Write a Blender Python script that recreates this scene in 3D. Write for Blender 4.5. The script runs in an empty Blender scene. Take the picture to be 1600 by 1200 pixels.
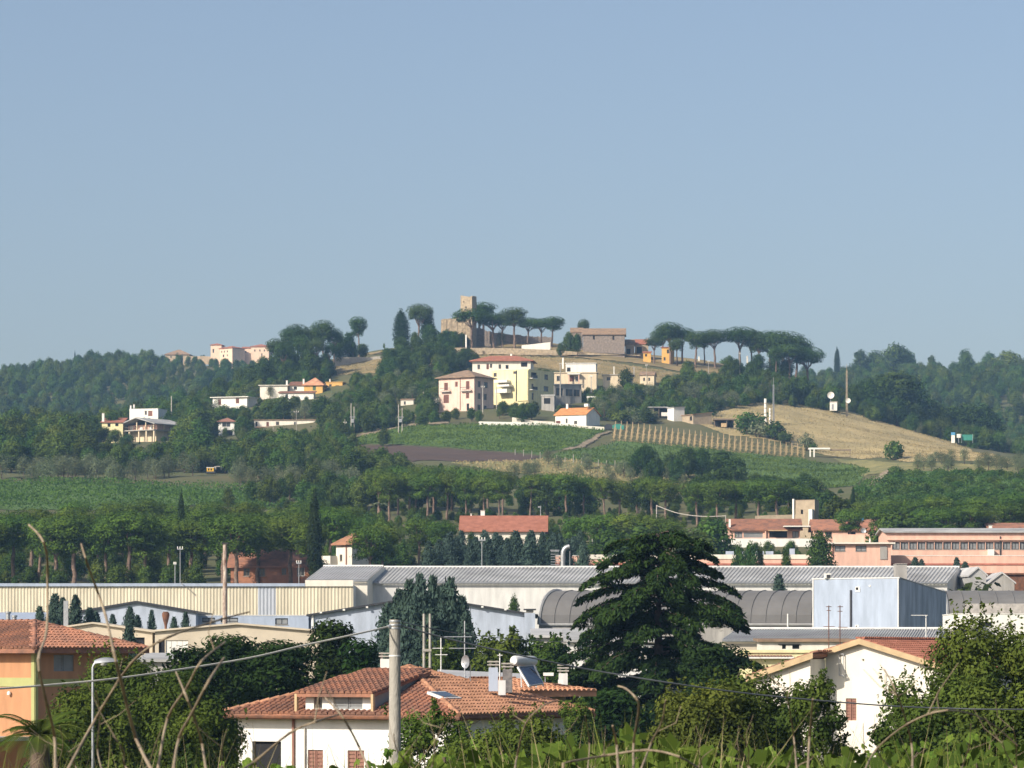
import bpy, math, random
import numpy as np
from mathutils import Vector
random.seed(7); RNG = np.random.default_rng(11)
scene = bpy.context.scene
COL = scene.collection
R = math.radians

# ------------------------------------------------------------------ camera
F, YH, CX = 6000.0, 1030.0, 800.0          # focal length and eye level of the 1600 px wide photograph
cam_d = bpy.data.cameras.new("camera"); cam = bpy.data.objects.new("camera", cam_d); COL.objects.link(cam)
cam_d.sensor_width = 36; cam_d.lens = 36*F/1600
cam_d.shift_y = (YH-600)/1600
cam_d.clip_start = 0.5; cam_d.clip_end = 20000
cam.rotation_euler = (R(90), 0, 0)
cam_d.dof.use_dof = True; cam_d.dof.focus_distance = 420; cam_d.dof.aperture_fstop = 42
scene.camera = cam

# ------------------------------------------------------------------ sky and sun
SUN_AZ, SUN_EL = 47, 32                     # degrees left of straight behind the camera, height
sd = Vector((-math.sin(R(SUN_AZ))*math.cos(R(SUN_EL)), -math.cos(R(SUN_AZ))*math.cos(R(SUN_EL)), math.sin(R(SUN_EL))))
world = bpy.data.worlds.new("World"); scene.world = world; world.use_nodes = True
nt = world.node_tree; nt.nodes.clear()
sky = nt.nodes.new("ShaderNodeTexSky"); sky.sky_type = 'NISHITA'; sky.sun_disc = False
sky.sun_elevation = R(SUN_EL); sky.sun_rotation = math.atan2(sd.x, sd.y)
sky.altitude = 100; sky.air_density = 0.8; sky.dust_density = 2.8; sky.ozone_density = 2.8
hs = nt.nodes.new("ShaderNodeHueSaturation"); hs.inputs['Saturation'].default_value = 0.87; hs.inputs['Value'].default_value = 1.0
bg = nt.nodes.new("ShaderNodeBackground"); bg.inputs['Strength'].default_value = 0.126
wo = nt.nodes.new("ShaderNodeOutputWorld")
nt.links.new(sky.outputs[0], hs.inputs['Color']); nt.links.new(hs.outputs[0], bg.inputs[0]); nt.links.new(bg.outputs[0], wo.inputs[0])
sun_d = bpy.data.lights.new("sun", 'SUN'); sun_d.energy = 5.0; sun_d.angle = R(0.53); sun_d.color = (1.0, 0.94, 0.84)
sun = bpy.data.objects.new("sun", sun_d); COL.objects.link(sun)
sun.rotation_euler = (-sd).to_track_quat('-Z', 'Y').to_euler(); sun.location = (-300, -200, 400)
scene.view_settings.view_transform = 'Standard'; scene.view_settings.look = 'None'
scene.view_settings.exposure = 0.12; scene.view_settings.gamma = 1.0; scene.view_settings.use_curve_mapping = False
scene.render.engine = 'CYCLES'
cy = scene.cycles
cy.max_bounces = 4; cy.diffuse_bounces = 2; cy.glossy_bounces = 2; cy.transmission_bounces = 2; cy.volume_bounces = 0; cy.transparent_max_bounces = 4
cy.use_denoising = True; cy.denoiser = 'OPENIMAGEDENOISE'
cy.caustics_reflective = False; cy.caustics_refractive = False
scene.render.film_transparent = False

# ------------------------------------------------------------------ helpers
def W(px, py, D): return Vector(((px-CX)/F*D, D, (YH-py)/F*D))
def lin(c):
    return tuple(((v/255)/12.92 if v/255 <= .04045 else ((v/255+.055)/1.055)**2.4) for v in c)

MATS = {}
def mat(name, col, rough=0.85, var=0.18, scale=0.6, col2=None, bump=0.0, bscale=8.0, metal=0.0, stretch=None, detail=5, spec=0.3, orand=0.0):
    """procedural Principled: base colour varied by noise (object space, metres), optional second colour, optional bump"""
    if name in MATS: return MATS[name]
    m = bpy.data.materials.new(name); m.use_nodes = True; MATS[name] = m
    n = m.node_tree.nodes; l = m.node_tree.links
    p = n['Principled BSDF']; p.inputs['Roughness'].default_value = rough; p.inputs['Metallic'].default_value = metal
    p.inputs['Specular IOR Level'].default_value = spec
    tc = n.new('ShaderNodeTexCoord'); mp = n.new('ShaderNodeMapping'); l.new(tc.outputs['Object'], mp.inputs[0])
    if stretch: mp.inputs['Scale'].default_value = stretch
    nz = n.new('ShaderNodeTexNoise'); nz.inputs['Scale'].default_value = scale; nz.inputs['Detail'].default_value = detail; nz.inputs['Roughness'].default_value = .65
    l.new(mp.outputs[0], nz.inputs['Vector'])
    rp = n.new('ShaderNodeValToRGB'); l.new(nz.outputs['Fac'], rp.inputs[0])
    c2 = col2 if col2 else tuple(v*(1-var*1.6) for v in col)
    c1 = tuple(min(1, v*(1+var*.5)) for v in col)
    rp.color_ramp.elements[0].position = .33; rp.color_ramp.elements[1].position = .67
    rp.color_ramp.elements[0].color = (*c2, 1); rp.color_ramp.elements[1].color = (*c1, 1)
    out = rp.outputs[0]
    if orand:
        oi = n.new('ShaderNodeObjectInfo'); mr = n.new('ShaderNodeMapRange'); l.new(oi.outputs['Random'], mr.inputs[0])
        mr.inputs[3].default_value = 1-orand; mr.inputs[4].default_value = 1+orand
        h = n.new('ShaderNodeHueSaturation'); l.new(mr.outputs[0], h.inputs['Value']); l.new(out, h.inputs['Color']); out = h.outputs[0]
    l.new(out, p.inputs['Base Color'])
    if bump:
        b = n.new('ShaderNodeTexNoise'); b.inputs['Scale'].default_value = bscale; b.inputs['Detail'].default_value = 6
        l.new(mp.outputs[0], b.inputs['Vector'])
        bp = n.new('ShaderNodeBump'); bp.inputs['Strength'].default_value = bump; bp.inputs['Distance'].default_value = .1
        l.new(b.outputs['Fac'], bp.inputs['Height']); l.new(bp.outputs[0], p.inputs['Normal'])
    return m

def leafmat(name, col, col2, scale=.5, orand=.25, trans=.25, hue=0.02):
    if name in MATS: return MATS[name]
    m = bpy.data.materials.new(name); m.use_nodes = True; MATS[name] = m
    n = m.node_tree.nodes; l = m.node_tree.links; n.clear()
    tc = n.new('ShaderNodeTexCoord'); nz = n.new('ShaderNodeTexNoise'); nz.inputs['Scale'].default_value = scale; nz.inputs['Detail'].default_value = 4
    l.new(tc.outputs['Object'], nz.inputs['Vector'])
    rp = n.new('ShaderNodeValToRGB'); l.new(nz.outputs['Fac'], rp.inputs[0])
    rp.color_ramp.elements[0].position = .36; rp.color_ramp.elements[1].position = .66
    rp.color_ramp.elements[0].color = (*col2, 1); rp.color_ramp.elements[1].color = (*col, 1)
    oi = n.new('ShaderNodeObjectInfo')
    mr = n.new('ShaderNodeMapRange'); l.new(oi.outputs['Random'], mr.inputs[0]); mr.inputs[3].default_value = 1-orand; mr.inputs[4].default_value = 1+orand
    mh = n.new('ShaderNodeMath'); mh.operation = 'MULTIPLY'; mh.inputs[1].default_value = 7.31; l.new(oi.outputs['Random'], mh.inputs[0])
    mf = n.new('ShaderNodeMath'); mf.operation = 'FRACT'; l.new(mh.outputs[0], mf.inputs[0])
    mr2 = n.new('ShaderNodeMapRange'); l.new(mf.outputs[0], mr2.inputs[0]); mr2.inputs[3].default_value = .5-hue; mr2.inputs[4].default_value = .5+hue
    h = n.new('ShaderNodeHueSaturation'); l.new(mr.outputs[0], h.inputs['Value']); l.new(mr2.outputs[0], h.inputs['Hue']); l.new(rp.outputs[0], h.inputs['Color'])
    d = n.new('ShaderNodeBsdfDiffuse'); t = n.new('ShaderNodeBsdfTranslucent'); mx = n.new('ShaderNodeMixShader'); mx.inputs[0].default_value = trans
    l.new(h.outputs[0], d.inputs[0]); l.new(h.outputs[0], t.inputs[0]); l.new(d.outputs[0], mx.inputs[1]); l.new(t.outputs[0], mx.inputs[2])
    o = n.new('ShaderNodeOutputMaterial'); l.new(mx.outputs[0], o.inputs[0])
    return m

def tag(o, label=None, cat=None, group=None, kind=None):
    if label: o['label'] = label
    if cat: o['category'] = cat
    if group: o['group'] = group
    if kind: o['kind'] = kind
    return o

def link(name, me, parent=None, loc=(0, 0, 0), rz=0.0):
    o = bpy.data.objects.new(name, me); COL.objects.link(o)
    o.location = loc; o.rotation_euler = (0, 0, rz)
    if parent is not None: o.parent = parent
    return o
def empty(name, loc, rz=0.0): return link(name, None, None, loc, rz)

def np_mesh(name, v, quads=None, tris=None, m=None, smooth=False):
    """mesh from numpy arrays (fast)"""
    me = bpy.data.meshes.new(name)
    v = np.asarray(v, dtype=np.float32).reshape(-1, 3)
    loops = []; starts = []; tot = []; s = 0
    if quads is not None and len(quads):
        q = np.asarray(quads, dtype=np.int32).reshape(-1, 4); loops.append(q.ravel()); starts.append(s+np.arange(len(q))*4); s += len(q)*4
    if tris is not None and len(tris):
        t = np.asarray(tris, dtype=np.int32).reshape(-1, 3); loops.append(t.ravel()); starts.append(s+np.arange(len(t))*3); s += len(t)*3
    loops = np.concatenate(loops); starts = np.concatenate(starts)
    me.vertices.add(len(v)); me.vertices.foreach_set('co', v.ravel())
    me.loops.add(len(loops)); me.loops.foreach_set('vertex_index', loops.astype(np.int32))
    me.polygons.add(len(starts)); me.polygons.foreach_set('loop_start', starts.astype(np.int32))
    me.update(calc_edges=True); me.validate()
    if smooth: me.polygons.foreach_set('use_smooth', np.ones(len(starts), dtype=bool))
    if m is not None: me.materials.append(m)
    return me

class MB:
    """collects boxes, prisms, tubes into one mesh"""
    def __init__(s): s.v = []; s.f = []; s.mi = []; s.mats = []; s.sm = []
    def _m(s, m):
        if m is None: return 0
        if m not in s.mats: s.mats.append(m)
        return s.mats.index(m)
    def add(s, vs, fs, m=None, smooth=False):
        b = len(s.v); i = s._m(m)
        s.v.extend(tuple(p) for p in vs)
        for f in fs: s.f.append([b+k for k in f]); s.mi.append(i); s.sm.append(smooth)
        return s
    def box(s, x0, x1, y0, y1, z0, z1, m=None):
        return s.add([(x0,y0,z0),(x1,y0,z0),(x1,y1,z0),(x0,y1,z0),(x0,y0,z1),(x1,y0,z1),(x1,y1,z1),(x0,y1,z1)],
                     [(0,3,2,1),(4,5,6,7),(0,1,5,4),(1,2,6,5),(2,3,7,6),(3,0,4,7)], m)
    def hexa(s, p, m=None):   # 8 points, bottom loop then top loop
        return s.add(p, [(0,3,2,1),(4,5,6,7),(0,1,5,4),(1,2,6,5),(2,3,7,6),(3,0,4,7)], m)
    def quad(s, a, b, c, d, m=None): return s.add([a, b, c, d], [(0,1,2,3)], m)
    def prism(s, poly, dvec, m=None):   # polygon (3D points) extruded by a vector
        n = len(poly); dv = Vector(dvec); P = [Vector(p) for p in poly]
        vs = P+[p+dv for p in P]
        return s.add(vs, [tuple(range(n-1, -1, -1)), tuple(range(n, 2*n))]+[(i, (i+1) % n, n+(i+1) % n, n+i) for i in range(n)], m)
    def tube(s, pts, rad, n=6, m=None, cap=True):
        P = [Vector(p) for p in pts]; k = len(P)
        if not hasattr(rad, '__len__'): rad = [rad]*k
        vs = []; fs = []
        for i, p in enumerate(P):
            t = (P[min(i+1, k-1)]-P[max(i-1, 0)]).normalized()
            a = t.orthogonal().normalized() if i == 0 else (a-t*a.dot(t)).normalized()
            b = t.cross(a)
            for j in range(n):
                w = 2*math.pi*j/n; vs.append(p+(a*math.cos(w)+b*math.sin(w))*rad[i])
        for i in range(k-1):
            for j in range(n): fs.append((i*n+j, i*n+(j+1) % n, (i+1)*n+(j+1) % n, (i+1)*n+j))
        if cap: fs += [tuple(range(n-1, -1, -1)), tuple(range((k-1)*n, k*n))]
        return s.add(vs, fs, m, smooth=True)
    def lathe(s, c, prof, n=12, m=None):   # prof: (r, z)
        c = Vector(c); vs = []; fs = []
        for r, z in prof:
            for j in range(n): w = 2*math.pi*j/n; vs.append(c+Vector((r*math.cos(w), r*math.sin(w), z)))
        k = len(prof)
        for i in range(k-1):
            for j in range(n): fs.append((i*n+j, i*n+(j+1) % n, (i+1)*n+(j+1) % n, (i+1)*n+j))
        fs += [tuple(range(n-1, -1, -1)), tuple(range((k-1)*n, k*n))]
        return s.add(vs, fs, m, smooth=True)
    def mesh(s, name, m=None):
        me = bpy.data.meshes.new(name); me.from_pydata(s.v, [], s.f)
        mats = s.mats or ([m] if m else [])
        for x in mats: me.materials.append(x)
        if s.mats: me.polygons.foreach_set('material_index', s.mi)
        me.polygons.foreach_set('use_smooth', s.sm)
        me.update()
        if any(s.sm):
            me.set_sharp_from_angle(angle=R(50))
        return me
    def build(s, name, m=None, parent=None, loc=(0, 0, 0), rz=0.0): return link(name, s.mesh(name, m), parent, loc, rz)

# ------------------------------------------------------------------ terrain
U = [-900, 0, 150, 300, 400, 500, 600, 700, 800, 900, 1000, 1100, 1200, 1300, 1400, 1500, 1600, 2500]
def flat(y): return [y]*len(U)
ROWS = [
 (430, flat(1020)), (500, flat(985)), (560, flat(930)), (620, flat(895)),
 (700, [855,855,855,855,855,855,853,850,847,845,845,845,845,846,848,850,850,850]),
 (800, [795,795,796,797,800,803,803,805,803,800,800,799,797,790,785,785,785,785]),
 (900, [755,755,755,760,765,762,758,757,757,755,758,762,767,765,752,750,752,755]),
 (960, [735,735,737,740,742,730,725,725,725,728,732,740,748,750,735,735,738,742]),
 (1020,[720,720,722,725,722,703,702,704,707,708,715,722,732,738,722,720,722,725]),
 (1100,[700,700,698,700,695,690,678,667,664,666,680,690,702,714,708,712,718,722]),
 (1150,[694,692,690,685,675,668,655,645,645,652,660,668,675,692,698,708,716,720]),
 (1200,[692,688,683,670,652,642,632,625,625,630,636,645,650,665,685,703,715,722]),
 (1250,[694,690,685,655,630,618,605,600,600,603,608,618,632,648,672,698,714,724]),
 (1300,[698,693,690,645,610,592,578,568,565,568,578,590,608,636,666,692,714,726]),
 (1350,[704,700,698,643,598,572,555,548,545,548,560,570,590,632,667,692,716,730]),
 (1400,[714,710,706,648,598,562,546,535,533,540,552,562,588,636,670,694,718,735]),
 (1450,[724,720,715,660,612,574,556,543,542,548,560,572,600,652,682,706,726,740]),
 (1600,[725,720,715,690,660,640,635,630,630,630,635,640,660,700,715,720,725,735]),
 (1700,[700,692,688,665,655,650,650,650,650,650,650,650,670,690,692,690,690,700]),
 (1900,[640,622,604,592,592,610,630,640,640,640,640,640,636,620,615,612,610,620]),
 (2100,[625,594,575,567,572,590,615,620,620,620,620,620,610,594,588,588,585,600]),
 (2300,[645,612,592,585,588,605,625,630,630,630,630,630,625,610,605,602,600,615]),
 (3000,flat(690)), (6000,flat(820)), (12000,flat(900)),
]
NEAR = [(0.5,-1.65),(14,-1.7),(30,-1.9),(50,-4.2),(95,-9.0),(250,-9.0),(340,-5.2)]
gu = np.concatenate([np.arange(-900, -100, 40), np.arange(-100, 1700, 10), np.arange(1700, 2501, 40)]).astype(float)
gd = np.concatenate([np.arange(.5, 60, 3), np.arange(60, 560, 10), np.arange(560, 1480, 5), np.arange(1480, 2400, 20), np.arange(2400, 12001, 400)]).astype(float)
ROWZ = np.zeros((len(NEAR)+len(ROWS), len(gu))); RD = []
for i, (d, z) in enumerate(NEAR): ROWZ[i] = z; RD.append(d)
for i, (d, ys) in enumerate(ROWS): ROWZ[len(NEAR)+i] = (YH-np.interp(gu, U, ys))/F*d; RD.append(d)
GZ = np.stack([np.interp(gd, RD, ROWZ[:, j]) for j in range(len(gu))], axis=1)     # [d, u]
def smooth(a, n, axis):
    k = np.hanning(n+2)[1:-1]; k /= k.sum()
    p = n//2; pad = [(0, 0), (0, 0)]; pad[axis] = (p, p)
    b = np.pad(a, pad, mode='edge')
    return np.apply_along_axis(lambda r: np.convolve(r, k, mode='valid'), axis, b)
sm = smooth(GZ, 9, 1); i0 = int(np.searchsorted(gd, 440))
GZ2 = smooth(sm, 7, 0); GZ2[:i0] = sm[:i0]
# small natural undulation
XX = (gu[None, :]-CX)/F*gd[:, None]; DD = np.repeat(gd[:, None], len(gu), 1)
und = .35*np.sin(XX*.11+DD*.05)+.25*np.sin(XX*.047-DD*.13+1.3)+.15*np.sin(XX*.31+DD*.21)
GZ = GZ2+und*np.clip((DD-560)/200, 0, 1)
def gz(px, D):
    """ground height under image column px at distance D"""
    j = np.clip(np.searchsorted(gu, px)-1, 0, len(gu)-2); i = np.clip(np.searchsorted(gd, D)-1, 0, len(gd)-2)
    a = np.clip((px-gu[j])/(gu[j+1]-gu[j]), 0, 1); b = np.clip((D-gd[i])/(gd[i+1]-gd[i]), 0, 1)
    return (GZ[i, j]*(1-a)+GZ[i, j+1]*a)*(1-b)+(GZ[i+1, j]*(1-a)+GZ[i+1, j+1]*a)*b
def gy(px, D): return YH-gz(px, D)*F/D
def hit(px, py, d0=430, d1=2400):
    """distance at which the sight line through a pixel first meets the ground"""
    ds = np.arange(d0, d1, 2.0); ys = gy(np.full_like(ds, px), ds)
    k = np.nonzero(ys <= py)[0]
    return float(ds[k[0]]) if len(k) else float(ds[np.argmin(ys)])
def G(px, D): return Vector(((px-CX)/F*D, D, float(gz(px, D))))

v = np.stack([XX, DD, GZ], -1).reshape(-1, 3)
nu = len(gu); ii, jj = np.meshgrid(np.arange(len(gd)-1), np.arange(nu-1), indexing='ij')
a = (ii*nu+jj).ravel(); quads = np.stack([a, a+1, a+nu+1, a+nu], 1)
M_ground = mat('scrub ground', (.07,.085,.03), .95, .3, .05, col2=(.13,.115,.055), bump=.4, bscale=1.2)
tag(link('terrain', np_mesh('terrain', v, quads, None, M_ground, True)), kind='structure', label='rolling ground of the valley and hill')

FIELDS = []
def sheet(name, poly, m, label, lift=.12, d0=430, d1=1450, du=3, dd=2.5, kind='structure', pix=True):
    """ground sheet (field, track) over the terrain inside a polygon of (column, distance)"""
    P = []
    for (px, q) in poly: P.append((px, hit(px, q, d0, d1) if pix else q))
    P = np.array(P); us = np.arange(P[:, 0].min(), P[:, 0].max()+du, du); ds = np.arange(P[:, 1].min(), P[:, 1].max()+dd, dd)
    cu, cd = np.meshgrid(us[:-1]+du/2, ds[:-1]+dd/2, indexing='xy')
    ins = np.zeros(cu.shape, bool); n = len(P)
    for i in range(n):
        x1, y1 = P[i]; x2, y2 = P[(i+1) % n]
        c = ((y1 > cd) != (y2 > cd)) & (cu < (x2-x1)*(cd-y1)/(y2-y1+1e-12)+x1)
        ins ^= c
    uu, dd_ = np.meshgrid(us, ds, indexing='xy')
    jit = .9*np.sin(uu*1.7+dd_*.9)
    z = gz(uu, dd_)+lift
    vv = np.stack([(uu-CX)/F*dd_+jit*.3, dd_+jit*.6, z], -1).reshape(-1, 3); nn = len(us)
    ri, ci = np.nonzero(ins); a = ri*nn+ci
    q = np.stack([a, a+1, a+nn+1, a+nn], 1)
    used, inv = np.unique(q, return_inverse=True)
    o = link(name, np_mesh(name, vv[used], inv.reshape(-1, 4), None, m, True))
    FIELDS.append(poly)
    return tag(o, label, kind=kind), P
# ------------------------------------------------------------------ foliage
def unit(a): return a/np.maximum(np.linalg.norm(a, axis=-1, keepdims=True), 1e-9)
def rhombs(c, nrm, size, asp, tang=None):
    """leaf faces: centres, normals, lengths -> verts (4 per leaf)"""
    n = len(c); nrm = unit(nrm)
    t = RNG.normal(size=(n, 3)) if tang is None else tang
    t = unit(t-nrm*np.sum(t*nrm, -1, keepdims=True)); b = np.cross(nrm, t)
    s = np.broadcast_to(np.asarray(size, float), (n,))[:, None]
    off = (RNG.random((n, 1))-.5)*.2
    return np.stack([c-t*s*.5, c+b*s*asp*.5+t*s*off, c+t*s*.5, c-b*s*asp*.5+t*s*off], 1).reshape(-1, 3)
def leafmesh(name, v, m):
    q = np.arange(len(v)).reshape(-1, 4)
    return np_mesh(name, v, q, None, m)
def blobs_leaves(bl, dens, size, asp, up=.25, jitter=.42, inner=.18, shell=.28):
    """leaves over a set of ellipsoid clumps. bl rows: x y z rx ry rz"""
    out = []
    for (x, y, z, rx, ry, rz) in bl:
        r = (rx*ry+rx*rz+ry*rz)/3; n = max(6, int(4*math.pi*r*dens))
        d = unit(RNG.normal(size=(n, 3)))
        rad = 1-shell*RNG.random((n, 1))**1.5+.12*RNG.normal(size=(n, 1))
        k = RNG.random((n, 1)) < inner; rad = np.where(k, RNG.random((n, 1))**.5*.8, rad)
        c = np.array([x, y, z])+d*rad*np.array([rx, ry, rz])
        nr = d/np.array([rx, ry, rz])*r**.5+jitter*RNG.normal(size=(n, 3)); nr[:, 2] += up
        out.append(rhombs(c, nr, size*(.7+.6*RNG.random(n)), asp))
    return np.concatenate(out)

ML = dict(  # darker second colours put deep crown shade into the foliage
 pine=leafmat('pine needles', (.125,.195,.03), (.04,.076,.018), .35, .22, .12),
 hillpine=leafmat('hill pine needles', (.07,.118,.026), (.024,.048,.016), .35, .2, .12),
 broad=leafmat('broadleaf foliage', (.108,.165,.032), (.036,.066,.019), .35, .32, .2, .03),
 olive=leafmat('olive foliage', (.20,.23,.12), (.10,.125,.07), .4, .22, .12),
 cypress=leafmat('cypress foliage', (.035,.06,.022), (.018,.034,.016), .4, .15, .08),
 blue=leafmat('blue cypress foliage', (.075,.115,.085), (.032,.055,.042), .5, .18, .08),
 cedar=leafmat('cedar needles', (.038,.068,.016), (.014,.028,.01), .45, .1, .1),
 wood=leafmat('far woodland foliage', (.058,.095,.03), (.03,.052,.02), .07, .1, .15),
 bush=leafmat('garden bush foliage', (.115,.165,.028), (.04,.072,.018), .5, .12, .3),
 laurel=leafmat('laurel foliage', (.11,.14,.026), (.035,.058,.015), .6, .12, .25),
 vine=leafmat('vine foliage', (.115,.19,.04), (.055,.105,.025), .12, .1, .3),
 grassy=leafmat('grass blades', (.18,.23,.055), (.09,.13,.03), .7, .1, .35),
)
M_bark = mat('bark', (.14,.10,.075), .95, .35, 2.5, col2=(.06,.045,.035), bump=.6, bscale=6)
M_barkp = mat('pine bark', (.22,.155,.115), .95, .35, 2.0, col2=(.10,.07,.055), bump=.6, bscale=5)

def limb(mb, a, b, r0, r1, wob=.06, k=4, n=6):
    a = Vector(a); b = Vector(b); L = (b-a).length; pts = []
    for i in range(k+1):
        t = i/k; w = math.sin(t*math.pi)*wob*L
        pts.append(a.lerp(b, t)+Vector((random.uniform(-w, w), random.uniform(-w, w), random.uniform(-w, w)*.4)))
    mb.tube(pts, [r0+(r1-r0)*i/k for i in range(k+1)], n)

def proto_pine(seed, h=12, rc=4.2, thick=.36, lean=0, fork=True, m='pine', dens=9, size=.42):
    """umbrella pine: bare forked trunk, flat-bottomed parasol crown"""
    random.seed(seed)
    tm = MB(); zc = h*(1-thick); top = Vector((lean*h, random.uniform(-.3, .3), zc))
    fz = h*random.uniform(.4, .55) if fork else zc*.9; base = Vector((0, 0, -1))
    fp = Vector((lean*h*.5, 0, fz)); limb(tm, base, fp, .028*h, .02*h, .02, 5, 8)
    bl = []
    nb = 17
    for i in range(nb):
        ang = i*2.4+random.uniform(-.4, .4); rr = rc*.74*math.sqrt((i+.3)/nb)
        zz = h-rc*.36-(rr/rc)**2*h*thick*.45+random.uniform(-.3, .3)
        s = rc*random.uniform(.27, .38)
        bl.append((top.x+rr*math.cos(ang), rr*math.sin(ang), zz, s, s, s*random.uniform(.6, .85)))
        if i > 5: bl.append((top.x+rr*.9*math.cos(ang+.5), rr*.9*math.sin(ang+.5), zz-s*.75, s*.75, s*.75, s*.4))
        if thick > .4: bl.append((top.x+rr*.75*math.cos(ang+1.1), rr*.75*math.sin(ang+1.1), max(h*(1-thick), zz-s*1.6-h*(thick-.4)*random.random()), s*.8, s*.8, s*.55))
    for i in range(0, nb, 2):
        x, y, z, s = bl[i][:4]
        limb(tm, fp+Vector((0, 0, random.uniform(-.1, .3)*h*.2)), (x, y, z-s*.2), .013*h, .004*h, .08, 4, 5)
    c = blobs_leaves(bl, dens, size, .42, up=.35, jitter=.35)
    n = int(2*math.pi*rc*rc*dens*.8); d = unit(RNG.normal(size=(n, 3))); d[:, 2] = np.abs(d[:, 2])     # smooth parasol skin
    ang = np.arctan2(d[:, 1], d[:, 0]); lob = 1+.07*np.sin(ang*5+seed)+.06*np.sin(ang*8-seed*2+d[:, 2]*6)
    cc = d*np.array([rc*.93, rc*.93, rc*.46])*(lob*(1-.12*RNG.random(n)))[:, None]+np.array([top.x, 0, h-rc*.46])
    c = np.concatenate([c, rhombs(cc, d+np.array([0, 0, .5])+.4*RNG.normal(size=(n, 3)), size*(.6+.6*RNG.random(n)), .42)])
    return dict(h=h, trunk=tm.mesh('trunk', M_barkp), crown=leafmesh('crown', c, ML[m]))

def proto_round(seed, h=8, rc=3.2, m='broad', dens=8, size=.45, low=.25, nb=16, asp=.65, airy=1.0):
    random.seed(seed); tm = MB(); bl = []
    for i in range(nb):
        t = (i+.5)/nb; z = h*(low+(.9-low)*t)
        prof = math.sin(min(1, (t*.92+.12))*math.pi)**.6
        ang = i*2.4+random.uniform(-.5, .5); rr = rc*.66*prof*random.uniform(.55, 1.05)
        s = rc*random.uniform(.3, .5)*airy
        bl.append((rr*math.cos(ang), rr*math.sin(ang), z, s, s, s*random.uniform(.65, 1)))
    bl.append((0, 0, h*(low+.5*(1-low)), rc*.5, rc*.5, h*.25))
    limb(tm, (0, 0, -1), (random.uniform(-.2, .2), 0, h*.5), .03*h, .018*h, .05, 4, 7)
    for i in range(0, nb, 3): limb(tm, (0, 0, h*.3), bl[i][:3], .012*h, .004*h, .06, 3, 5)
    return dict(h=h, trunk=tm.mesh('trunk', M_bark), crown=leafmesh('crown', blobs_leaves(bl, dens, size, asp, up=.3, inner=.2), ML[m]))

def proto_column(seed, h=12, rc=1.3, m='cypress', dens=14, size=.4, cone=False, asp=.3, low=.06):
    random.seed(seed); tm = MB(); tm.tube([(0, 0, -1), (0, 0, h*.5), (0, 0, h*.93)], [.02*h, .012*h, .003*h], 7)
    bl = []
    for i in range(26):
        t = (i+.5)/26; r = rc*math.sin(min(1, t*.84+.15)*math.pi)**.6; z = h*(low+(.97-low)*t)
        for j in range(4 if t < .9 else 2):
            a_ = i*1.1+j*1.57; q = r*.48*random.uniform(.8, 1.15); bl.append((q*math.cos(a_), q*math.sin(a_), z, r*.55, r*.55, h*.045))
    vv = blobs_leaves(bl, dens, size, asp, up=.5, jitter=.4)
    return dict(h=h, trunk=tm.mesh('trunk', M_bark), crown=leafmesh('crown', vv, ML[m]))

def proto_spire(seed, h=9, rc=2.6, m='blue', size=.42, tiers=None, dens=1.0):
    """dense conical conifer made of ascending branch tufts"""
    random.seed(seed); tm = MB(); tm.tube([(0, 0, -1), (0, 0, h*.6), (0, 0, h*.97)], [.022*h, .012*h, .003*h], 7)
    out = []; nb = int(150*dens)
    for i in range(nb):
        t = (i+.5)/nb; z0 = h*(.05+.9*t**1.1); L = rc*((1-t)**.8*.95+.08)*random.uniform(.75, 1.1); a = i*2.39996
        k = int(20+34*(1-t)); s = RNG.random(k)**.6
        p = np.stack([np.cos(a)*L*s, np.sin(a)*L*s, z0+L*.55*s**1.6], 1)+RNG.normal(size=(k, 3))*(.10+.13*L*(1-.6*s))[:, None]*np.array([1, 1, .8])
        tg = np.array([math.cos(a)*.6, math.sin(a)*.6, .9])+.4*RNG.normal(size=(k, 3))
        nr = np.array([math.cos(a), math.sin(a), .4])+.7*RNG.normal(size=(k, 3))
        out.append(rhombs(p, nr, size*(.6+.7*RNG.random(k)), .42, tg))
    return dict(h=h, trunk=tm.mesh('trunk', M_bark), crown=leafmesh('crown', np.concatenate(out), ML[m]))

def proto_clump(seed, w=4, h=3, m='bush', n=9, dens=30, size=.2, asp=.6):
    """leafy shrub without a visible trunk"""
    random.seed(seed); bl = []; tm = MB()
    for i in range(n):
        a = i*2.4; rr = w*.34*math.sqrt((i+.2)/n); s = w*random.uniform(.16, .26)
        z = h*(.62-.35*(rr/(w*.4))**2)+random.uniform(-.1, .15)*h
        bl.append((rr*math.cos(a), rr*math.sin(a), z, s, s, min(s*1.1, h*.36)))
        limb(tm, (0, 0, -.4), bl[-1][:3], .05, .015, .05, 3, 5)
    bl.append((0, 0, h*.3, w*.36, w*.36, h*.32))
    return dict(h=h, trunk=tm.mesh('trunk', M_bark), crown=leafmesh('crown', blobs_leaves(bl, dens, size, asp, up=.3), ML[m]))

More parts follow.
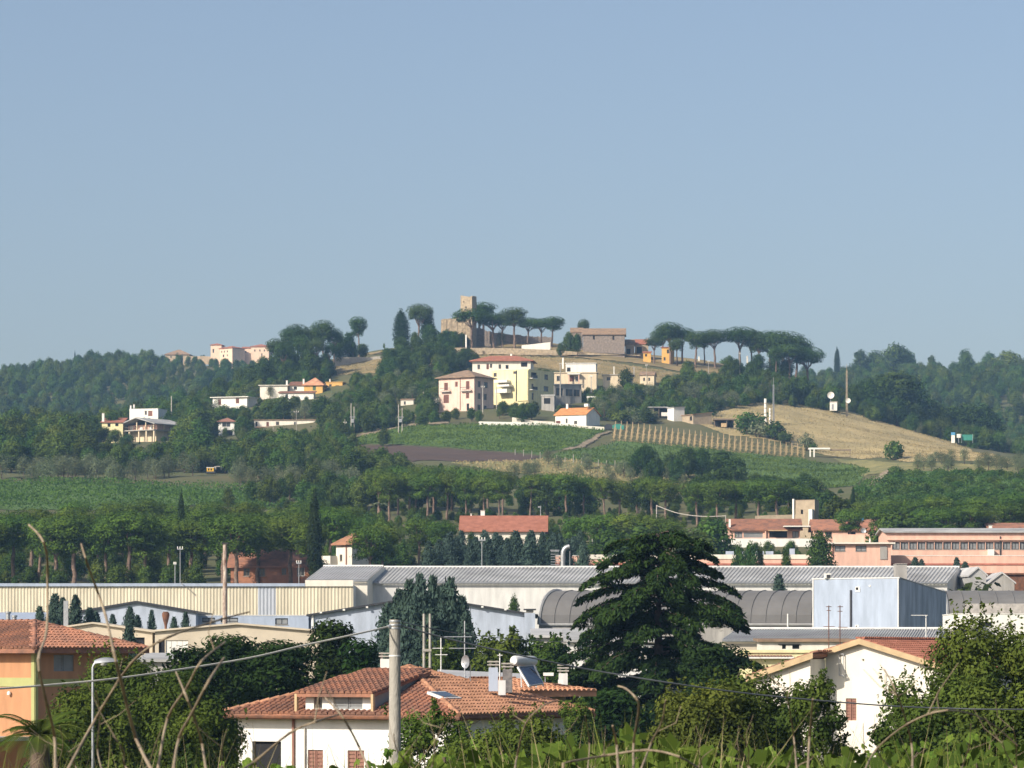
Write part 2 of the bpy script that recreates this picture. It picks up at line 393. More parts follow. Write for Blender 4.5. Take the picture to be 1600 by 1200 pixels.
PR = dict(
 pine=[proto_pine(1, thick=.5, rc=4.4), proto_pine(2, rc=4.8, thick=.46), proto_pine(3, lean=.06, rc=4.0, thick=.48), proto_pine(4, thick=.52, rc=4.4)],
 hillpine=[proto_pine(11, m='hillpine', rc=4.4, thick=.38), proto_pine(12, m='hillpine', rc=3.9, thick=.42, lean=-.05), proto_pine(13, m='hillpine', rc=4.9, thick=.36, lean=.05)],
 broad=[proto_round(21), proto_round(22, rc=3.7, h=7.5), proto_round(23, rc=2.9, h=9), proto_round(24, rc=3.4, h=8, low=.15)],
 olive=[proto_round(31, h=5, rc=2.6, m='olive', size=.3, dens=10, nb=13, asp=.4, airy=.9), proto_round(32, h=4.6, rc=2.8, m='olive', size=.3, dens=10, nb=14, asp=.4, airy=.85), proto_round(33, h=5.4, rc=2.4, m='olive', size=.3, dens=10, nb=12, asp=.4)],
 cypress=[proto_column(41, dens=16), proto_column(42, rc=1.5, dens=16)],
 darkround=[proto_round(51, h=10, rc=3.6, m='hillpine', low=.2, nb=20), proto_round(52, h=10, rc=4.2, m='hillpine', low=.1, nb=22), proto_round(53, h=10, rc=4.0, m='hillpine', low=.3, nb=18)],
 blue=[proto_spire(61), proto_spire(62, rc=2.2), proto_spire(63, rc=3.0)],
 orchard=[proto_clump(81, 3.6, 2.0, 'vine', 8, 10, .4), proto_clump(82, 3.0, 1.9, 'vine', 7, 10, .4), proto_clump(83, 4.2, 2.1, 'vine', 9, 10, .4)],
 shrub=[proto_clump(71, 3.4, 2.4, 'broad', 7, 9, .4), proto_clump(72, 4.2, 2.6, 'broad', 8, 9, .4), proto_clump(73, 3.0, 2.0, 'olive', 7, 11, .32, .4)],
)
BOXES = []       # image boxes of buildings that trees must not cover: x0 x1 y0 y1 D
CNT = {}
def tree(kind, px, by=None, D=None, top=None, h=None, label='', cat='tree', group=None, name='tree', wide=1.0, var=None, guard=False, parts=('trunk', 'crown')):
    """a tree standing on the ground under column px; height from the image row of its top or in metres"""
    if D is None: D = hit(px, by)
    if D is None: return None
    g = G(px, D)
    if h is None: h = (YH-top)/F*D-g.z
    P = PR[kind]; k = CNT.get(kind, 0); CNT[kind] = k+1
    p = P[k % len(P)] if var is None else P[var]
    s = h/p['h']
    if guard:
        y1 = YH-g.z*F/D; y0 = y1-h*F/D; hw = s*wide*3.0*F/D
        for (a, b, c, d, DB) in BOXES:
            if D < DB and px+hw > a and px-hw < b and y0 < d and y1 > c: return None
    o = empty(name, g, random.uniform(0, 6.28)); o.scale = (s*wide, s*wide, s)
    tag(o, label, cat, group)
    for q in parts: link(q, p[q], o)
    return o
def inside(px, py, P):
    r = False; n = len(P)
    for i in range(n):
        x1, y1 = P[i]; x2, y2 = P[(i+1) % n]
        if (y1 > py) != (y2 > py) and px < (x2-x1)*(py-y1)/(y2-y1)+x1: r = not r
    return r
def scatter(kind, poly, n, hr, label, cat, group, name, gap=1.0, wide=(.9, 1.2), d0=430, d1=2400, seed=0, guard=True, avoid=()):
    """n trees with their feet inside an image polygon, on the ground"""
    rnd = random.Random(seed*77+n); pts = []; xs = [p[0] for p in poly]; ys = [p[1] for p in poly]; got = 0
    for _ in range(n*14):
        if got >= n: break
        px = rnd.uniform(min(xs), max(xs)); py = rnd.uniform(min(ys), max(ys))
        if not inside(px, py, poly): continue
        D = hit(px, py, d0, d1)
        if D is None: continue
        X = (px-CX)/F*D; h = rnd.uniform(*hr)
        if any((X-a)**2+(D-b)**2 < (gap*h*.55)**2 for a, b in pts): continue
        random.seed(int(px*10+py*1000))
        if tree(kind, px, D=D, h=h, label=label, cat=cat, group=group, name=name, wide=rnd.uniform(*wide), guard=guard): pts.append((X, D)); got += 1
    return got
# ------------------------------------------------------------------ materials of buildings
M_white = mat('white plaster', (.80,.78,.72), .9, .07, 1.1, stretch=(1, 1, .22))
M_cream = mat('cream plaster', (.72,.60,.42), .9, .12, 1.1, stretch=(1, 1, .22))
M_pink = mat('pink plaster', (.76,.56,.46), .9, .12, 1.1, stretch=(1, 1, .22))
M_conv = mat('convent plaster', (.72,.54,.41), .9, .07, .5)
M_peach = mat('peach plaster', (.77,.72,.62), .9, .09, 1.1, stretch=(1, 1, .22))
M_salmon = mat('salmon plaster', (.76,.47,.36), .9, .12, 1.1, stretch=(1, 1, .22))
M_yellow = mat('yellow plaster', (.78,.70,.40), .9, .1, 1.1, stretch=(1, 1, .22))
M_ochre = mat('ochre plaster', (.68,.40,.12), .9, .1, .5)
M_orange = mat('orange plaster', (.50,.255,.13), .9, .12, 1.1, stretch=(1, 1, .22))
M_green = mat('olive trim paint', (.40,.40,.17), .9, .05, 2)
M_tan = mat('tan render', (.42,.34,.24), .95, .15, .8)
M_grey = mat('grey cement render', (.40,.38,.35), .95, .2, 1.1, stretch=(1, 1, .22))
M_stone = mat('ruin stone', (.47,.38,.26), .95, .3, 1.3, col2=(.25,.20,.14), bump=.9, bscale=3)
M_stoned = mat('barn stone', (.27,.225,.19), .95, .25, 1.6, col2=(.17,.14,.12), bump=.9, bscale=3)
M_conc = mat('concrete', (.42,.39,.34), .9, .18, 1.2, bump=.15, bscale=14)
M_tile = mat('terracotta roof tile', (.34,.15,.088), .85, .28, .8, col2=(.17,.095,.07), bump=.3, bscale=6, orand=.22, detail=9)
M_tilel = mat('pale terracotta tile', (.50,.245,.135), .85, .25, .8, col2=(.30,.155,.095), bump=.3, bscale=6, orand=.22, detail=9)
M_tileo = mat('old roof tile', (.30,.20,.13), .9, .3, .9, col2=(.18,.13,.09), bump=.5, bscale=4)
M_tiler = mat('red roof tile', (.36,.145,.095), .9, .25, .9, col2=(.26,.10,.06), bump=.4, bscale=4)
M_tileb = mat('bright orange tile', (.62,.27,.10), .9, .2, .9)
M_metal = mat('grey fibre cement sheet', (.44,.44,.43), .8, .25, .18, col2=(.27,.265,.255), detail=8)
M_metall = mat('pale roof sheet', (.50,.49,.48), .7, .15, .3)
M_barrel = mat('bitumen roof felt', (.17,.165,.16), .9, .12, .25, col2=(.14,.135,.13))
M_rib = mat('beige ribbed panel', (.64,.58,.44), .75, .16, .35, stretch=(2, 2, .25))
M_ribb = mat('blue grey ribbed panel', (.42,.45,.50), .75, .08, .3)
M_bluep = mat('light blue paint', (.38,.44,.54), .85, .12, 1.1, stretch=(1, 1, .22))
M_bluew = mat('pale blue wall', (.44,.49,.58), .85, .14, 1.1, stretch=(1, 1, .22))
M_offw = mat('off white wall', (.70,.69,.66), .9, .12, 1.1, stretch=(1, 1, .22))
M_shut = mat('brown shutter', (.20,.085,.06), .7, .1, 3)
M_shutg = mat('green shutter', (.10,.17,.09), .7, .1, 3)
M_shutb = mat('reddish brown shutter', (.30,.15,.11), .7, .1, 3)
M_dark = mat('black paint and room shade', (.02,.02,.022), .9, .1, 2)  # paints room shade behind openings; also plain black parts
M_glass = mat('window glass', (.035,.04,.045), .12, .1, 1, spec=.6)
M_glassl = mat('hazy factory glass', (.30,.31,.31), .3, .2, .4, spec=.5)
M_frame = mat('white frame', (.7,.69,.65), .6, .05, 3)
M_steel = mat('galvanised steel', (.45,.46,.47), .45, .12, 3, metal=.6)
M_dsteel = mat('dark steel', (.06,.06,.065), .5, .1, 3, metal=.4)
M_wood = mat('weathered timber', (.24,.19,.14), .9, .3, 2, col2=(.13,.10,.075), stretch=(4, 4, .6))
M_rust = mat('rusty metal', (.20,.085,.045), .85, .35, 2, col2=(.09,.05,.035))
M_bluec = mat('blue tarp', (.10,.32,.55), .7, .1, 2)
M_tarp = mat('green tarp', (.05,.26,.20), .7, .15, 1)
M_yel = mat('yellow machine paint', (.70,.42,.05), .5, .1, 2)
M_fascia = mat('fascia board', (.52,.38,.22), .85, .15, 1.5)

# ------------------------------------------------------------------ building kit
def wall_face(mb, O, ex, w, h, holes, depth, m):
    """upright wall face with rectangular openings and reveals; O lower left corner, ex unit vector along, outward normal = ex x z"""
    O = Vector(O); ex = Vector(ex); ez = Vector((0, 0, 1)); nin = -ex.cross(ez)
    xs = sorted({0, w} | {min(max(a, 0), w) for q in holes for a in (q[0], q[2])}); zs = sorted({0, h} | {min(max(a, 0), h) for q in holes for a in (q[1], q[3])})
    P = lambda x, z, d=0: O+ex*x+ez*z+nin*d
    for i in range(len(xs)-1):
        for j in range(len(zs)-1):
            cx, cz = (xs[i]+xs[i+1])/2, (zs[j]+zs[j+1])/2
            if any(q[0] < cx < q[2] and q[1] < cz < q[3] for q in holes): continue
            mb.quad(P(xs[i], zs[j]), P(xs[i+1], zs[j]), P(xs[i+1], zs[j+1]), P(xs[i], zs[j+1]), m)
    for q in holes:
        a, b, c, d = q[:4]
        mb.quad(P(a, b), P(c, b), P(c, b, depth), P(a, b, depth), m); mb.quad(P(a, d), P(a, d, depth), P(c, d, depth), P(c, d), m)
        mb.quad(P(a, b), P(a, b, depth), P(a, d, depth), P(a, d), m); mb.quad(P(c, b), P(c, d), P(c, d, depth), P(c, b, depth), m)

OPEN = {}; DIM = {}
def opening(par, O, ex, q, kind, depth):
    """the filling of one opening: window (> pane), shutter, door, garage door"""
    a, b, c, d = q[:4]; w, h = c-a, d-b
    key = (kind, round(w, 2), round(h, 2), depth)
    ez = Vector((0, 0, 1)); ex = Vector(ex); rz = math.atan2(ex.y, ex.x); loc = Vector(O)+ex*a+ez*b
    if key not in OPEN:
        t = min(.09, w*.12); fr = MB(); pn = None; D = depth
        if kind in 'wgf':
            fm = {'w': M_wood, 'g': M_frame, 'f': M_dsteel}[kind]
            for (x0, x1, z0, z1) in ((0, t, 0, h), (w-t, w, 0, h), (t, w-t, 0, t), (t, w-t, h-t, h), (w/2-t/3, w/2+t/3, t, h-t)): fr.box(x0, x1, D*.55, D*.55+.06, z0, z1, fm)
            fr.box(-.05, w+.05, -.06, D*.5, -.07, -.005, M_conc)
            pn = MB(); pn.box(t*.5, w-t*.5, D*.75, D*.75+.02, t*.5, h-t*.5, M_glassl if kind == 'f' else M_glass); nm = 'window'
        elif kind in 'srGB':
            sm_ = {'s': M_shut, 'r': M_shutb, 'G': M_shutg, 'B': M_glassl}[kind]; k = max(4, int(h/.16)); nm = 'shutter'
            for (x0, x1) in ((0, w/2-.02), (w/2+.02, w)):
                for j in range(k): fr.box(x0+.03, x1-.03, D*.3+.012, D*.3+.03, h*j/k, h*(j+.72)/k, sm_)
                fr.box(x0, x0+.05, D*.3-.01, D*.3+.05, 0, h, sm_); fr.box(x1-.05, x1, D*.3-.01, D*.3+.05, 0, h, sm_)
            fr.box(0, w, D*.3+.055, D*.3+.07, 0, h, sm_)
        elif kind == 'd':
            nm = 'door'; fr.box(0, w, D*.5, D*.5+.06, 0, h, M_shutb)
            fr.box(w*.12, w*.88, D*.5-.02, D*.5-.003, h*.55, h*.9, M_shutb); fr.box(w*.12, w*.88, D*.5-.02, D*.5-.003, h*.1, h*.48, M_shutb)
        elif kind == 'W':
            nm = 'garage_door'; k = 4
            for j in range(k): fr.box(w*j/k+.015, w*(j+1)/k-.015, D*.4, D*.4+.05, 0, h, M_white)
        else:
            nm = 'opening_shade_panel'; fr.box(0, w, D*.9, D*.9+.03, 0, h, M_dark)  # black panel paints the unlit room behind the opening
        OPEN[key] = (nm, fr.mesh(nm), pn.mesh('pane') if pn else None)
    nm, fm_, pm = OPEN[key]
    o = link(nm, fm_, par, loc, rz)
    if pm: link('pane', pm, o)
    return o

def roof_solid(mb, top, t, m):
    """list of top polygons (lists of points) -> slab of thickness t"""
    for poly in top:
        P = [Vector(p) for p in poly]; n = len(P); vs = P+[p-Vector((0, 0, t)) for p in P]
        mb.add(vs, [tuple(range(n)), tuple(range(2*n-1, n-1, -1))]+[(i, n+i, n+(i+1) % n, (i+1) % n) for i in range(n)], m)

def building(name, label, cat, xl, xm, xr=None, ytop=0, ybase=None, D=None, theta=0, depth=8, wall=None, roof=None, rm=None, front=(), side=(), rise=1.5, over=.5, group=None, rev=.22, sink=3.0, thick=.22, chim=(), guard=True, trim=None, back=None):
    """house from its image columns: xl left edge, xm near right-hand corner, xr far right edge (None: seen square on)"""
    if D is None: D = hit(xm, ybase)
    ppm = F/D; th = R(theta)
    if ybase is None: ybase = float(gy(xm, D))
    C0 = W(xm, ybase, D); wl = (xm-xl)/ppm/math.cos(th); wr = depth if xr is None else (xr-xm)/ppm/math.sin(th)
    H = (ybase-ytop)/ppm; o = empty(name, C0, -th); tag(o, label, cat, group)
    DIM[o.name] = dict(wl=wl, wr=wr, H=H, ppm=ppm, th=th, xm=xm, yb=ybase, D=D)
    zg = min(float(gz((C0.x+x*math.cos(th)+y*math.sin(th))*F/(C0.y-x*math.sin(th)+y*math.cos(th))+CX, C0.y-x*math.sin(th)+y*math.cos(th))) for x in (-wl, 0) for y in (0, wr))
    S = max(sink, C0.z-zg+.6); mb = MB()
    fh = []; sh = []
    for (x0, y0, x1, y1, k) in front:
        f = lambda x: wl+(x-xm)/ppm/math.cos(th)
        fh.append((f(x0), (ybase-y1)/ppm+S, f(x1), (ybase-y0)/ppm+S, k))
    for (x0, y0, x1, y1, k) in side:
        f = lambda x: (x-xm)/ppm/math.sin(th)
        sh.append((f(x0), (ybase-y1)/ppm+S, f(x1), (ybase-y0)/ppm+S, k))
    wall_face(mb, (-wl, 0, -S), (1, 0, 0), wl, H+S, fh, rev, wall)
    wall_face(mb, (0, 0, -S), (0, 1, 0), wr, H+S, sh, rev, wall)
    wall_face(mb, (0, wr, -S), (-1, 0, 0), wl, H+S, [], rev, wall)
    wall_face(mb, (-wl, wr, -S), (0, -1, 0), wr, H+S, [], rev, wall)
    a = over; L, Rr, B, T = -wl-a, a, -a, wr+a
    rmb = MB(); cx, cyy = -wl/2, wr/2
    if roof == 'hip':
        z = H-.02; hw = min(wl, wr)/2+a
        if wl >= wr: r1, r2 = Vector((L+hw, cyy, z+rise)), Vector((Rr-hw, cyy, z+rise))
        else: r1, r2 = Vector((cx, B+hw, z+rise)), Vector((cx, T-hw, z+rise))
        p = [Vector(q) for q in ((L, B, z), (Rr, B, z), (Rr, T, z), (L, T, z))]
        if wl >= wr: tops = [[p[0], p[1], r2, r1], [p[1], p[2], r2], [p[2], p[3], r1, r2], [p[3], p[0], r1]]
        else: tops = [[p[0], p[1], r1], [p[1], p[2], r2, r1], [p[2], p[3], r2], [p[3], p[0], r1, r2]]
        fs = rmb; 
        for t in tops: fs.add(t, [tuple(range(len(t)))], rm)
        ring = [q-Vector((0, 0, thick)) for q in p]
        for i in range(4): fs.add([p[i], ring[i], ring[(i+1) % 4], p[(i+1) % 4]], [(0, 1, 2, 3)], rm)
        fs.add(ring, [(3, 2, 1, 0)], rm)
    elif roof == 'gx':     # ridge along x
        z0 = H-a*rise/(wr/2)
        roof_solid(rmb, [[(L, B, z0+thick), (Rr, B, z0+thick), (Rr, cyy, H+rise+thick), (L, cyy, H+rise+thick)], [(Rr, T, z0+thick), (L, T, z0+thick), (L, cyy, H+rise+thick), (Rr, cyy, H+rise+thick)]], thick*.97, rm)
        for x in (-wl, 0): mb.add([(x, 0, H), (x, wr, H), (x, cyy, H+rise)], [(0, 1, 2) if x == 0 else (2, 1, 0)], wall)
    elif roof == 'gy':     # ridge along y, gable to the front
        z0 = H-a*rise/(wl/2)
        roof_solid(rmb, [[(cx, B, H+rise+thick), (cx, T, H+rise+thick), (L, T, z0+thick), (L, B, z0+thick)], [(cx, T, H+rise+thick), (cx, B, H+rise+thick), (Rr, B, z0+thick), (Rr, T, z0+thick)]], thick*.97, rm)
        for y in (0, wr): mb.add([(-wl, y, H), (0, y, H), (cx, y, H+rise)], [(0, 1, 2) if y == 0 else (2, 1, 0)], wall)
    elif roof == 'shed':   # falls towards the viewer
        z0 = H-a*rise/wr
        roof_solid(rmb, [[(L, B, z0+thick), (Rr, B, z0+thick), (Rr, T, H+rise+thick), (L, T, H+rise+thick)]], thick*.97, rm)
        for x in (-wl, 0): mb.add([(x, 0, H), (x, wr, H), (x, wr, H+rise-.05)], [(0, 1, 2) if x == 0 else (2, 1, 0)], wall)
        mb.quad((-wl, wr, H), (-wl, wr, H+rise-.05), (0, wr, H+rise-.05), (0, wr, H), wall)
    elif roof == 'flat':
        rmb.box(L, Rr, B, T, H+.004, H+thick, rm)
    elif roof == 'parapet':
        rmb.box(-wl+.2, -.2, .2, wr-.2, H-.45, H-.3, rm)
        for (x0, x1, y0, y1) in ((-wl-.05, .05, -.05, .2), (-wl-.05, .05, wr-.2, wr+.05), (-wl-.05, -wl+.2, .2, wr-.2), (-.2, .05, .2, wr-.2)): rmb.box(x0, x1, y0, y1, H+.003, H+.09, trim or wall)
    mb.build('wall', None, o)
    ro = rmb.build('roof', None, o) if rmb.f else None
    for q in fh: opening(o, (-wl, 0, -S), (1, 0, 0), q, q[4], rev)
    for q in sh: opening(o, (0, 0, -S), (0, 1, 0), q, q[4], rev)
    for (x0, x1, y0, y1, v_) in chim:        # chimney: image box, how far back
        f = lambda x: (x-xm)/ppm/math.cos(th); c = MB(); zt = (ybase-y0)/ppm; zb = (ybase-y1)/ppm-1
        X0, X1 = f(x0)-v_*math.tan(th), f(x1)-v_*math.tan(th)
        c.box(X0, X1, v_, v_+(X1-X0), zb, zt-.12, M_white); c.box(X0-.08, X1+.08, v_-.08, v_+(X1-X0)+.08, zt-.118, zt, M_conc)
        c.build('chimney', None, ro or o)
    if guard: BOXES.append((xl, xr or xm, ytop-rise*ppm*.6, ybase-1.2*ppm, D))
    return o
def part(o, name, x0, x1, y0, y1, v0, v1, m, parent=None):
    """box part given by its image box on the front face and its depth range (negative: in front of the wall)"""
    d = DIM[o.name]; f = lambda x: (x-d['xm'])/d['ppm']/math.cos(d['th']); z = lambda y: (d['yb']-y)/d['ppm']
    return MB().box(f(x0), f(x1), v0, v1, z(y1), z(y0), m).build(name, None, parent or o)

from mathutils import Matrix
def wbuild(o, name, mb, m=None, parent=None):
    """part built in world coordinates and hung under a placed thing (or under one of its parts that sits at the thing's origin)"""
    c = mb.build(name, m, parent or o)
    c.matrix_parent_inverse = (Matrix.Translation(o.location) @ Matrix.Rotation(o.rotation_euler.z, 4, 'Z')).inverted()
    return c
# ------------------------------------------------------------------ fields and tracks on the hill
M_field = mat('green crop', (.095,.165,.04), .95, .25, .25, col2=(.065,.11,.03), bump=.6, bscale=2)
M_plough = mat('ploughed earth', (.10,.066,.05), .95, .2, .25, bump=.6, bscale=1.5, stretch=(.4, 2.5, 1))
M_dry = mat('dry grass', (.46,.36,.18), .95, .3, .045, col2=(.26,.22,.11), detail=9, bump=.7, bscale=1.5)
M_dry2 = mat('dry green grass', (.25,.22,.09), .95, .3, .12, col2=(.13,.14,.055), bump=.6, bscale=1.5)
M_track = mat('dirt track', (.30,.24,.16), .95, .2, .4)
M_slope = mat('parched slope', (.30,.22,.11), .95, .35, .1, col2=(.19,.16,.075), bump=.6, bscale=1.2)
sheet('crop_field', [(505,697),(560,684),(640,668),(700,666),(800,665),(945,673),(925,685),(880,702),(845,712),(700,700),(560,695)], M_field, 'deep green field below the pink house', d0=900)
sheet('ploughed_field', [(500,699),(560,697),(700,702),(845,714),(820,721),(640,722),(560,717)], M_plough, 'bare dark brown ploughed strip below the green field', d0=900)
sheet('crop_field', [(850,716),(900,703),(960,691),(1250,716),(1340,728),(1360,738),(1330,762),(1180,752),(1000,735)], M_field, 'green field below the rows of vine stakes', d0=900)
sheet('dry_meadow', [(700,724),(850,718),(1000,738),(1180,756),(1290,770),(1250,780),(1100,775),(960,760),(850,745)], M_dry2, 'straw coloured meadow strip above the pines', d0=820)
sheet('dry_meadow', [(1090,662),(1130,640),(1200,632),(1300,642),(1350,650),(1480,690),(1600,722),(1590,728),(1420,722),(1330,716),(1290,712),(1230,694),(1130,680)], M_dry, 'golden dry hay slope under the radio masts', d0=950, d1=1290)
sheet('dry_meadow', [(1300,716),(1420,724),(1640,732),(1640,743),(1400,738),(1345,745),(1335,730)], M_dry2, 'dull dry verge between hay slope and orchard', d0=900, d1=1200)
sheet('parched_bank', [(500,588),(530,562),(580,560),(700,556),(870,560),(1000,575),(1090,590),(1130,600),(1050,606),(960,598),(860,578),(700,575),(600,582)], M_slope, 'parched tan bank below the castle', d0=1150, d1=1395)
sheet('castle_terrace', [(560,556),(690,540),(880,538),(980,552),(1100,562),(1180,578),(1100,590),(880,558),(700,556)], M_slope, 'dry grass terrace around the castle', d0=1200, d1=1396, lift=.2)
sheet('dirt_track', [(880,704),(918,690),(948,676),(956,676),(926,692),(890,706)], M_track, 'pale dirt track between the two green fields', lift=.3, d0=900)
sheet('dirt_track', [(525,696),(560,685),(640,668),(700,663),(700,660),(640,664),(555,682),(515,696)], M_track, 'pale track along the top of the green field', lift=.3, d0=900)
sheet('dirt_track', [(1345,768),(1362,752),(1384,736),(1392,736),(1372,754),(1354,772)], M_track, 'narrow lane climbing beside the green shrub field', lift=.3, d0=850)
sheet('vineyard_ground', [(-40,758),(200,757),(440,770),(420,793),(200,795),(-40,794)], M_field, 'green ground of the left vineyard', d0=780)
sheet('vineyard_ground', [(1340,772),(1400,738),(1600,742),(1640,745),(1640,800),(1340,800)], M_field, 'green ground of the right orchard', d0=780)

# ------------------------------------------------------------------ the hill village
H = building
o = H('house', 'pink three storey house with brown shutters and hipped grey brown roof', 'house', 685, 741, 771, 588, 643, theta=32, wall=M_pink, roof='hip', rm=M_tileo, rise=2.4, over=.9,
  front=[(693.5,596,699.5,608,'s'),(711,595,715,603,'s'),(728,595,733.5,608,'s'),(692.5,615,701,628,'s'),(728,613.5,733,622,'s'),(729,630,733,641,'o')],
  side=[(746.5,594.5,751,604,'w'),(756,595,762,604,'w'),(746.5,613.5,751,622.5,'w'),(756,613.5,760.5,623,'w'),(746,631.5,751,640,'w'),(756,632,760.5,641,'w')])
for x0, x1 in ((689.5,704.5),(721,738)):
    part(o, 'balcony', x0, x1, 609.5, 611, -.9, -.01, M_conc)
    part(o, 'railing', x0, x1, 604.5, 605.2, -.9, -.84, M_dsteel)
part(o, 'drainpipe', 718.6, 719.6, 589, 640, -.12, -.01, M_shutb)
part(o, 'terrace', 674, 685, 619, 628, 1, 5, M_white)
o = H('house', 'cream upper house with long red tiled roof behind the pink house', 'house', 738, 829, None, 563, 632, D=1196, theta=6, depth=10, wall=M_peach, roof='hip', rm=M_tiler, rise=1.9, over=1.0,
  front=[(746,569,750,576,'w'),(760,567.5,764,576.5,'s'),(765.5,568,769,574,'w'),(779,569,783,575.5,'w'),(790,570,794.5,576,'o'),(814,566,824,573,'o')], chim=[(797,800,550,556,5)])
o = H('apartment_block', 'pale yellow apartment block with grey shaded side and balconies', 'apartment block', 768, 826, 866, 577, 628, D=1172, theta=33, wall=M_yellow, roof='parapet', rm=M_conc,
  front=[(802,579,808,583,'w'),(771,580,776,586,'w')],
  side=[(830,581,839,590,'o'),(830.5,599,834,607.5,'w'),(831,613,834,624,'w'),(851,582,857,590,'w'),(850,600.5,857.5,608.5,'w')])
part(o, 'pilaster', 809, 825.5, 578, 626, -.35, -.01, M_yellow); part(o, 'drainpipe', 806.5, 807.6, 578, 626, -.2, -.01, M_dark)
part(o, 'outside_stair', 783, 802, 600, 603, -2.4, -.02, M_white); part(o, 'outside_stair', 778, 798, 593, 596.5, -2.2, -.02, M_white); part(o, 'outside_stair', 781, 799, 607, 613, -2.6, -.02, M_white)
for z0 in (590.5, 608.5):
    d = DIM[o.name]; zz = (628-z0)/d['ppm']; b = MB(); b.box(.01, 1.2, .4, 3.2, zz-.15, zz, M_white); b.box(1.12, 1.2, .4, 3.2, zz+.002, zz+.9, M_dsteel); b.build('balcony', None, o)
H('house', 'white flat roofed cottage with tall white chimney under the stone barn', 'house', 884, 931, None, 568, 598, D=1236, theta=4, depth=8, wall=M_white, roof='flat', rm=M_white, over=.25, front=[(886,574,891.5,580.5,'o')], chim=[(878.5,881,557,570,3),(896,897.6,565,571,2)])
o = H('house', 'cream terrace house with pink porch in front of the white cottage', 'house', 866, 932, None, 582.5, 604, D=1220, theta=4, depth=6, wall=M_cream, roof='flat', rm=M_cream, over=.3, front=[(890,587,897,596,'s'),(899,588,904,596,'g'),(870,587,875,595,'w')])
part(o, 'porch', 888.5, 890, 585, 600, -1.6, -1.3, M_salmon); part(o, 'porch', 904, 905.5, 585, 600, -1.6, -1.3, M_salmon); part(o, 'porch', 887, 907, 583.6, 585.4, -1.8, -.02, M_white)
H('house', 'grey shaded annexe with long glazed veranda below the cream terrace house', 'house', 861, 866, 909, 601, 632, D=1196, theta=58, wall=M_grey, roof='shed', rm=M_metal, rise=.4, over=.4, side=[(869,606,880,618,'w'),(884,607,895,618,'w'),(897,607,907,618,'w')])
o = H('house', 'low yellowish cottage with dark porch and roof tanks', 'house', 942, 988, None, 586, 604, D=1240, theta=3, depth=7, wall=M_cream, roof='flat', rm=M_conc, over=.3, front=[(948,589,954,594,'w'),(971,588.5,985,597,'o')])
part(o, 'roof_tank', 978, 984, 581, 585, 2, 3.4, M_bluew); part(o, 'chimney', 958.5, 960, 572, 585, 1, 1.4, M_white); part(o, 'chimney', 989.5, 991.5, 573, 588, 1, 1.4, M_conc)
o = H('house', 'white cottage with bright orange tiled roof above the long garden wall', 'house', 868, 916, 938, 647, 668, theta=27, wall=M_white, roof='gx', rm=M_tileb, rise=2.0, over=.4, front=[(864+5,656,876,665,'s'),(884,653,887,660,'w'),(897,657,902,662,'w')], chim=[(885,888,628,637,4)])
part(o, 'roof_tank', 908, 914, 630, 634.5, 2, 3.2, M_white)

H('house', 'small tan hut half hidden left of the pink house terrace', 'hut', 626, 646, None, 625, 640, D=1190, theta=6, depth=4, wall=M_peach, roof='shed', rm=M_tileo, rise=.5, over=.2, front=[(631,627,634,632,'w')])
H('house', 'low grey garage at the foot of the yellow block', 'garage', 846, 866, None, 618, 634, D=1160, theta=4, depth=5, wall=M_grey, roof='flat', rm=M_offw, over=.2, front=[(850,622,860,631,'o')])
H('house', 'small cream cottage with tiled roof above the olive grove', 'house', 1000, 1022, None, 586, 602, D=1262, theta=8, depth=6, wall=M_cream, roof='gx', rm=M_tileo, rise=1.2, over=.3, front=[(1005,590,1008,595,'w'),(1013,590,1016,595,'w')])
def wall_run(name, label, cat, pts, ybot, th, m, D, group=None, cap=None):
    """free standing wall from its top edge in the image at a given distance"""
    b = MB()
    for (xa, ya), (xb, yb) in zip(pts[:-1], pts[1:]):
        A, B = W(xa, ya, D), W(xb, yb, D); za = W(xa, ybot, D).z-1.2
        b.hexa([(A.x, D, za), (B.x, D, za), (B.x, D+th, za), (A.x, D+th, za), (A.x, D, A.z), (B.x, D, B.z), (B.x, D+th, B.z), (A.x, D+th, A.z)], m)
    o = empty(name, G((pts[0][0]+pts[-1][0])/2, D)); tag(o, label, cat, group)
    c = b.build('wall', None, o); c.location = -o.location
    return o
dw = hit(850, 664)
wall_run('garden_wall', 'long low white garden wall edging the green field', 'wall', [(748,658.5),(803,659.5),(866,661),(900,664)], 664, .4, M_white, dw-2)
wall_run('garden_wall', 'cream block wall beside the green tarpaulin', 'wall', [(900,664.5),(944,667)], 675, .5, M_peach, dw-6)
wall_run('retaining_wall', 'broken pale rubble bank behind the white garden wall', 'wall', [(800,652),(815,654),(830,657),(848,658),(866,659)], 662, 1.0, M_peach, dw+4)
wall_run('terrace_wall', 'long stone terrace wall below the castle', 'wall', [(735,543.5),(790,544),(868,547),(905,550),(1000,556)], 549, .6, M_stone, 1330)
wall_run('terrace_wall', 'white wall along the castle road', 'wall', [(815,539.5),(835,537.5),(860,534.5)], 541, .4, M_white, 1350)
wall_run('terrace_wall', 'pale stone wall climbing to the pine knoll', 'wall', [(495,583),(512,570),(527,558),(575,558),(600,556)], 566, .5, M_conc, 1340)
wall_run('plinth', 'square rendered plinth at the bend of the castle road', 'plinth', [(708,543.5),(726,543)], 553, 2.6, M_tan, 1322)

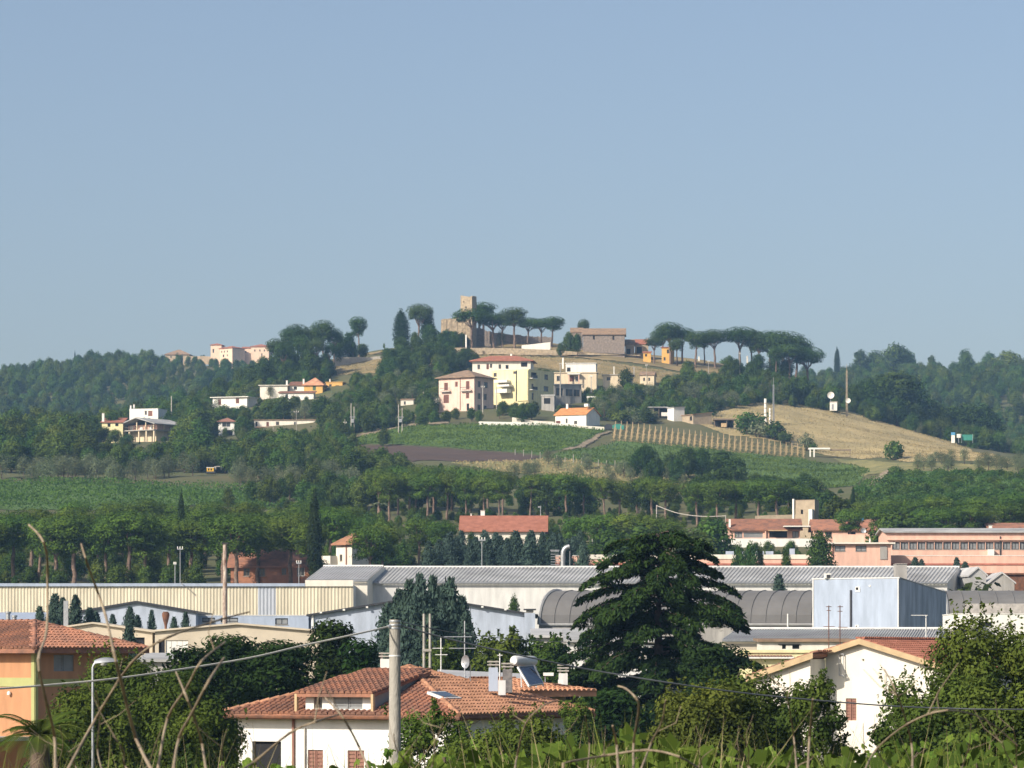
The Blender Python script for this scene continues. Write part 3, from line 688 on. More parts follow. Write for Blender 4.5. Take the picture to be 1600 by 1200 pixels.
def small(name, label, cat, boxes, D, base=None, group=None):
    """small thing made of image boxes: (part, x0, x1, y0, y1, depth from, depth to, material)"""
    x = (min(b[1] for b in boxes)+max(b[2] for b in boxes))/2; o = empty(name, G(x, D)); tag(o, label, cat, group)
    for (n, x0, x1, y0, y1, v0, v1, m) in boxes:
        A, B = W(x0, y1, D), W(x1, y0, D)
        c = MB().box(A.x, B.x, D+v0, D+v1, A.z, B.z, m).build(n, None, o); c.location = -o.location
    return o
small('gate', 'white gateposts beside the end of the dirt track', 'gate', [('post',521.5,525,679,690,0,.5,M_white),('post',541,544,680,689,0,.5,M_white),('rail',525.2,540.8,684,685,.1,.2,M_frame),('plinth',528,535,683.5,690,.3,.7,M_white)], hit(533,691))
ds = hit(1045, 655)
small('shed', 'dark open fronted shed with white goods inside', 'shed', [('roof',1012,1044,635.5,637,-.4,4,M_metal),('wall',1016,1043,637,653,3.4,3.6,M_dark),('post',1016,1017,637,653,0,.2,M_wood),('post',1029,1030,637,653,0,.2,M_wood),('white_crate',1033.5,1043,644,650,.6,1.6,M_white),('lower_wall',1012,1022,638,650,.3,.5,M_tan)], ds)  # black back wall paints in the shade under the roof
H('shed', 'grey sheet shed with one bright white end', 'shed', 1043.5, 1053, 1070, 637, 656, D=ds-4, theta=58, wall=M_white, roof='shed', rm=M_metal, rise=.2, over=.25, guard=True)
H('shed', 'low grey block shed with a small dark doorway', 'shed', 1067, 1083, 1113, 648, 658, D=ds-8, theta=60, wall=M_tan, roof='shed', rm=M_tileo, rise=.8, over=.3, front=[(1078,650,1081.5,657,'o')])
small('lean_to', 'open timber lean to with hay bale inside', 'lean-to', [('roof',1114,1149,654,656,-.5,4,M_wood),('wall',1116,1147,656,667,3.4,3.6,M_dark),('post',1116,1117.2,656,667,0,.2,M_wood),('post',1135,1136,656,667,0,.2,M_wood),('post',1146,1147,656,667,0,.2,M_wood),('hay_bale',1127,1135,661,667,.5,2,M_fascia)], ds-16)  # back wall coloured black for the shade inside
small('low_wall', 'low pale wall leading to the sheds', 'wall', [('wall',972,1000,640,644,0,.4,M_conc),('gate_post',985,990,639,644.5,-.1,-.01,M_white),('wall_end',1000.2,1014,638.5,643,0,.4,M_tan)], ds+10)
small('tarpaulin_heap', 'green tarpaulin heap at the end of the cream wall', 'tarpaulin', [('tarpaulin',957,975,664.5,671,0,2.5,M_tarp),('fold',960,971,662.5,664.4,.3,2,M_tarp)], hit(965,671))
small('tank', 'dark blue tank beside the green tarpaulin', 'tank', [('tank',945.5,956,663.5,671,0,2,M_dsteel),('lid',947,955,662.8,663.4,.2,1.8,M_dsteel)], hit(950,672))
small('gazebo', 'white canopy gazebo with tent frame and central mast', 'gazebo', [('canopy',917,943,619,621.3,0,4,M_white),('post',918,918.8,621.4,632,0,.2,M_frame),('post',941,941.8,621.4,632,0,.2,M_frame),('post',922,922.8,621.4,632,3.6,3.8,M_frame),('mast',923.5,924.4,588,618.9,2,2.2,M_steel),('lamp',921.5,926,586,587.9,1.7,2.5,M_white),('frame',921,926,612,618.8,1.7,2.4,M_dsteel)], hit(930,636))
small('shed', 'little shed with slanting white roof below the ridge pines', 'shed', [('roof',1230,1252,605.5,608,0,4,M_white),('wall',1232,1250,608.2,616,.3,3.6,M_grey),('doorway',1236,1243,609.5,616,.2,.29,M_dark)], hit(1240,620))
small('field_frame', 'white timber frame with flat roof at the edge of the field', 'frame', [('beam',1264,1297,699.5,702,0,2.5,M_white),('post',1265,1267,702.1,716,0,.35,M_white),('post',1271,1273,702.1,716,0,.35,M_white),('beam',1297.2,1330,702,704,.5,1,M_wood),('post',1328,1329,704.1,714,.6,.8,M_wood)], hit(1290,716))
small('booth', 'blue topped white booth on the hay slope', 'booth', [('body',1487,1492,680,692,0,1.2,M_white),('top',1486.6,1492.4,675.5,679.9,-.05,1.25,M_bluec)], 1225)
small('notice_board', 'white notice board next to the blue topped booth', 'sign', [('board',1495,1501,678,684,0,.15,M_white),('post',1497.6,1498.4,684.1,692,0,.15,M_steel)], 1225)
small('mesh_fence', 'green mesh fence beside the notice board', 'fence', [('panel',1502,1520,679,688,0,.1,M_tarp),('post',1502,1502.6,678,692,-.15,-.01,M_steel),('post',1519.6,1520.2,678,692,-.15,-.01,M_steel)], 1226)

# stone barn, castle and hilltop houses
H('stone_barn', 'grey stone barn with shallow tiled roof and two small windows', 'barn', 911, 976, None, 522, 555, D=1345, theta=2, depth=9, wall=M_stoned, roof='gx', rm=M_tileo, rise=2.2, over=.5, front=[(926.5,524.5,929.5,530.5,'o'),(957,525,960,531,'o')])
H('house', 'small dark gabled outhouse hidden behind the stone barn', 'house', 892, 910, None, 519, 545, D=1350, depth=6, theta=2, wall=M_stoned, roof='gx', rm=M_tileo, rise=1.6, over=.3)
H('house', 'tan walled house against the right end of the stone barn', 'house', 977, 991, None, 538, 558, D=1352, theta=2, depth=7, wall=M_tan, roof='gx', rm=M_tileo, rise=1.8, over=.3, front=[(979,545,985,556,'o')])
H('house', 'house with faded pink roof and white chimney beside the tan house', 'house', 992, 1013, None, 537.5, 560, D=1356, theta=2, depth=8, wall=M_tan, roof='gx', rm=M_tiler, rise=1.8, over=.3, front=[(995,542,1003,552,'o')], chim=[(1011.5,1014,527,533,4)])
H('kiosk', 'small ochre kiosk on the castle terrace', 'kiosk', 1005, 1017, None, 551, 560, D=1335, theta=4, depth=3, wall=M_ochre, roof='shed', rm=M_tiler, rise=.5, over=.3, front=[(1008,553,1011,557,'o')])
H('house', 'ochre house half hidden under the first umbrella pines', 'house', 1034, 1050, None, 543, 566, D=1345, theta=8, depth=8, wall=M_ochre, roof='flat', rm=M_tiler, over=.4, front=[(1037,558,1040,563,'w'),(1042,546,1046,552,'w')])
def ruin(name, label, cat, prof, ybase, D, th, m, holes=(), rz=0):
    """roofless wall with a ragged top; prof = image points of the top edge"""
    o = empty(name, G((prof[0][0]+prof[-1][0])/2, D)); tag(o, label, cat); b = MB()
    rr = random.Random(int(prof[0][0])); P = []
    for (xa, ya), (xb, yb) in zip(prof[:-1], prof[1:]):
        k = max(1, int((xb-xa)/2.2))
        for i in range(k): t = i/k; P.append((xa+(xb-xa)*t, ya+(yb-ya)*t+rr.uniform(-.9, .9)))
    P.append(prof[-1])
    for (xa, ya), (xb, yb) in zip(P[:-1], P[1:]):
        A, B = W(xa, ya, D), W(xb, yb, D); z0 = W(xa, ybase, D).z-2; j = rr.uniform(-.12, .12)
        zt = (A.z+B.z)/2
        b.hexa([(A.x, D+j, z0), (B.x, D+j, z0), (B.x, D+th, z0), (A.x, D+th, z0), (A.x, D+j, zt+rr.uniform(-.15, .15)), (B.x, D+j, zt+rr.uniform(-.15, .15)), (B.x, D+th, zt), (A.x, D+th, zt)], m)
    c = b.build('wall', None, o); c.location = -o.location
    for (x0, x1, y0, y1) in holes:
        A, B = W(x0, y1, D), W(x1, y0, D); q = MB().box(A.x, B.x, D-.16, D-.13, A.z, B.z, M_dark).build('window_shade_panel', None, o); q.location = -o.location  # black panel painted as the dark of a window
    return o
# tower: two visible sides, broken battlement
Dt = 1368; ppm = F/Dt; o = empty('castle_tower', W(737.5, 548, Dt), -R(20)); tag(o, 'tall square ruined stone tower with broken top', 'tower')
b = MB(); wl = 18/ppm/math.cos(R(20)); Ht = (548-464)/ppm; wd = 4.6
wall_face(b, (-wl, 0, -2), (1, 0, 0), wl, Ht+2, [(wl*.42, Ht+2-4.0, wl*.54, Ht+2-3.3), (wl*.25, Ht+2-1.9, wl*.33, Ht+2-1.4)], .6, M_stone)
wall_face(b, (0, 0, -2), (0, 1, 0), wd, Ht+2, [(wd*.45, Ht+2-4.2, wd*.6, Ht+2-3.2)], .6, M_stone); wall_face(b, (0, wd, -2), (-1, 0, 0), wl, Ht+2, [], .6, M_stone); wall_face(b, (-wl, wd, -2), (0, -1, 0), wd, Ht+2, [], .6, M_stone)
b.box(-wl+.05, -.05, .05, wd-.05, Ht-1.2, Ht-1.0, M_stone)
b.build('wall', None, o)
rr = random.Random(5)
for k in range(9):
    x = -wl+wl*k/9; MB().box(x, x+wl/9-.01, .002, .55, Ht+.002, Ht+.1+[.75,.7,.45,.4,.3,.12,.1,.05,.2][k]*.7, M_stone).build('battlement', None, o)
for k in range(6):
    y = .56+(wd-.56)*k/6; MB().box(-.5, -.002, y, y+wd/6*.8, Ht+.002, Ht+.1+rr.random()*.5, M_stone).build('battlement', None, o)
for k, zz in enumerate((Ht-3.3, Ht-1.9)): MB().box(-wl*.58 if k == 0 else -wl*.75, -wl*.46 if k == 0 else -wl*.67, .45, .5, zz-.8, zz+.1, M_dark).build('window_shade_panel', None, o)  # black panels paint the darkness inside the tower windows
BOXES.append((718, 741, 462, 482, Dt))
ruin('ruined_wall', 'broad broken stone curtain wall at the foot of the tower', 'ruin', [(689,499),(700,497.5),(712,497),(720,493),(727,497),(735,499)], 540, 1362, 2.5, M_stone)
ruin('ruined_wall', 'shaded stone wall with broken pillar right of the tower', 'ruin', [(740,513),(747,513),(747.2,504),(750.5,504),(750.7,513),(757,514)], 534, 1375, 1.5, M_stoned)
ruin('ruined_wall', 'low crumbling stone wall between the hilltop pines', 'ruin', [(756,516),(770,519),(800,523),(820,525),(862,527)], 534, 1382, 1.2, M_stoned)
small('white_pillar', 'slim white pillar on the castle road', 'pillar', [('shaft',727,729.2,523,542,0,.5,M_white),('foot',726.4,729.8,542.1,544.5,-.15,.65,M_conc)], 1324)
small('bench', 'dark bench under the hilltop pines', 'bench', [('seat',758,767,540,541.2,0,.5,M_wood),('backrest',758,767,537.6,539.6,.45,.5,M_wood),('leg',759,759.8,541.3,543,.1,.4,M_dsteel),('leg',765,765.8,541.3,543,.1,.4,M_dsteel)], 1345)
small('marker_stone', 'slim white marker stone beneath the ridge pines', 'marker', [('stone',1091,1093.2,557,565,0,.5,M_white),('foot',1090.6,1093.6,565.1,566.5,-.1,.6,M_conc)], 1370)
small('marker_stone', 'white wayside post on the right end of the terrace', 'marker', [('stone',1166.5,1169,556,571,0,.5,M_white),('foot',1166,1169.5,571.1,572.5,-.1,.6,M_conc)], 1365)

# monastery on the ridge behind
Dm = 2060
H('monastery_wing', 'narrow pale pink tower block at the left end of the far convent', 'building', 329, 346, None, 538.5, 566, D=Dm, theta=8, depth=8, wall=M_conv, roof='hip', rm=M_tiler, rise=1, over=.4, front=[(332,545,334.5,551,'w')])
o = H('monastery', 'pale pink far convent block with shaded pink side', 'building', 342, 363, 381, 543, 572, D=Dm-6, theta=40, wall=M_conv, roof='hip', rm=M_tiler, rise=1.4, over=.5, front=[(344.5,547,346,550,'w'),(349,547,350.5,550,'w'),(354,547,355.5,550,'w'),(347,553,349.5,557,'o'),(354,553,355.5,556,'w')])
H('monastery_wing', 'low linking wing of the far convent', 'building', 378, 394, None, 544, 570, D=Dm+4, theta=5, depth=8, wall=M_conv, roof='gx', rm=M_tiler, rise=.9, over=.4, front=[(383,548,385,551,'w')])
H('monastery_wing', 'broad peach end wing of the far convent beside the pines', 'building', 392, 420, None, 541, 570, D=Dm+2, theta=6, depth=10, wall=M_conv, roof='hip', rm=M_tiler, rise=1.6, over=.5, front=[(397,546,399,549,'w'),(405,546,407,549,'w'),(412,546,414,549,'w'),(408,552,410,556,'w')])
H('house', 'low house with shallow tan hipped roof on the far wooded ridge', 'house', 258, 296, None, 553.5, 566, D=2080, theta=4, depth=12, wall=M_tan, roof='hip', rm=M_tileo, rise=3.0, over=.6, front=[(266,556,268,559,'w'),(280,556,282,559,'w')])
wall_run('boundary_wall', 'long tan boundary wall left of the far convent', 'wall', [(286,556.5),(320,556.5),(342,558)], 566, .8, M_tan, 2068)

# left village
o = H('house', 'white flat roofed house with two brown shuttered windows', 'house', 331, 386, 399, 620.5, 638, theta=18, wall=M_white, roof='flat', rm=M_white, over=.7, front=[(339.5,623,344.5,632,'s'),(368,622,373.5,630,'s')], sink=4)
part(o, 'balcony', 322, 331, 631, 637, .1, 3, M_white); part(o, 'lower_wall', 377, 386, 638, 648, -.15, -.01, M_white)
H('house', 'cream flat roofed block with a single shuttered window', 'house', 406, 449, None, 602.5, 622, D=1262, theta=4, depth=8, wall=M_peach, roof='flat', rm=M_peach, over=.5, front=[(419,605,424,613,'s')], chim=[(446,448.5,593,603,3)])
H('house', 'small white house with half tiled roof between cream and yellow houses', 'house', 452, 475, None, 602, 620, D=1264, theta=4, depth=8, wall=M_white, roof='shed', rm=M_tile, rise=1.6, over=.5, front=[(459,604,464,609,'o')], chim=[(472.5,475,591,603,2)])
H('house', 'yellow ochre house with orange hipped roof and green shutters', 'house', 475, 504, None, 601, 620, D=1260, theta=8, depth=8, wall=M_ochre, roof='hip', rm=M_tilel, rise=2.6, over=.6, front=[(488.5,603,493.5,610,'G')])
H('house', 'flat roofed ochre house with white corner post', 'house', 509, 535, 540, 597.5, 612, D=1270, theta=12, wall=M_ochre, roof='flat', rm=M_ochre, over=.2, front=[(514,600,518,606,'w'),(524,602,530,608,'o')], chim=[(514,515.5,591,597,2)])
o = H('house', 'low white terrace with little red roof below the ochre house', 'house', 436, 490, None, 614, 624, D=1244, theta=4, depth=5, wall=M_white, roof='shed', rm=M_tile, rise=.8, over=.4, front=[(446,616,450,622,'w')])
H('house', 'tall narrow white house with brown roof and glazed loggia', 'house', 341, 366, None, 658, 688, D=1152, theta=4, depth=7, wall=M_white, roof='hip', rm=M_shutb, rise=1.2, over=.6, front=[(347,659.5,360,667,'g'),(350,672,363,686,'o')])
o = H('house', 'long low whitewashed building with several dark doorways', 'house', 397, 494, None, 656.5, 674, D=1165, theta=2, depth=6, wall=M_peach, roof='flat', rm=M_tileo, over=.3, front=[(399,659,402,666,'o'),(416,659,420,666,'s'),(431,658.5,436,664,'w'),(459,659,464,667,'g'),(490,659,494-.6,663,'o')])
part(o, 'awning', 400, 432, 667, 668.5, -2.5, -.02, M_tileo); part(o, 'awning', 440, 480, 666.5, 668, -2.5, -.02, M_metal)
H('house', 'yellow wing with red roof and tall chimney beside the pavilion', 'house', 159, 192, None, 660, 678, D=1138, theta=3, depth=7, wall=M_yellow, roof='shed', rm=M_tiler, rise=1.6, over=.4, front=[(168,661.5,172.5,667,'o'),(180,661.5,185,666,'o')], chim=[(159,162.6,645,662,.2)])
H('house', 'white upper block behind the pavilion with orange door', 'house', 201, 247, 258, 638.5, 656, D=1172, theta=16, wall=M_white, roof='parapet', rm=M_conc, front=[(225.5,641.5,229,647.5,'w'),(231,641.5,238,650,'r')], chim=[(201.5,203.5,632,636,.5),(206,208,630,636,2)])
# pavilion with open verandas on two floors
Dp = 1132; ppm = F/Dp; th = R(35); o = empty('pavilion', W(240, 700, Dp), -th); tag(o, 'open two storey pavilion on columns with big grey gabled roof', 'pavilion')
wl = 54/ppm/math.cos(th); wr = 42/ppm/math.sin(th); z = lambda y: (700-y)/ppm
b = MB(); zr = z(651); ze = z(661.5)
roof_solid(b, [[(-wl/2, -.8, zr), (-wl/2, wr+.8, zr), (-wl-1, wr+.8, ze), (-wl-1, -.8, ze)], [(-wl/2, wr+.8, zr), (-wl/2, -.8, zr), (1, -.8, ze), (1, wr+.8, ze)]], .25, M_metal); b.build('roof', None, o)
MB().box(-wl, 0, 0, wr, z(672), z(670.5), M_conc).build('floor_slab', None, o); MB().box(-wl*.75, -wl*.05, .3, wr-1, z(692), z(690), M_conc).build('floor_slab', None, o)
MB().box(-wl+.2, -.8, 2.6, wr-.5, z(670.4), ze-.1, M_salmon).build('inner_wall', None, o); MB().box(-wl*.9, -wl*.1, 2.6, wr-1, z(689.8), z(672.2), M_cream).build('inner_wall', None, o)
for x in (-wl+.15, -wl*.55, -wl*.27, -.35):
    MB().box(x, x+.3, .15, .45, z(670.4), ze-.05+(.0 if x in (-wl+.15, -.35) else .6), M_cream).build('column', None, o)
for x in (-wl*.8, -wl*.5, -wl*.27, -.4): MB().box(x, x+.4, .3, .7, -3 if x > -wl*.3 else z(690), z(672.1), M_cream).build('column', None, o)
for y in (wr*.35, wr*.7): MB().box(-.35, -.05, y, y+.3, z(670.4), ze-.05, M_cream).build('column', None, o)
for k in range(5): MB().box(-wl+1.2+k*1.9, -wl+2.2+k*1.9, 2.5, 2.59, z(670.3), z(663.5), [M_white, M_shutb][k % 2]).build('door', None, o)
for k in range(16): MB().box(-wl+.2+k*(wl-.4)/16, -wl+.25+k*(wl-.4)/16, .05, .1, z(670.4), z(666.5), M_wood).build('baluster', None, o)
MB().box(-wl, 0, .04, .11, z(666.4), z(666), M_wood).build('rail', None, o)
BOXES.append((160, 262, 632, 688, Dp))
small('digger', 'small yellow digger parked among the olive trees', 'digger', [('cab',323,334,731,736.5,0,1.6,M_yel),('cab_roof',322.5,334.5,730,730.9,-.1,1.7,M_white),('window',325,327,732,735,-.05,-.01,M_dark),('window',329,331,732,735,-.05,-.01,M_dark),('track',322,336,736.6,739.5,-.2,1.9,M_dsteel),('boom',334.6,337.5,728.5,734,.5,.9,M_conc),('arm',337.6,346,728,729.2,.5,.9,M_conc),('bucket',344,347,729.4,734,.3,1.2,M_dsteel)], hit(335,741,850))
BOXES.append((322,347,727,737,960))

# poles and masts on the hill
def pole(name, label, px, top, D, w, m, bars=(), cat='pole', group=None, base=None, sub=None):
    g = G(px, D); o = empty(name, g); tag(o, label, cat, group); zt = (YH-top)/F*D-g.z; r = w*D/F/2
    MB().tube([(0, 0, -1), (0, 0, zt*.5), (0, 0, zt)], [r, r*.9, r*.75], 8, m).build('shaft', None, o)
    for (dy, L, t) in bars:
        zb = zt-dy*D/F; MB().box(-L*D/F/2, L*D/F/2, -r-.1, -r-.01, zb-t*D/F/2, zb+t*D/F/2, m).build('crossarm', None, o)
        for q in (-.42, 0, .42): MB().tube([(q*L*D/F, -r-.05, zb+t*D/F/2), (q*L*D/F, -r-.05, zb+t*D/F/2+.3)], .07, 6, M_white).build('insulator', None, o)
    return o
def hframe(label, x0, x1, top, D, w):
    g = G((x0+x1)/2, D); o = empty('power_pole', g); tag(o, label, 'power pole'); zt = (YH-top)/F*D-g.z; d = (x1-x0)*D/F/2; r = w*D/F/2
    for s, dz in ((-1, 0), (1, -1.0)): MB().tube([(s*d, 0, -1), (s*d, 0, zt+dz)], [r, r*.8], 8, M_conc).build('shaft', None, o)
    MB().box(-d*1.9, d*1.9, -r-.1, -r-.01, zt*.55, zt*.55+.18, M_steel).build('crossarm', None, o)
    MB().box(-d*.9, d*.9, -r*1.2-.5, -r-.05, zt*.38, zt*.5, M_steel).build('transformer', None, o)
hframe('twin concrete power pole beside the end of the dirt track', 548.7, 553.3, 630, hit(551,680), 1.9)
hframe('twin concrete power pole by the corner of the green field', 622.8, 628.5, 632, hit(626,677), 1.9)
pole('power_pole', 'concrete pole rising in front of the pink house shaded side', 754.5, 602, hit(754,647), 1.8, M_conc, [(3, 6, 1)], 'power pole')
pole('power_pole', 'concrete pole between the pink house and the yellow block', 776, 604, hit(776,642), 1.6, M_conc, [], 'power pole')
pole('power_pole', 'tall concrete pole beside the glazed veranda annexe', 875.5, 568, hit(875,634), 1.9, M_conc, [(1, 4, .8)], 'power pole')
pole('power_pole', 'short white pole left of the pink house terrace', 661.5, 612, hit(661,640), 1.3, M_conc, [], 'power pole')
pole('power_pole', 'pale pole in front of the long whitewashed building', 427, 666, hit(427,697), 1.5, M_conc, [], 'power pole')
pole('power_pole', 'thin pole at the right end of the whitewashed building', 463, 640, hit(463,697), .9, M_conc, [(4, 8, .6)], 'power pole')
pole('power_pole', 'slim pole with red box near the twin power pole', 539, 655, hit(539,690), 1.1, M_conc, [(6, 5, .8)], 'power pole')
pole('power_pole', 'stout pole behind the pavilion roof', 268, 619, 1180, 2.2, M_conc, [], 'power pole')
pole('street_lamp', 'white headed lamp post on the bank above the olive grove', 1010, 571, hit(1010,603), .8, M_conc, [(0, 4, 1.4)], 'lamp')
pole('street_lamp', 'lamp post in front of the middle ridge pines', 1107, 565, hit(1107,600), .9, M_conc, [(0, 4, 1.2)], 'lamp')
pole('street_lamp', 'tall lamp post near the white wayside post', 1156, 553, hit(1156,592), .9, M_conc, [(0, 3, 1)], 'lamp')
pole('power_pole', 'pale pole standing among the shrubs below the pavilion', 286, 683, hit(286,712), 1.3, M_conc, [], 'power pole')

def lattice(label, px, top, D, w, m, dishes=()):
    g = G(px, D); o = empty('lattice_mast', g); tag(o, label, 'mast'); zt = (YH-top)/F*D-g.z; d = w*D/F/2
    for k in range(3):
        a = k*2.094; MB().tube([(d*math.cos(a), d*math.sin(a), -1), (d*.6*math.cos(a), d*.6*math.sin(a), zt)], .11, 5, m).build('leg', None, o)
    b = MB(); n = int(zt/1.1)
    for i in range(n):
        for k in range(3):
            a0, a1 = k*2.094, (k+1)*2.094; f0, f1 = d*(1-.4*i/n), d*(1-.4*(i+1)/n)
            b.tube([(f0*math.cos(a0), f0*math.sin(a0), zt*i/n), (f1*math.cos(a1), f1*math.sin(a1), zt*(i+1)/n)], .07, 4, m)
            b.tube([(f0*math.cos(a0), f0*math.sin(a0), zt*i/n), (f0*math.cos(a1), f0*math.sin(a1), zt*i/n)], .06, 4, m)
    b.build('bracing', None, o)
    for i in (0, 1): MB().tube([(0, 0, zt), (0, 0, zt+2.2)], .06, 5, m).build('aerial', None, o) if i == 0 else None
    return o, zt
lattice('slim grey lattice mast beside the white twin cylinders', 1208.5, 601, hit(1208,664), 2.6, M_steel)
lm, _ = lattice('brownish lattice mast on the crest of the hay slope', 1323, 579, 1262, 3.2, M_tan)
def dish(label, px, py, D, r, m=M_white, name='satellite_dish', yaw=0, leg=2.0):
    c = W(px, py, D); o = empty(name, c, yaw); tag(o, label, 'satellite dish'); rr = r*D/F
    prof = [(rr*t, -rr*.3*t*t) for t in (.05, .3, .55, .8, 1.0)]
    b = MB(); n = 16
    vs = []; fs = []
    for (q, y) in prof:
        for j in range(n): a = 2*math.pi*j/n; vs.append((q*math.cos(a), y, q*math.sin(a)))
    for i in range(len(prof)-1):
        for j in range(n): fs.append((i*n+j, i*n+(j+1) % n, (i+1)*n+(j+1) % n, (i+1)*n+j))
    fs.append(tuple(range(n)))
    vs2 = [(x, y+.06*rr+.01, z) for x, y, z in vs]; b.add(vs, fs, m, True); b.add(vs2, [tuple(reversed(f)) for f in fs], m, True)
    b.build('bowl', None, o)
    MB().tube([(0, .08, 0), (0, .3*rr+.1, -rr*.5), (0, .3*rr+.1, -leg)], rr*.07, 6, M_steel).build('mount', None, o)
    MB().tube([(0, -rr*.05, -rr*.8), (0, -rr*.75, 0)], rr*.04, 5, M_steel).build('feed_arm', None, o)
    MB().lathe((0, -rr*.75, -.06*rr), [(rr*.09, -rr*.08), (rr*.1, rr*.05)], 8, M_conc).build('feed_horn', None, o)
    return o
Dc = 1258
small('equipment_cabin', 'white equipment cabin on the crest of the hay slope', 'cabin', [('wall',1297.5,1308,628.5,641.5,0,2.4,M_white),('roof',1297,1308.5,627.3,628.4,-.1,2.5,M_conc),('door',1299.5,1302.5,631.5,640,-.05,-.01,M_steel)], Dc)
dish('large white dish above the equipment cabin', 1298, 617.5, Dc+.5, 5.4, leg=2.2)
dish('smaller white dish fixed to the brownish lattice mast', 1325, 626, 1261, 4.0, leg=1.2)
for px, t, b_, w, lab in ((1196,623,660,4.2,'taller white banded cylinder pylon on the hay slope'),(1203.2,638,664,3.2,'shorter white banded cylinder pylon on the hay slope')):
    D = hit(1200, 663); g = G(px, D); o = empty('antenna_pylon', g); tag(o, lab, 'pylon', 'white antenna pylons'); zt = (YH-t)/F*D-g.z; r = w*D/F/2
    MB().lathe((0, 0, -1), [(r, 0), (r, zt+1)], 12, M_white).build('shaft', None, o)
    for k in range(1, 5): MB().lathe((0, 0, zt*k/5), [(r*1.12, 0), (r*1.12, .25)], 12, M_conc).build('band', None, o)
BOXES.append((1192, 1212, 620, 656, hit(1200, 663)))
# vine stakes: each row one thing
random.seed(3)
ML['dry'] = leafmat('dry grass blades', (.45,.36,.19), (.28,.24,.13), .1, .05, .3, 0)
STRAW = [leafmesh('straw_tuft', rhombs(RNG.normal(size=(26, 3))*np.array([.3, .9, .12])+np.array([0, 0, .3]), RNG.normal(size=(26, 3)), .5, .4, np.array([0, 0, 1.0])+.4*RNG.normal(size=(26, 3))), ML['dry']) for _ in range(3)]
STAKE = MB().box(-.09, .09, -.09, .09, -.2, 1, M_fascia).mesh('stake')
for k in range(34):
    t = k/33; xa, ya = 962+t*293, 667+t*37; xb, yb = xa-3+t*3, ya+22-9*t
    da, db = hit(xa, ya), hit(xb, yb); n = 9; o = empty('stake_row', G(xb, db)); tag(o, 'row of bare wooden vine stakes on straw coloured ground', 'vine stakes', 'rows of vine stakes above the green field')
    for i in range(n):
        q = i/(n-1); g = G(xb+(xa-xb)*q, db+(da-db)*q)-o.location; hgt = random.uniform(1.5, 2.0)
        link('stake', STAKE, o, g).scale.z = hgt
        tag(link('straw_tuft', STRAW[i % 3], o, g), kind='stuff')
# ------------------------------------------------------------------ the valley: houses and works
def ribbed(mb, A, B, C, Dq, n, rib, m, w=.35):
    """sheet A-B (lower edge) C-Dq (upper edge, Dq above A) with raised ribs running from lower to upper edge"""
    A, B, C, Dq = map(Vector, (A, B, C, Dq)); nr = (B-A).cross(Dq-A).normalized()*rib
    vs = []; k = n*4
    for i in range(k+1):
        t = i/k; up = nr if (i % 4) in (1, 2) else Vector((0, 0, 0))
        vs += [A.lerp(B, t)+up, Dq.lerp(C, t)+up]
    mb.add(vs, [(2*i, 2*i+2, 2*i+3, 2*i+1) for i in range(k)], m)

H('house', 'russet brick house behind the pine trunks', 'house', 360, 489, None, 884, 915, D=588, theta=3, depth=9, wall=mat('russet brick', (.42,.19,.11), .9, .15, .8), roof='gx', rm=M_tile, rise=2.4, over=.6, guard=True, front=[(380,888,390,900,'w'),(404,888,414,900,'w'),(440,888,447,898,'w'),(464,884.5,476,900,'g')])
o = H('house', 'cream house with orange roof between pines and cypresses', 'house', 524, 550, 578, 849, 886, D=596, theta=44, wall=M_peach, roof='hip', rm=M_tilel, rise=1.7, over=.6, front=[(530,866,534,876,'w')], side=[(557,860,561,868,'w'),(566,860,570,868,'w')])
part(o, 'annexe', 511, 526, 868, 886, -1.5, 3, M_peach); part(o, 'drainpipe', 540.5, 542, 849, 886, -.14, -.01, M_shutb)
o = H('house', 'long red tiled farmhouse roof above the cypress hedge', 'house', 722, 851, None, 829, 850, D=690, theta=1, depth=12, wall=M_peach, roof='gx', rm=M_tiler, rise=2.7, over=.6, guard=False, chim=[(750.5,757,795,806,6),(734.5,736.5,800,806,6)])
BOXES.append((735, 850, 803, 818, 690))
part(o, 'aerial', 843.5, 844.6, 788, 806, 6, 6.12, M_steel); part(o, 'aerial_bar', 840, 845, 789, 791, 6, 6.1, M_steel)
Dr = 690
o = H('restaurant', 'low restaurant building with red tiled roof and open terrace', 'restaurant', 1140, 1250, None, 827.5, 846, D=Dr, theta=1, depth=9, wall=M_salmon, roof='gx', rm=M_tile, rise=1.9, over=.5, front=[(1148,831,1160,840,'f'),(1162,832,1192,840,'B'),(1202,829,1230,840,'o'),(1238,830,1248,840,'f')])
part(o, 'awning', 1200, 1230, 828.6, 830, -1.6, -.02, M_fascia); part(o, 'chimney', 1139, 1142, 811, 826, .5, 1, M_white); part(o, 'canopy', 1224, 1284, 822, 823.6, -2, 3, M_white); part(o, 'column', 1195, 1197, 829, 843, -.4, -.02, M_salmon)
o = H('restaurant_wing', 'second red tiled wing with solar panel on its ridge', 'restaurant', 1272, 1378, None, 827.5, 848, D=Dr-4, theta=1, depth=9, wall=M_salmon, roof='gx', rm=M_tile, rise=1.8, over=.5, front=[(1290,831,1300,840,'w'),(1325,831,1337,841,'o')])
d = DIM[o.name]; part(o, 'solar_panel', 1332, 1352, 806.5, 812, 4, 4.6, M_bluec)
o = H('tower_house', 'tan rendered tower house with white chimney above the restaurant', 'tower', 1244, 1273, 1281, 781.5, 832, D=706, theta=25, wall=M_tan, roof='parapet', rm=M_conc, front=[(1252,796,1255.5,803,'o')])
part(o, 'downpipe', 1240, 1242.5, 779, 825, -.3, .1, M_white); part(o, 'chimney_stack', 1266.5, 1272, 796, 822, -1.0, -.1, M_white)
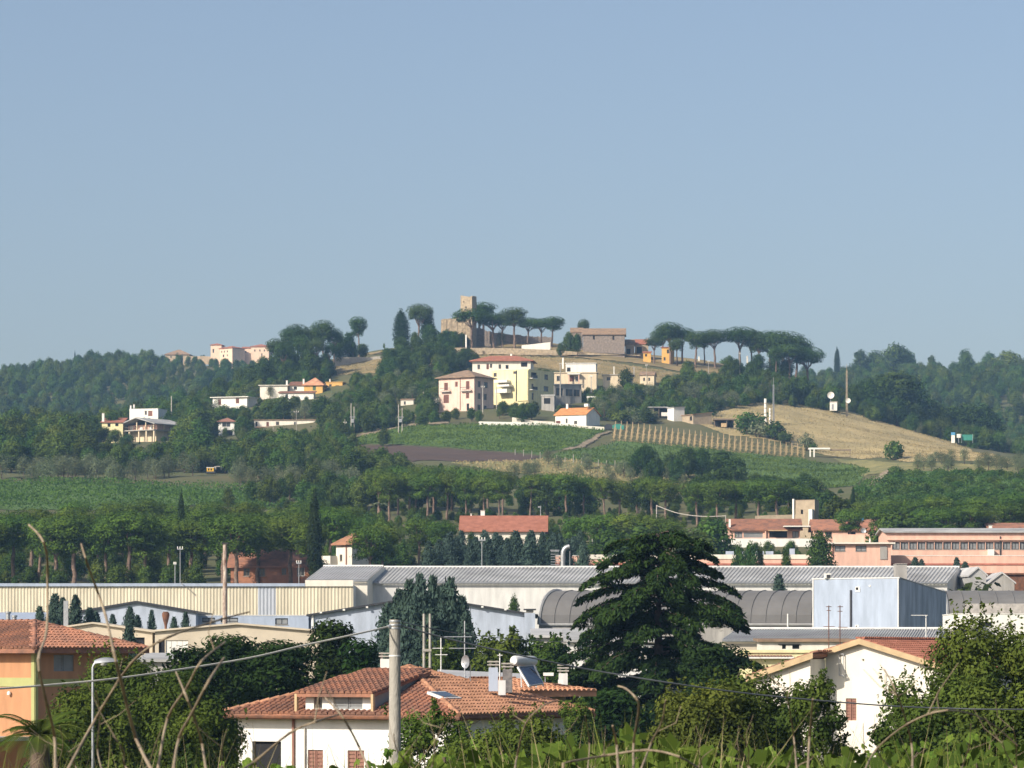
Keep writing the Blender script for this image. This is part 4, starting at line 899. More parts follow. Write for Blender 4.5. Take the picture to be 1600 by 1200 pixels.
wall_run('yard_wall', 'tan yard wall left of the tower house', 'wall', [(1180,806),(1200,805),(1244,804)], 816, .5, M_tan, 712)
wall_run('retaining_wall', 'long white retaining wall below the restaurant', 'wall', [(1122,841.5),(1262,841.5),(1290,843)], 872, .6, M_white, Dr-10)
H('house', 'red roofed building at the edge of the pine wood above the pink works', 'house', 1548, 1660, None, 830, 846, D=665, theta=1, depth=9, wall=M_salmon, roof='gx', rm=M_tile, rise=1.4, over=.5, guard=True, chim=[(1546,1551,820,829,.4)])

# salmon pink works
Dk = 572
o = H('pink_factory', 'long low salmon pink factory with white parapet and red band', 'factory', 868, 1640, None, 868.5, 896, D=Dk, theta=0, depth=14, wall=M_salmon, roof='parapet', rm=M_conc, trim=M_white, sink=4)
part(o, 'parapet', 905, 1302, 866.5, 873.5, -.12, -.01, M_peach); part(o, 'red_band', 868, 1640, 880.2, 883, -.1, -.01, mat('red band paint', (.48,.17,.12), .9, .2, .8))
for x0, x1, y0 in ((1135,1147,861),(1152.5,1164,861),(1182,1194.5,861),(1197.5,1209,861),(1235,1242.5,857)): part(o, 'roof_vent', x0, x1, y0, 868.3, .8, 1.9, M_bluew)
o = H('pink_office', 'salmon pink office block with flat overhanging roof and two wide windows', 'factory', 1299, 1392, None, 850, 878, D=566, theta=0, depth=8, wall=M_salmon, roof='flat', rm=M_peach, over=.6, front=[(1304,852.5,1321,861.5,'f'),(1337,852.5,1354,861.5,'f')])
part(o, 'roof_block', 1307, 1352.5, 834.5, 847.4, 1.5, 6, M_salmon); part(o, 'downpipe', 1300.4, 1302, 852, 874, -.14, -.01, M_shutb); part(o, 'door', 1375, 1386, 853, 874, -.12, -.01, M_grey); part(o, 'vent_pipe', 1359, 1361, 841, 847.4, 1, 1.2, M_frame)
dish('grey dish on the pink office roof', 1349, 829, 567.5, 4.2, M_steel, leg=1.2)
o = H('pink_hall', 'long salmon pink hall with ribbon windows under a grey eave', 'factory', 1386, 1640, None, 832, 880, D=600, theta=0, depth=14, wall=M_salmon, roof='gx', rm=M_metal, rise=.7, over=.5, rev=.35,
   front=[(1394+i*13.3,847,1394+i*13.3+12.3,858.5,'f') for i in range(18)])
part(o, 'coping', 1386, 1640, 842.6, 844.2, -.35, -.01, M_salmon); part(o, 'plant_box', 1543, 1552, 858.6, 874, -1.2, -.02, M_white); part(o, 'downpipe', 1562, 1563.6, 838, 874, -.16, -.01, M_dsteel)
# duct and ladder cage at the left end of the pink works
Dq = 566; g = W(884, 892, Dq); o = empty('air_duct', g); tag(o, 'bent silver ventilation duct at the end of the pink factory', 'duct')
q = lambda x, y: W(x, y, Dq)-g
MB().tube([q(879.5,895), q(879.5,868), q(880,862), q(882,857.5), q(885.5,855), q(890,853.8)], [.36]*6, 12, M_steel).build('duct', None, o)
MB().lathe(q(879.5,872), [(.42, 0), (.42, .15)], 12, M_steel).build('flange', None, o)
o = empty('ladder_cage', W(867, 892, Dq)); tag(o, 'caged steel access ladder next to the silver duct', 'ladder'); g = o.location.copy()
for x in (860.5, 866, 873.5):
    MB().tube([q(x,895)+W(884,892,Dq)-g, q(x,861)+W(884,892,Dq)-g], .06, 5, M_steel).build('upright', None, o)
for y in range(862, 892, 4): MB().tube([W(860.5,y,Dq)-g, W(873.5,y,Dq)-g], .05, 5, M_steel).build('rung', None, o)
MB().box(*[v for v in ((860-884)*Dq/F+W(884,0,Dq).x-g.x, (874-884)*Dq/F+W(884,0,Dq).x-g.x)], .1, 1.0, W(0,860.5,Dq).z-g.z, W(0,859,Dq).z-g.z, M_steel).build('platform', None, o)

# white works with grey corrugated roof (skewed plan)
def skew_hall(name, label, xl, xr, xl2, xr2, ye, yr, D, dep, wallm, roofm, nrib, ybase=975, rib=.09):
    o = empty(name, G((xl+xr)/2, D)); tag(o, label, 'factory'); L = o.location
    A, B = W(xl, ye, D)-L, W(xr, ye, D)-L; C, E = W(xr2, yr, D+dep)-L, W(xl2, yr, D+dep)-L
    z0 = min(W(0, ybase, D).z, float(gz(xl, D)), float(gz(xr, D)))-L.z-1
    b = MB(); dn = Vector((0, 0, 1))
    fl = lambda p: Vector((p.x, p.y, z0))
    b.quad(fl(A), fl(B), B, A, wallm); b.quad(fl(B), fl(C), C, B, wallm); b.quad(fl(E), fl(A), A, E, wallm); b.quad(fl(C), fl(E), E, C, wallm); b.build('wall', None, o)
    r = MB(); e1 = Vector((0, -.35, -.02)); up = Vector((0, 0, .06))
    ribbed(r, A+e1+up, B+e1+up, C+up, E+up, nrib, rib, roofm); C2, E2 = C+(C-B), E+(E-A); C2.z, E2.z = B.z, A.z
    ribbed(r, C2+up, E2+up, E+up, C+up, nrib, rib, roofm); r.build('roof', None, o)
    bb = MB(); wb = fl(C2); we = fl(E2); bb.quad(fl(C), wb, C2, C, wallm); bb.quad(we, fl(E), E, E2, wallm); bb.quad(wb, we, E2, C2, wallm); bb.build('rear_wall', None, o)
    rd = MB(); rd.tube([E+Vector((0, 0, .12)), C+Vector((0, 0, .12))], .16, 6, M_offw); rd.build('ridge_cap', None, o)
    gt = MB(); gt.tube([A+e1+Vector((0, -.08, -.05)), B+e1+Vector((0, -.08, -.05))], .12, 6, M_steel); gt.build('gutter', None, o)
    return o
skew_hall('white_factory', 'white walled factory end section with pale ridge and corrugated roof', 477, 574, 505, 599, 907, 886, 478, 11, M_peach, M_metall, 20)
skew_hall('white_factory', 'long white walled factory with grey corrugated roof', 576, 1480, 600, 1499, 910.5, 887.5, 482, 11, M_offw, M_metal, 150)
for k, (xa, xb, xc) in enumerate(((1478,1516,1499),(1520,1546,1533),(1550,1584,1570))):
    pass
H('factory_gable', 'grey gabled shed end at the right of the white factory', 'factory', 1515, 1541, None, 899, 930, D=486, theta=-6, depth=10, wall=M_metal, roof='gy', rm=M_metall, rise=.9, over=.2)
H('factory_gable', 'pale saw tooth gable next to the reddish shed', 'factory', 1546, 1585, None, 911, 930, D=484, theta=0, depth=10, wall=M_grey, roof='gy', rm=M_metall, rise=1.2, over=.2)
o = H('red_shed', 'reddish brown shed beneath the pink factory', 'shed', 1541, 1640, None, 898, 930, D=500, theta=0, depth=8, wall=M_rust, roof='flat', rm=M_rust, over=.3)

# beige ribbed works on the left
Db = 470; L0 = W(250, 1000, Db); o = empty('beige_factory', L0); tag(o, 'long beige works wall of vertical ribbed panels with grey coping', 'factory')
P = lambda x, y, d=0: W(x, y, Db)+Vector((0, d, 0))-L0
for i, (x0, x1, m) in enumerate([(-80,60,M_rib),(60.2,180,M_rib),(180.2,300,M_rib),(300.2,402.8,M_rib),(403,431,M_ribb),(431.2,477,M_rib),(477.2,552,M_rib)]):
    b = MB(); ribbed(b, P(x0,985), P(x1,985), P(x1,916.4), P(x0,916.4), max(4, int((x1-x0)/5)), .05, m); b.build('wall_panel', None, o)
b = MB(); b.box(P(-80,0).x, P(552,0).x, .25, 14, P(0,985).z, P(0,914).z, M_offw); b.build('core_wall', None, o)
b = MB(); b.box(P(-80,0).x, P(476.5,0).x, -.3, .24, P(0,916.2).z, P(0,911.5).z, M_bluep); b.build('coping', None, o)
b = MB(); b.box(P(477,0).x, P(552,0).x, -.25, .24, P(0,916.2).z, P(0,906.5).z, M_peach); b.build('coping', None, o)
for x in (286, 553):
    y = 913 if x == 286 else 911.5
    MB().tube([P(x,y+.5,-.05), P(x,y,-1.0), P(x,y,-1.5)], [.05, .05, .1], 6, M_steel).build('wall_lamp', None, o)

# pale blue gabled sheds in front
H('blue_shed', 'pale blue gabled shed with dark verge before the beige works', 'factory', 120, 306, None, 958, 990, D=436, theta=0, depth=20, wall=M_bluew, roof='gy', rm=M_dsteel, rise=1.15, over=.35, thick=.25, guard=False)
o = H('blue_shed', 'low blue grey link building with pale coping', 'factory', 308, 482, None, 962, 990, D=440, theta=0, depth=10, wall=M_bluep, roof='parapet', rm=M_conc, trim=M_offw, guard=False, front=[(316,965,336,972,'f'),(345,965,372,972,'f'),(430,966,450,976,'f')])
o = H('blue_shed', 'second pale blue gabled shed behind the blue spruces', 'factory', 486, 834, None, 962, 1000, D=428, theta=0, depth=24, wall=M_bluew, roof='gy', rm=M_dsteel, rise=2.0, over=.5, thick=.22, guard=False)
part(o, 'downpipe', 487, 490, 957, 985, -.2, -.01, M_white); part(o, 'chimney', 819.5, 836, 958, 990, -1.6, -.4, M_bluew); part(o, 'chimney_cap', 818, 837.5, 951.5, 953.6, -1.8, -.2, M_dsteel); part(o, 'chimney_neck', 822, 833.5, 953.7, 957.9, -1.5, -.5, M_conc)
d = DIM[o.name]
for k in range(9): part(o, 'purlin_end', 500+k*36, 503.5+k*36, 957.5-(k*36+14)*.115 if k < 4 else 936.5+(k*36-160)*.115, 960-(k*36+14)*.115 if k < 4 else 939+(k*36-160)*.115, -.62, -.51, M_white)
# silver stove pipes at far left
Dv = 400; o = empty('flue_pair', G(16, Dv)); tag(o, 'pair of silver flues on the blue roof at the left', 'flue'); g = o.location
for x, y, r in ((12.5,956,3.6),(22.5,962,3.4)):
    MB().lathe(W(x, 985, Dv)-g, [(r*Dv/F, 0), (r*Dv/F, (985-y)*Dv/F)], 12, M_steel).build('flue', None, o); MB().lathe(W(x, y+2.5, Dv)-g, [(r*1.35*Dv/F, 0), (r*1.35*Dv/F, .2)], 12, M_steel).build('cowl', None, o)
H('blue_shed', 'low blue roofed shed at the far left under the flues', 'factory', -60, 62, None, 973, 1000, D=404, theta=0, depth=10, wall=M_bluew, roof='shed', rm=M_bluep, rise=1.0, over=.4, guard=False)
# low beige buildings
M_lb = mat('beige render', (.60,.52,.40), .9, .1, .4)
o = H('low_beige_building', 'low beige building with shallow gable left of the white garage doors', 'building', 52, 238, None, 988, 1040, D=338, theta=0, depth=14, wall=M_lb, roof='gy', rm=M_lb, rise=.75, over=.3, thick=.16, guard=False, front=[(158,997,176,1006,'W'),(205,996,226,1010,'o')])
part(o, 'flue', 95, 102, 938, 984, 2, 2.4, M_steel)
o = H('low_beige_building', 'low beige building with shallow gable and white garage doors', 'building', 242, 500, None, 987, 1040, D=334, theta=0, depth=14, wall=M_lb, roof='gy', rm=M_lb, rise=.62, over=.3, thick=.16, guard=False, front=[(248,999,257.5,1023,'o'),(259,1000.5,294,1023.5,'W')])
o = H('shed', 'corrugated grey lean-to roof below the white garage doors', 'shed', 222, 300, None, 1034, 1060, D=300, theta=0, depth=8, wall=M_grey, roof='shed', rm=M_metal, rise=.5, over=.4, guard=False)
Dv = 336; g = G(259, Dv); o = empty('terracotta_vase', W(259, 981, Dv)); tag(o, 'tall slender brown vase standing on the beige roof', 'vase')
MB().lathe((0, 0, 0), [(.1, -.25), (.11, .1), (.14, .3), (.26, .75), (.33, 1.1), (.31, 1.3), (.22, 1.38), (.24, 1.42), (.18, 1.42)], 14, M_rust).build('body', None, o)

# barrel vaulted hall: cross section swept along a skewed axis
def barrel(name, label, xl, xr, ytop, yeave, D, dep, skew, m, n=14, seams=18, wallm=None, ybase=1010):
    o = empty(name, W(xl, ybase, D)); tag(o, label, 'factory'); L = o.location; zl = min(-2, float(gz(xl, D))-L.z-.5, float(gz(xr, D))-L.z-.5); ze = W(0, yeave, D).z-L.z; hz = (yeave-ytop)*(D+dep/2)/F
    b = MB(); xe = W(xr, 0, D).x-L.x; pr = []
    for i in range(n+1):
        a = math.pi*i/n; y = dep/2*(1-math.cos(a)); pr.append((skew*y, y, ze+hz*math.sin(a)**.85))
    A = [Vector(p) for p in pr]; Bq = [p+Vector((xe, 0, 0)) for p in A]
    for i in range(n): b.add([A[i], Bq[i], Bq[i+1], A[i+1]], [(0, 1, 2, 3)], m, True)
    b.build('roof', None, o)
    w = MB(); lo = lambda p: Vector((p.x, p.y, zl)); wm = wallm or M_grey
    w.quad(lo(A[0]), lo(Bq[0]), Bq[0], A[0], wm); w.quad(lo(Bq[-1]), lo(A[-1]), A[-1], Bq[-1], wm)
    for Q, rv in ((A, 1), (Bq, 0)):
        vs = [lo(Q[-1]), lo(Q[0])]+Q; f = tuple(range(len(vs))); w.add(vs, [f if rv == 0 else tuple(reversed(f))], wm)
    w.build('wall', None, o)
    for k in range(seams+1):
        t = k/seams; s = MB(); s.tube([A[i].lerp(Bq[i], t)+Vector((0, -.02, .03)) for i in range(0, n//2+2)], .05 if 0 < k < seams else .2, 5, m if k else M_metal); s.build('seam', None, o)
    e = MB(); e.tube([A[0]+Vector((0, -.15, 0)), Bq[0]+Vector((0, -.15, 0))], .14, 6, M_metal); e.build('gutter', None, o)
    return o
barrel('barrel_hall', 'long hall with dark grey barrel vaulted felt roof', 842, 1290, 922, 976, 436, 13, .33, M_barrel, seams=19)
barrel('barrel_hall', 'dark grey barrel roof behind the white yard at right', 1480, 1640, 922, 965, 446, 12, 0, M_barrel, seams=6)
# light blue cube with sloping side parapet
Df = 412; ppm = F/Df; th = R(36); o = empty('blue_cube_building', W(1405, 1010, Df), -th); tag(o, 'tall light blue block with sloping grey shaded side', 'factory')
wl = 128/ppm/math.cos(th); wr = 87/ppm/math.sin(th); z = lambda y: (1010-y)/ppm; hT = z(903.5); hB = z(924); b = MB()
b.quad((-wl, 0, -2), (0, 0, -2), (0, 0, hT), (-wl, 0, hT), M_bluep); b.build('front_wall', None, o)
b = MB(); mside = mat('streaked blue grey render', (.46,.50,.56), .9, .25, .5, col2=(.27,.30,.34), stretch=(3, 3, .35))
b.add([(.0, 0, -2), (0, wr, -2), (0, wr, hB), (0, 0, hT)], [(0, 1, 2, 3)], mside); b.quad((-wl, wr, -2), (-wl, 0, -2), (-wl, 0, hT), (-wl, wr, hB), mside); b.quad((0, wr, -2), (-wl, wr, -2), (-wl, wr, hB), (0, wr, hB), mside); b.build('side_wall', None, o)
MB().add([(-wl+.1, .1, hT-.3), (-.1, .1, hT-.3), (-.1, wr-.1, hB-.3), (-wl+.1, wr-.1, hB-.3)], [(0, 1, 2, 3)], M_metal).build('roof', None, o)
MB().box(-wl-.06, .06, -.06, .14, hT+.002, hT+.12, M_offw).build('coping', None, o)
MB().hexa([(-.14, .15, hT-.0), (.06, .15, hT), (.06, wr, hB), (-.14, wr, hB), (-.14, .15, hT+.1), (.06, .15, hT+.1), (.06, wr, hB+.1), (-.14, wr, hB+.1)], M_metal).build('coping', None, o)
f = lambda x: (x-1405)/ppm/math.cos(th)
MB().box(f(1277.4), f(1279), -.1, -.005, -2, hT-.02, M_offw).build('corner_trim', None, o); MB().box(f(1403.3), f(1404.8), -.1, -.005, -2, hT-.02, M_offw).build('corner_trim', None, o)
MB().box(f(1333.5), f(1335.8), -.16, -.01, z(990), z(921), M_dsteel).build('drainpipe', None, o)
for (x0, x1, y0, y1) in ((1341,1348,916,924),(1341,1346,976,984)):
    MB().box(f(x0), f(x1), -.07, -.005, z(y1), z(y0), M_frame).build('vent_frame', None, o); MB().box(f(x0+1), f(x1-2.5), -.09, -.071, z(y1-3), z(y0+1), M_dark).build('vent', None, o)
MB().box(f(1361), f(1363.5), -.07, -.005, z(916), z(913.5), M_white).build('vent_frame', None, o)
BOXES.append((1277, 1492, 905, 985, Df))
small('roof_unit', 'white air conditioning unit on the blue block roof', 'air conditioner', [('case',1292,1302,895,902.6,3,4,M_white),('fan_grille',1295,1301,897,902,2.95,2.99,M_dsteel)], Df+2)
small('stair_tower', 'dark grey stair head behind the blue block', 'stair head', [('wall',1406,1423,880,906,4,7,M_grey),('cap',1405.5,1423.5,879,879.9,3.9,7.1,M_conc)], Df+10)
# yard buildings right of the blue block
o = H('yard_building', 'white yard building with grey block wall on its roof', 'building', 1490, 1640, None, 960, 1010, D=395, theta=0, depth=10, wall=M_white, roof='parapet', rm=M_conc, front=[(1530,972,1550,979,'o'),(1494,976,1506,988,'o')], guard=False)
part(o, 'block_wall', 1517, 1640, 942, 957.5, 5, 5.4, mat('grey blockwork', (.45,.42,.38), .95, .2, 2)); part(o, 'stair_side', 1502, 1524, 965, 982, -3, -.02, M_white); part(o, 'tank', 1483, 1500, 985, 1012, -5, -3.5, M_dsteel)
# grey corrugated lower roof
o = skew_hall('corrugated_shed', 'low shed with weathered corrugated roof before the blue block', 1128, 1492, 1150, 1500, 1000, 984.5, 350, 9, M_lb, M_metal, 85, ybase=1040, rib=.07)
o = H('beige_house', 'beige house with row of tiles along its eave behind the gabled house', 'house', 1190, 1330, None, 1003, 1050, D=318, theta=0, depth=6, wall=M_peach, roof='shed', rm=M_tileo, rise=.12, over=.3, guard=False, front=[(1222,1007.5,1228,1014,'o'),(1238,1007.5,1249,1014,'o')])
part(o, 'wall_board', 1216, 1250, 1006, 1007.2, -.12, -.01, M_dark)
o = H('yellow_house', 'yellow walled house with scalloped white eave beside the cedar', 'house', 1160, 1300, None, 1020, 1060, D=296, theta=0, depth=5, wall=M_yellow, roof='flat', rm=M_yellow, over=.15, guard=False)
part(o, 'white_eave', 1168, 1240, 1026, 1029, -.5, -.02, M_white)
for k in range(14): part(o, 'tile_end', 1168+k*5, 1171.5+k*5, 1023.6, 1025.9, -.55, -.03, M_shutb)
# glazed lean-to left of the cedar
o = H('greenhouse_shed', 'grey roofed shed with pale vertical panels left of the cedar', 'shed', 888, 1030, None, 1003, 1048, D=322, theta=0, depth=9, wall=M_offw, roof='shed', rm=M_metal, rise=.9, over=.4, guard=False, front=[(902+i*11,1005,902+i*11+9.5,1022,'f') for i in range(9)])
part(o, 'concrete_beam', 888, 1030, 1023, 1029, -.2, -.01, M_conc)
o = H('grey_roof_shed', 'shed with blue grey roof sheets left of the cedar trunk', 'shed', 836, 960, None, 996, 1040, D=360, theta=0, depth=9, wall=M_grey, roof='shed', rm=M_metall, rise=.7, over=.4, guard=False)
# chimney pipe and tall old pole
pole('flue_pipe', 'white flue pipe before the barrel roof', 1231, 959, 425, 3.4, M_frame, [], 'flue')
Dv = 352; o = pole('old_pole', 'tall weathered pole with rusty peeling surface and cap', 351.5, 849, Dv, 8.5, mat('peeling paint pole', (.55,.48,.40), .9, .3, 2.2, col2=(.16,.085,.06), stretch=(1, 1, .45)), [], 'pole')
MB().box(-.3, .3, -.3, .3, W(0,849.5,Dv).z-o.location.z, W(0,848,Dv).z-o.location.z, M_dsteel).build('cap', None, o)
pole('flood_light', 'floodlight pole with twin heads behind the left works', 281.5, 858, 530, 1.4, M_steel, [(0, 9, 1.6)], 'floodlight')
pole('flood_light', 'shorter floodlight pole behind the left works', 273.5, 882, 528, 1.6, M_steel, [(0, 4, 1.2)], 'floodlight')
pole('flood_light', 'floodlight pole in front of the dark cypress hedge', 753, 844, 535, 1.6, M_steel, [(0, 11, 2.2)], 'floodlight')
pole('power_pole', 'concrete pole among the pines above the red tiled farmhouse', 909.5, 781, hit(909,801,700), 2.2, M_conc, [], 'power pole')
pole('power_pole', 'concrete pole before the olive clump right of the farmhouse pines', 993, 784, hit(993,800,700), 1.6, M_conc, [], 'power pole')
pole('power_pole', 'concrete pole at the left end of the pine avenue cable', 1026, 789, 740, 2.2, M_conc, [], 'power pole')
pole('power_pole', 'short pole at the corner of the restaurant roof', 1134, 805, 700, 2.0, M_conc, [], 'power pole')
pole('power_pole', 'short stump pole in front of the yellowing bush', 925.5, 842, 585, 2.0, M_conc, [], 'power pole')
pole('street_lamp', 'lamp post with white head before the russet brick house', 467, 880, 540, 1.4, M_steel, [(0, 8, 2)], 'lamp')
# ------------------------------------------------------------------ near houses
def tile_mesh(w=.215, L=.44, r=.085, seg=4):
    """one barrel roof tile, lying along +y (up the slope), z up"""
    vs = []; fs = []
    for y, rr, zz in ((0, 1.0, .028), (L, .82, .0)):
        for i in range(seg+1):
            a = math.pi*i/seg; vs.append((w/2*rr*math.cos(a), y, zz+r*rr*math.sin(a)))
    for i in range(seg): fs.append((i, i+1, seg+2+i, seg+1+i))
    b = len(vs); vs += [(w/2, 0, 0), (-w/2, 0, 0)]
    fs.append(tuple([b, b+1]+list(range(seg, -1, -1))))
    return vs, fs
TV, TF = tile_mesh()
def tiles(parent, A, B, poly, m, nobj=0, pw=.285, pl=.40, near=None, lift=.02, sc=1.18):
    """barrel tiles over a sloping polygon in the parent's space: eave line A->B, poly the outline. nobj tiles become parts, the rest one mesh"""
    A = Vector(A); B = Vector(B); ex = (B-A).normalized(); P = [Vector(p) for p in poly]
    nz_ = None
    for i in range(2, len(P)):
        c = (P[1]-P[0]).cross(P[i]-P[0])
        if c.length > 1e-4: nz_ = c.normalized(); break
    if nz_.z < 0: nz_ = -nz_
    ey = nz_.cross(ex).normalized()
    if ey.z < 0: ey = -ey; 
    q = [((p-A).dot(ex), (p-A).dot(ey)) for p in P]; pos = []
    x0, x1 = min(a for a, _ in q), max(a for a, _ in q); y1 = max(b for _, b in q)
    rr = random.Random(9)
    for i in range(int((x1-x0)/pw)+1):
        for j in range(int(y1/pl)+1):
            x, y = x0+pw*(i+.5), pl*j-.02
            if inside(x, y+.12, q): pos.append((x+rr.uniform(-.012, .012), y+rr.uniform(-.015, .015), rr.uniform(-.03, .03)))
    M3 = Matrix((ex, ey, nz_)).transposed()
    mk = lambda x, y: A+ex*x+ey*y+nz_*lift
    if near is not None: pos.sort(key=lambda p: (mk(p[0], p[1])-Vector(near)).length)
    me = bpy.data.meshes.new('tile'); me.from_pydata(TV, [], TF); me.materials.append(m); me.update()
    for (x, y, r_) in pos[:nobj]:
        o = link('tile', me, parent); o.matrix_local = Matrix.Translation(mk(x, y)) @ (M3 @ Matrix.Rotation(r_, 3, 'Z')).to_4x4() @ Matrix.Diagonal((sc, sc, sc, 1))
    if len(pos) > nobj:
        b = MB()
        for (x, y, r_) in pos[nobj:]:
            R3 = M3 @ Matrix.Rotation(r_, 3, 'Z'); o_ = mk(x, y)
            b.add([o_+R3 @ Vector(v)*sc for v in TV], TF, m)
        c = b.build('roof_tile', None, parent); c['kind'] = 'stuff'
def ridge(parent, a, b_, m, name='ridge_tile', r=.12):
    a = Vector(a); b_ = Vector(b_); n = max(2, int((b_-a).length/.45))
    for i in range(n):
        p, q = a.lerp(b_, i/n), a.lerp(b_, (i+1.08)/n); MB().tube([p+Vector((0, 0, .02)), q+Vector((0, 0, .05))], [r, r*1.12], 8, m).build(name, None, parent)

# --- white house with terracotta hipped roof
o = H('white_house', 'white house with terracotta hipped roof and wide dormer', 'house', 358, 708, 905, 1117, D=164, theta=29, wall=M_white, roof='hip', rm=M_tile, rise=2.0, over=.62, rev=.2, guard=False,
  front=[(382,1162,430,1215,'o'),(474,1174.5,499,1225,'r'),(539,1174.5,566,1225,'r')], side=[(760,1150,790,1185,'w'),(840,1150,862,1190,'w')])
d = DIM[o.name]; wl, wr, Hh = d['wl'], d['wr'], d['H']; a = .62; hw = min(wl, wr)/2+a; k = 2.0/hw; zE = Hh-.02
roof = [c for c in o.children if c.name.startswith('roof')][0]
if wl >= wr: r1, r2 = (-wl-a+hw, wr/2, zE+2), (a-hw, wr/2, zE+2)
else: r1, r2 = (-wl/2, -a+hw, zE+2), (-wl/2, wr+a-hw, zE+2)
cL, cM, cR, cB = (-wl-a, -a, zE), (a, -a, zE), (a, wr+a, zE), (-wl-a, wr+a, zE)
DX0, DX1 = -7.35, -3.95            # dormer
tiles(roof, cM, cR, [cM, cR, r2, r1] if wl < wr else [cM, cR, r2], M_tilel, 290, near=(a, -a+1, zE))  # paler tile colour paints stronger sunlight onto this slope
tiles(roof, cL, (DX0-.25, -a, zE), [cL, (DX0-.25, -a, zE), (DX0-.25, -a+(wl+a+DX0-.25), zE+k*(wl+a+DX0-.25))], M_tile)
tiles(roof, (DX1+.25, -a, zE), cM, [(DX1+.25, -a, zE), cM, r1, (-wl/2, -a+hw*.97, zE+1.94), (DX1+.25, -a+hw*.8, zE+1.6)], M_tile)
tiles(roof, (DX0-.25, -a, zE), (DX1+.25, -a, zE), [(DX0-.25, -a, zE), (DX1+.25, -a, zE), (DX1+.25, -.25, zE+k*.37), (DX0-.25, -.25, zE+k*.37)], M_tile)
for p, q in ((cL, r1), (cM, r1 if wl < wr else r2), (cR, r2), (r1, r2)): ridge(roof, p, q, M_tilel)
dz0, dz1 = zE+.16, zE+.92
dm = MB(); wall_face(dm, (DX0, -.12, dz0-.3), (1, 0, 0), DX1-DX0, dz1-dz0+.3, [(.42, .38, .85, .98), (1.42, .38, 2.9, .98)], .14, M_white)
for x in (DX0, DX1): dm.add([(x, -.12, dz0-.3), (x, 4.6, zE+k*5.2-.3), (x, 4.6, zE+k*5.2), (x, -.12, dz1)], [(0, 1, 2, 3), (3, 2, 1, 0)], M_white)
dorm = dm.build('dormer', None, o)
for q, kd in (((.42, .38, .85, .98), 'w'), ((1.42, .38, 2.9, .98), 'B')): opening(o, (DX0, -.12, dz0-.3), (1, 0, 0), q, kd, .14)
tp = [(DX0-.3, -.55, dz1-.02), (DX1+.3, -.55, dz1-.02), (DX1+.1, 4.75, dz1+.18*5.3), (DX0-.1, 4.75, dz1+.18*5.3)]
rb = MB(); roof_solid(rb, [tp], .14, M_tile); dr = rb.build('dormer_roof', None, o); tiles(dr, tp[0], tp[1], tp, M_tile)
for s in (DX0-.3, DX1+.18):
    b = MB(); b.hexa([(s, -.56, zE+.1), (s+.12, -.56, zE+.1), (s+.12, -.4, zE+.1), (s, -.4, zE+.1), (s, -.56, dz1-.03), (s+.12, -.56, dz1-.03), (s+.12, -.4, dz1-.03), (s, -.4, dz1-.03)], M_fascia); b.build('dormer_post', None, o)
part(o, 'drainpipe', 450, 453, 1122, 1330, -.12, -.02, M_shutb); part(o, 'drainpipe', 470, 471.5, 1140, 1330, -.1, -.02, M_conc)
MB().tube([(-wl-a, -a-.06, zE-.12), (a+.06, -a-.06, zE-.12), (a+.06, wr+a, zE-.12)], .075, 6, M_rust).build('gutter', None, o)
for t in (.12, .4, .62, .85): MB().tube([(a-.02, wr*t, zE-.25), (.06, wr*t, zE-.45), (.06, wr*t, -1)], .04, 6, M_frame).build('downpipe', None, o)
# skylight on the paler right slope, chimneys
sx = Vector((a-1.75, 1.15, zE+k*1.75+.02)); up = Vector((-1, 0, k)).normalized(); al = Vector((0, 1, 0)); nn = Vector((k, 0, 1)).normalized()
for nm, w_, h_, t0, t1, m in (('skylight_frame', 1.5, .9, .02, .14, M_frame), ('skylight_glass', 1.25, .65, .141, .16, M_glass)):
    c0 = sx+al*(1.5-w_)/2+up*(.9-h_)/2; b = MB(); q = [c0, c0+al*w_, c0+al*w_+up*h_, c0+up*h_]; b.hexa([p+nn*t0 for p in q]+[p+nn*t1 for p in q], m); b.build(nm, None, roof)
def stack(x0, x1, yt, yb, D, m, name='chimney', cap=True, slots=2):
    A, B = W(x0, yb, D), W(x1, yt, D); w_ = B.x-A.x; b = MB(); h_ = B.z-A.z
    zt = B.z-(.34 if cap else 0); b.box(A.x, B.x, D, D+w_*.8, A.z, zt, m)
    if cap:
        for j in range(slots): b.box(A.x-.06, B.x+.06, D-.06, D+w_*.8+.06, zt+.09+j*.14, zt+.15+j*.14, M_conc)
        for (u_, v_) in ((.02, .02), (w_-.12, .02), (.02, w_*.8-.12), (w_-.12, w_*.8-.12)): b.box(A.x+u_, A.x+u_+.1, D+v_, D+v_+.1, zt, zt+.3, M_conc)
    wbuild(o, name, b)
stack(763.5, 778, 1031, 1080, 170, M_bluew); stack(785.5, 800.5, 1034, 1082, 171.5, mat('sooty chimney', (.25,.23,.22), .9, .3, 3, col2=(.08,.08,.08))); stack(778.5, 790, 1063, 1086, 169, M_offw, cap=False)
stack(594, 612, 1018, 1062, 176, M_white)
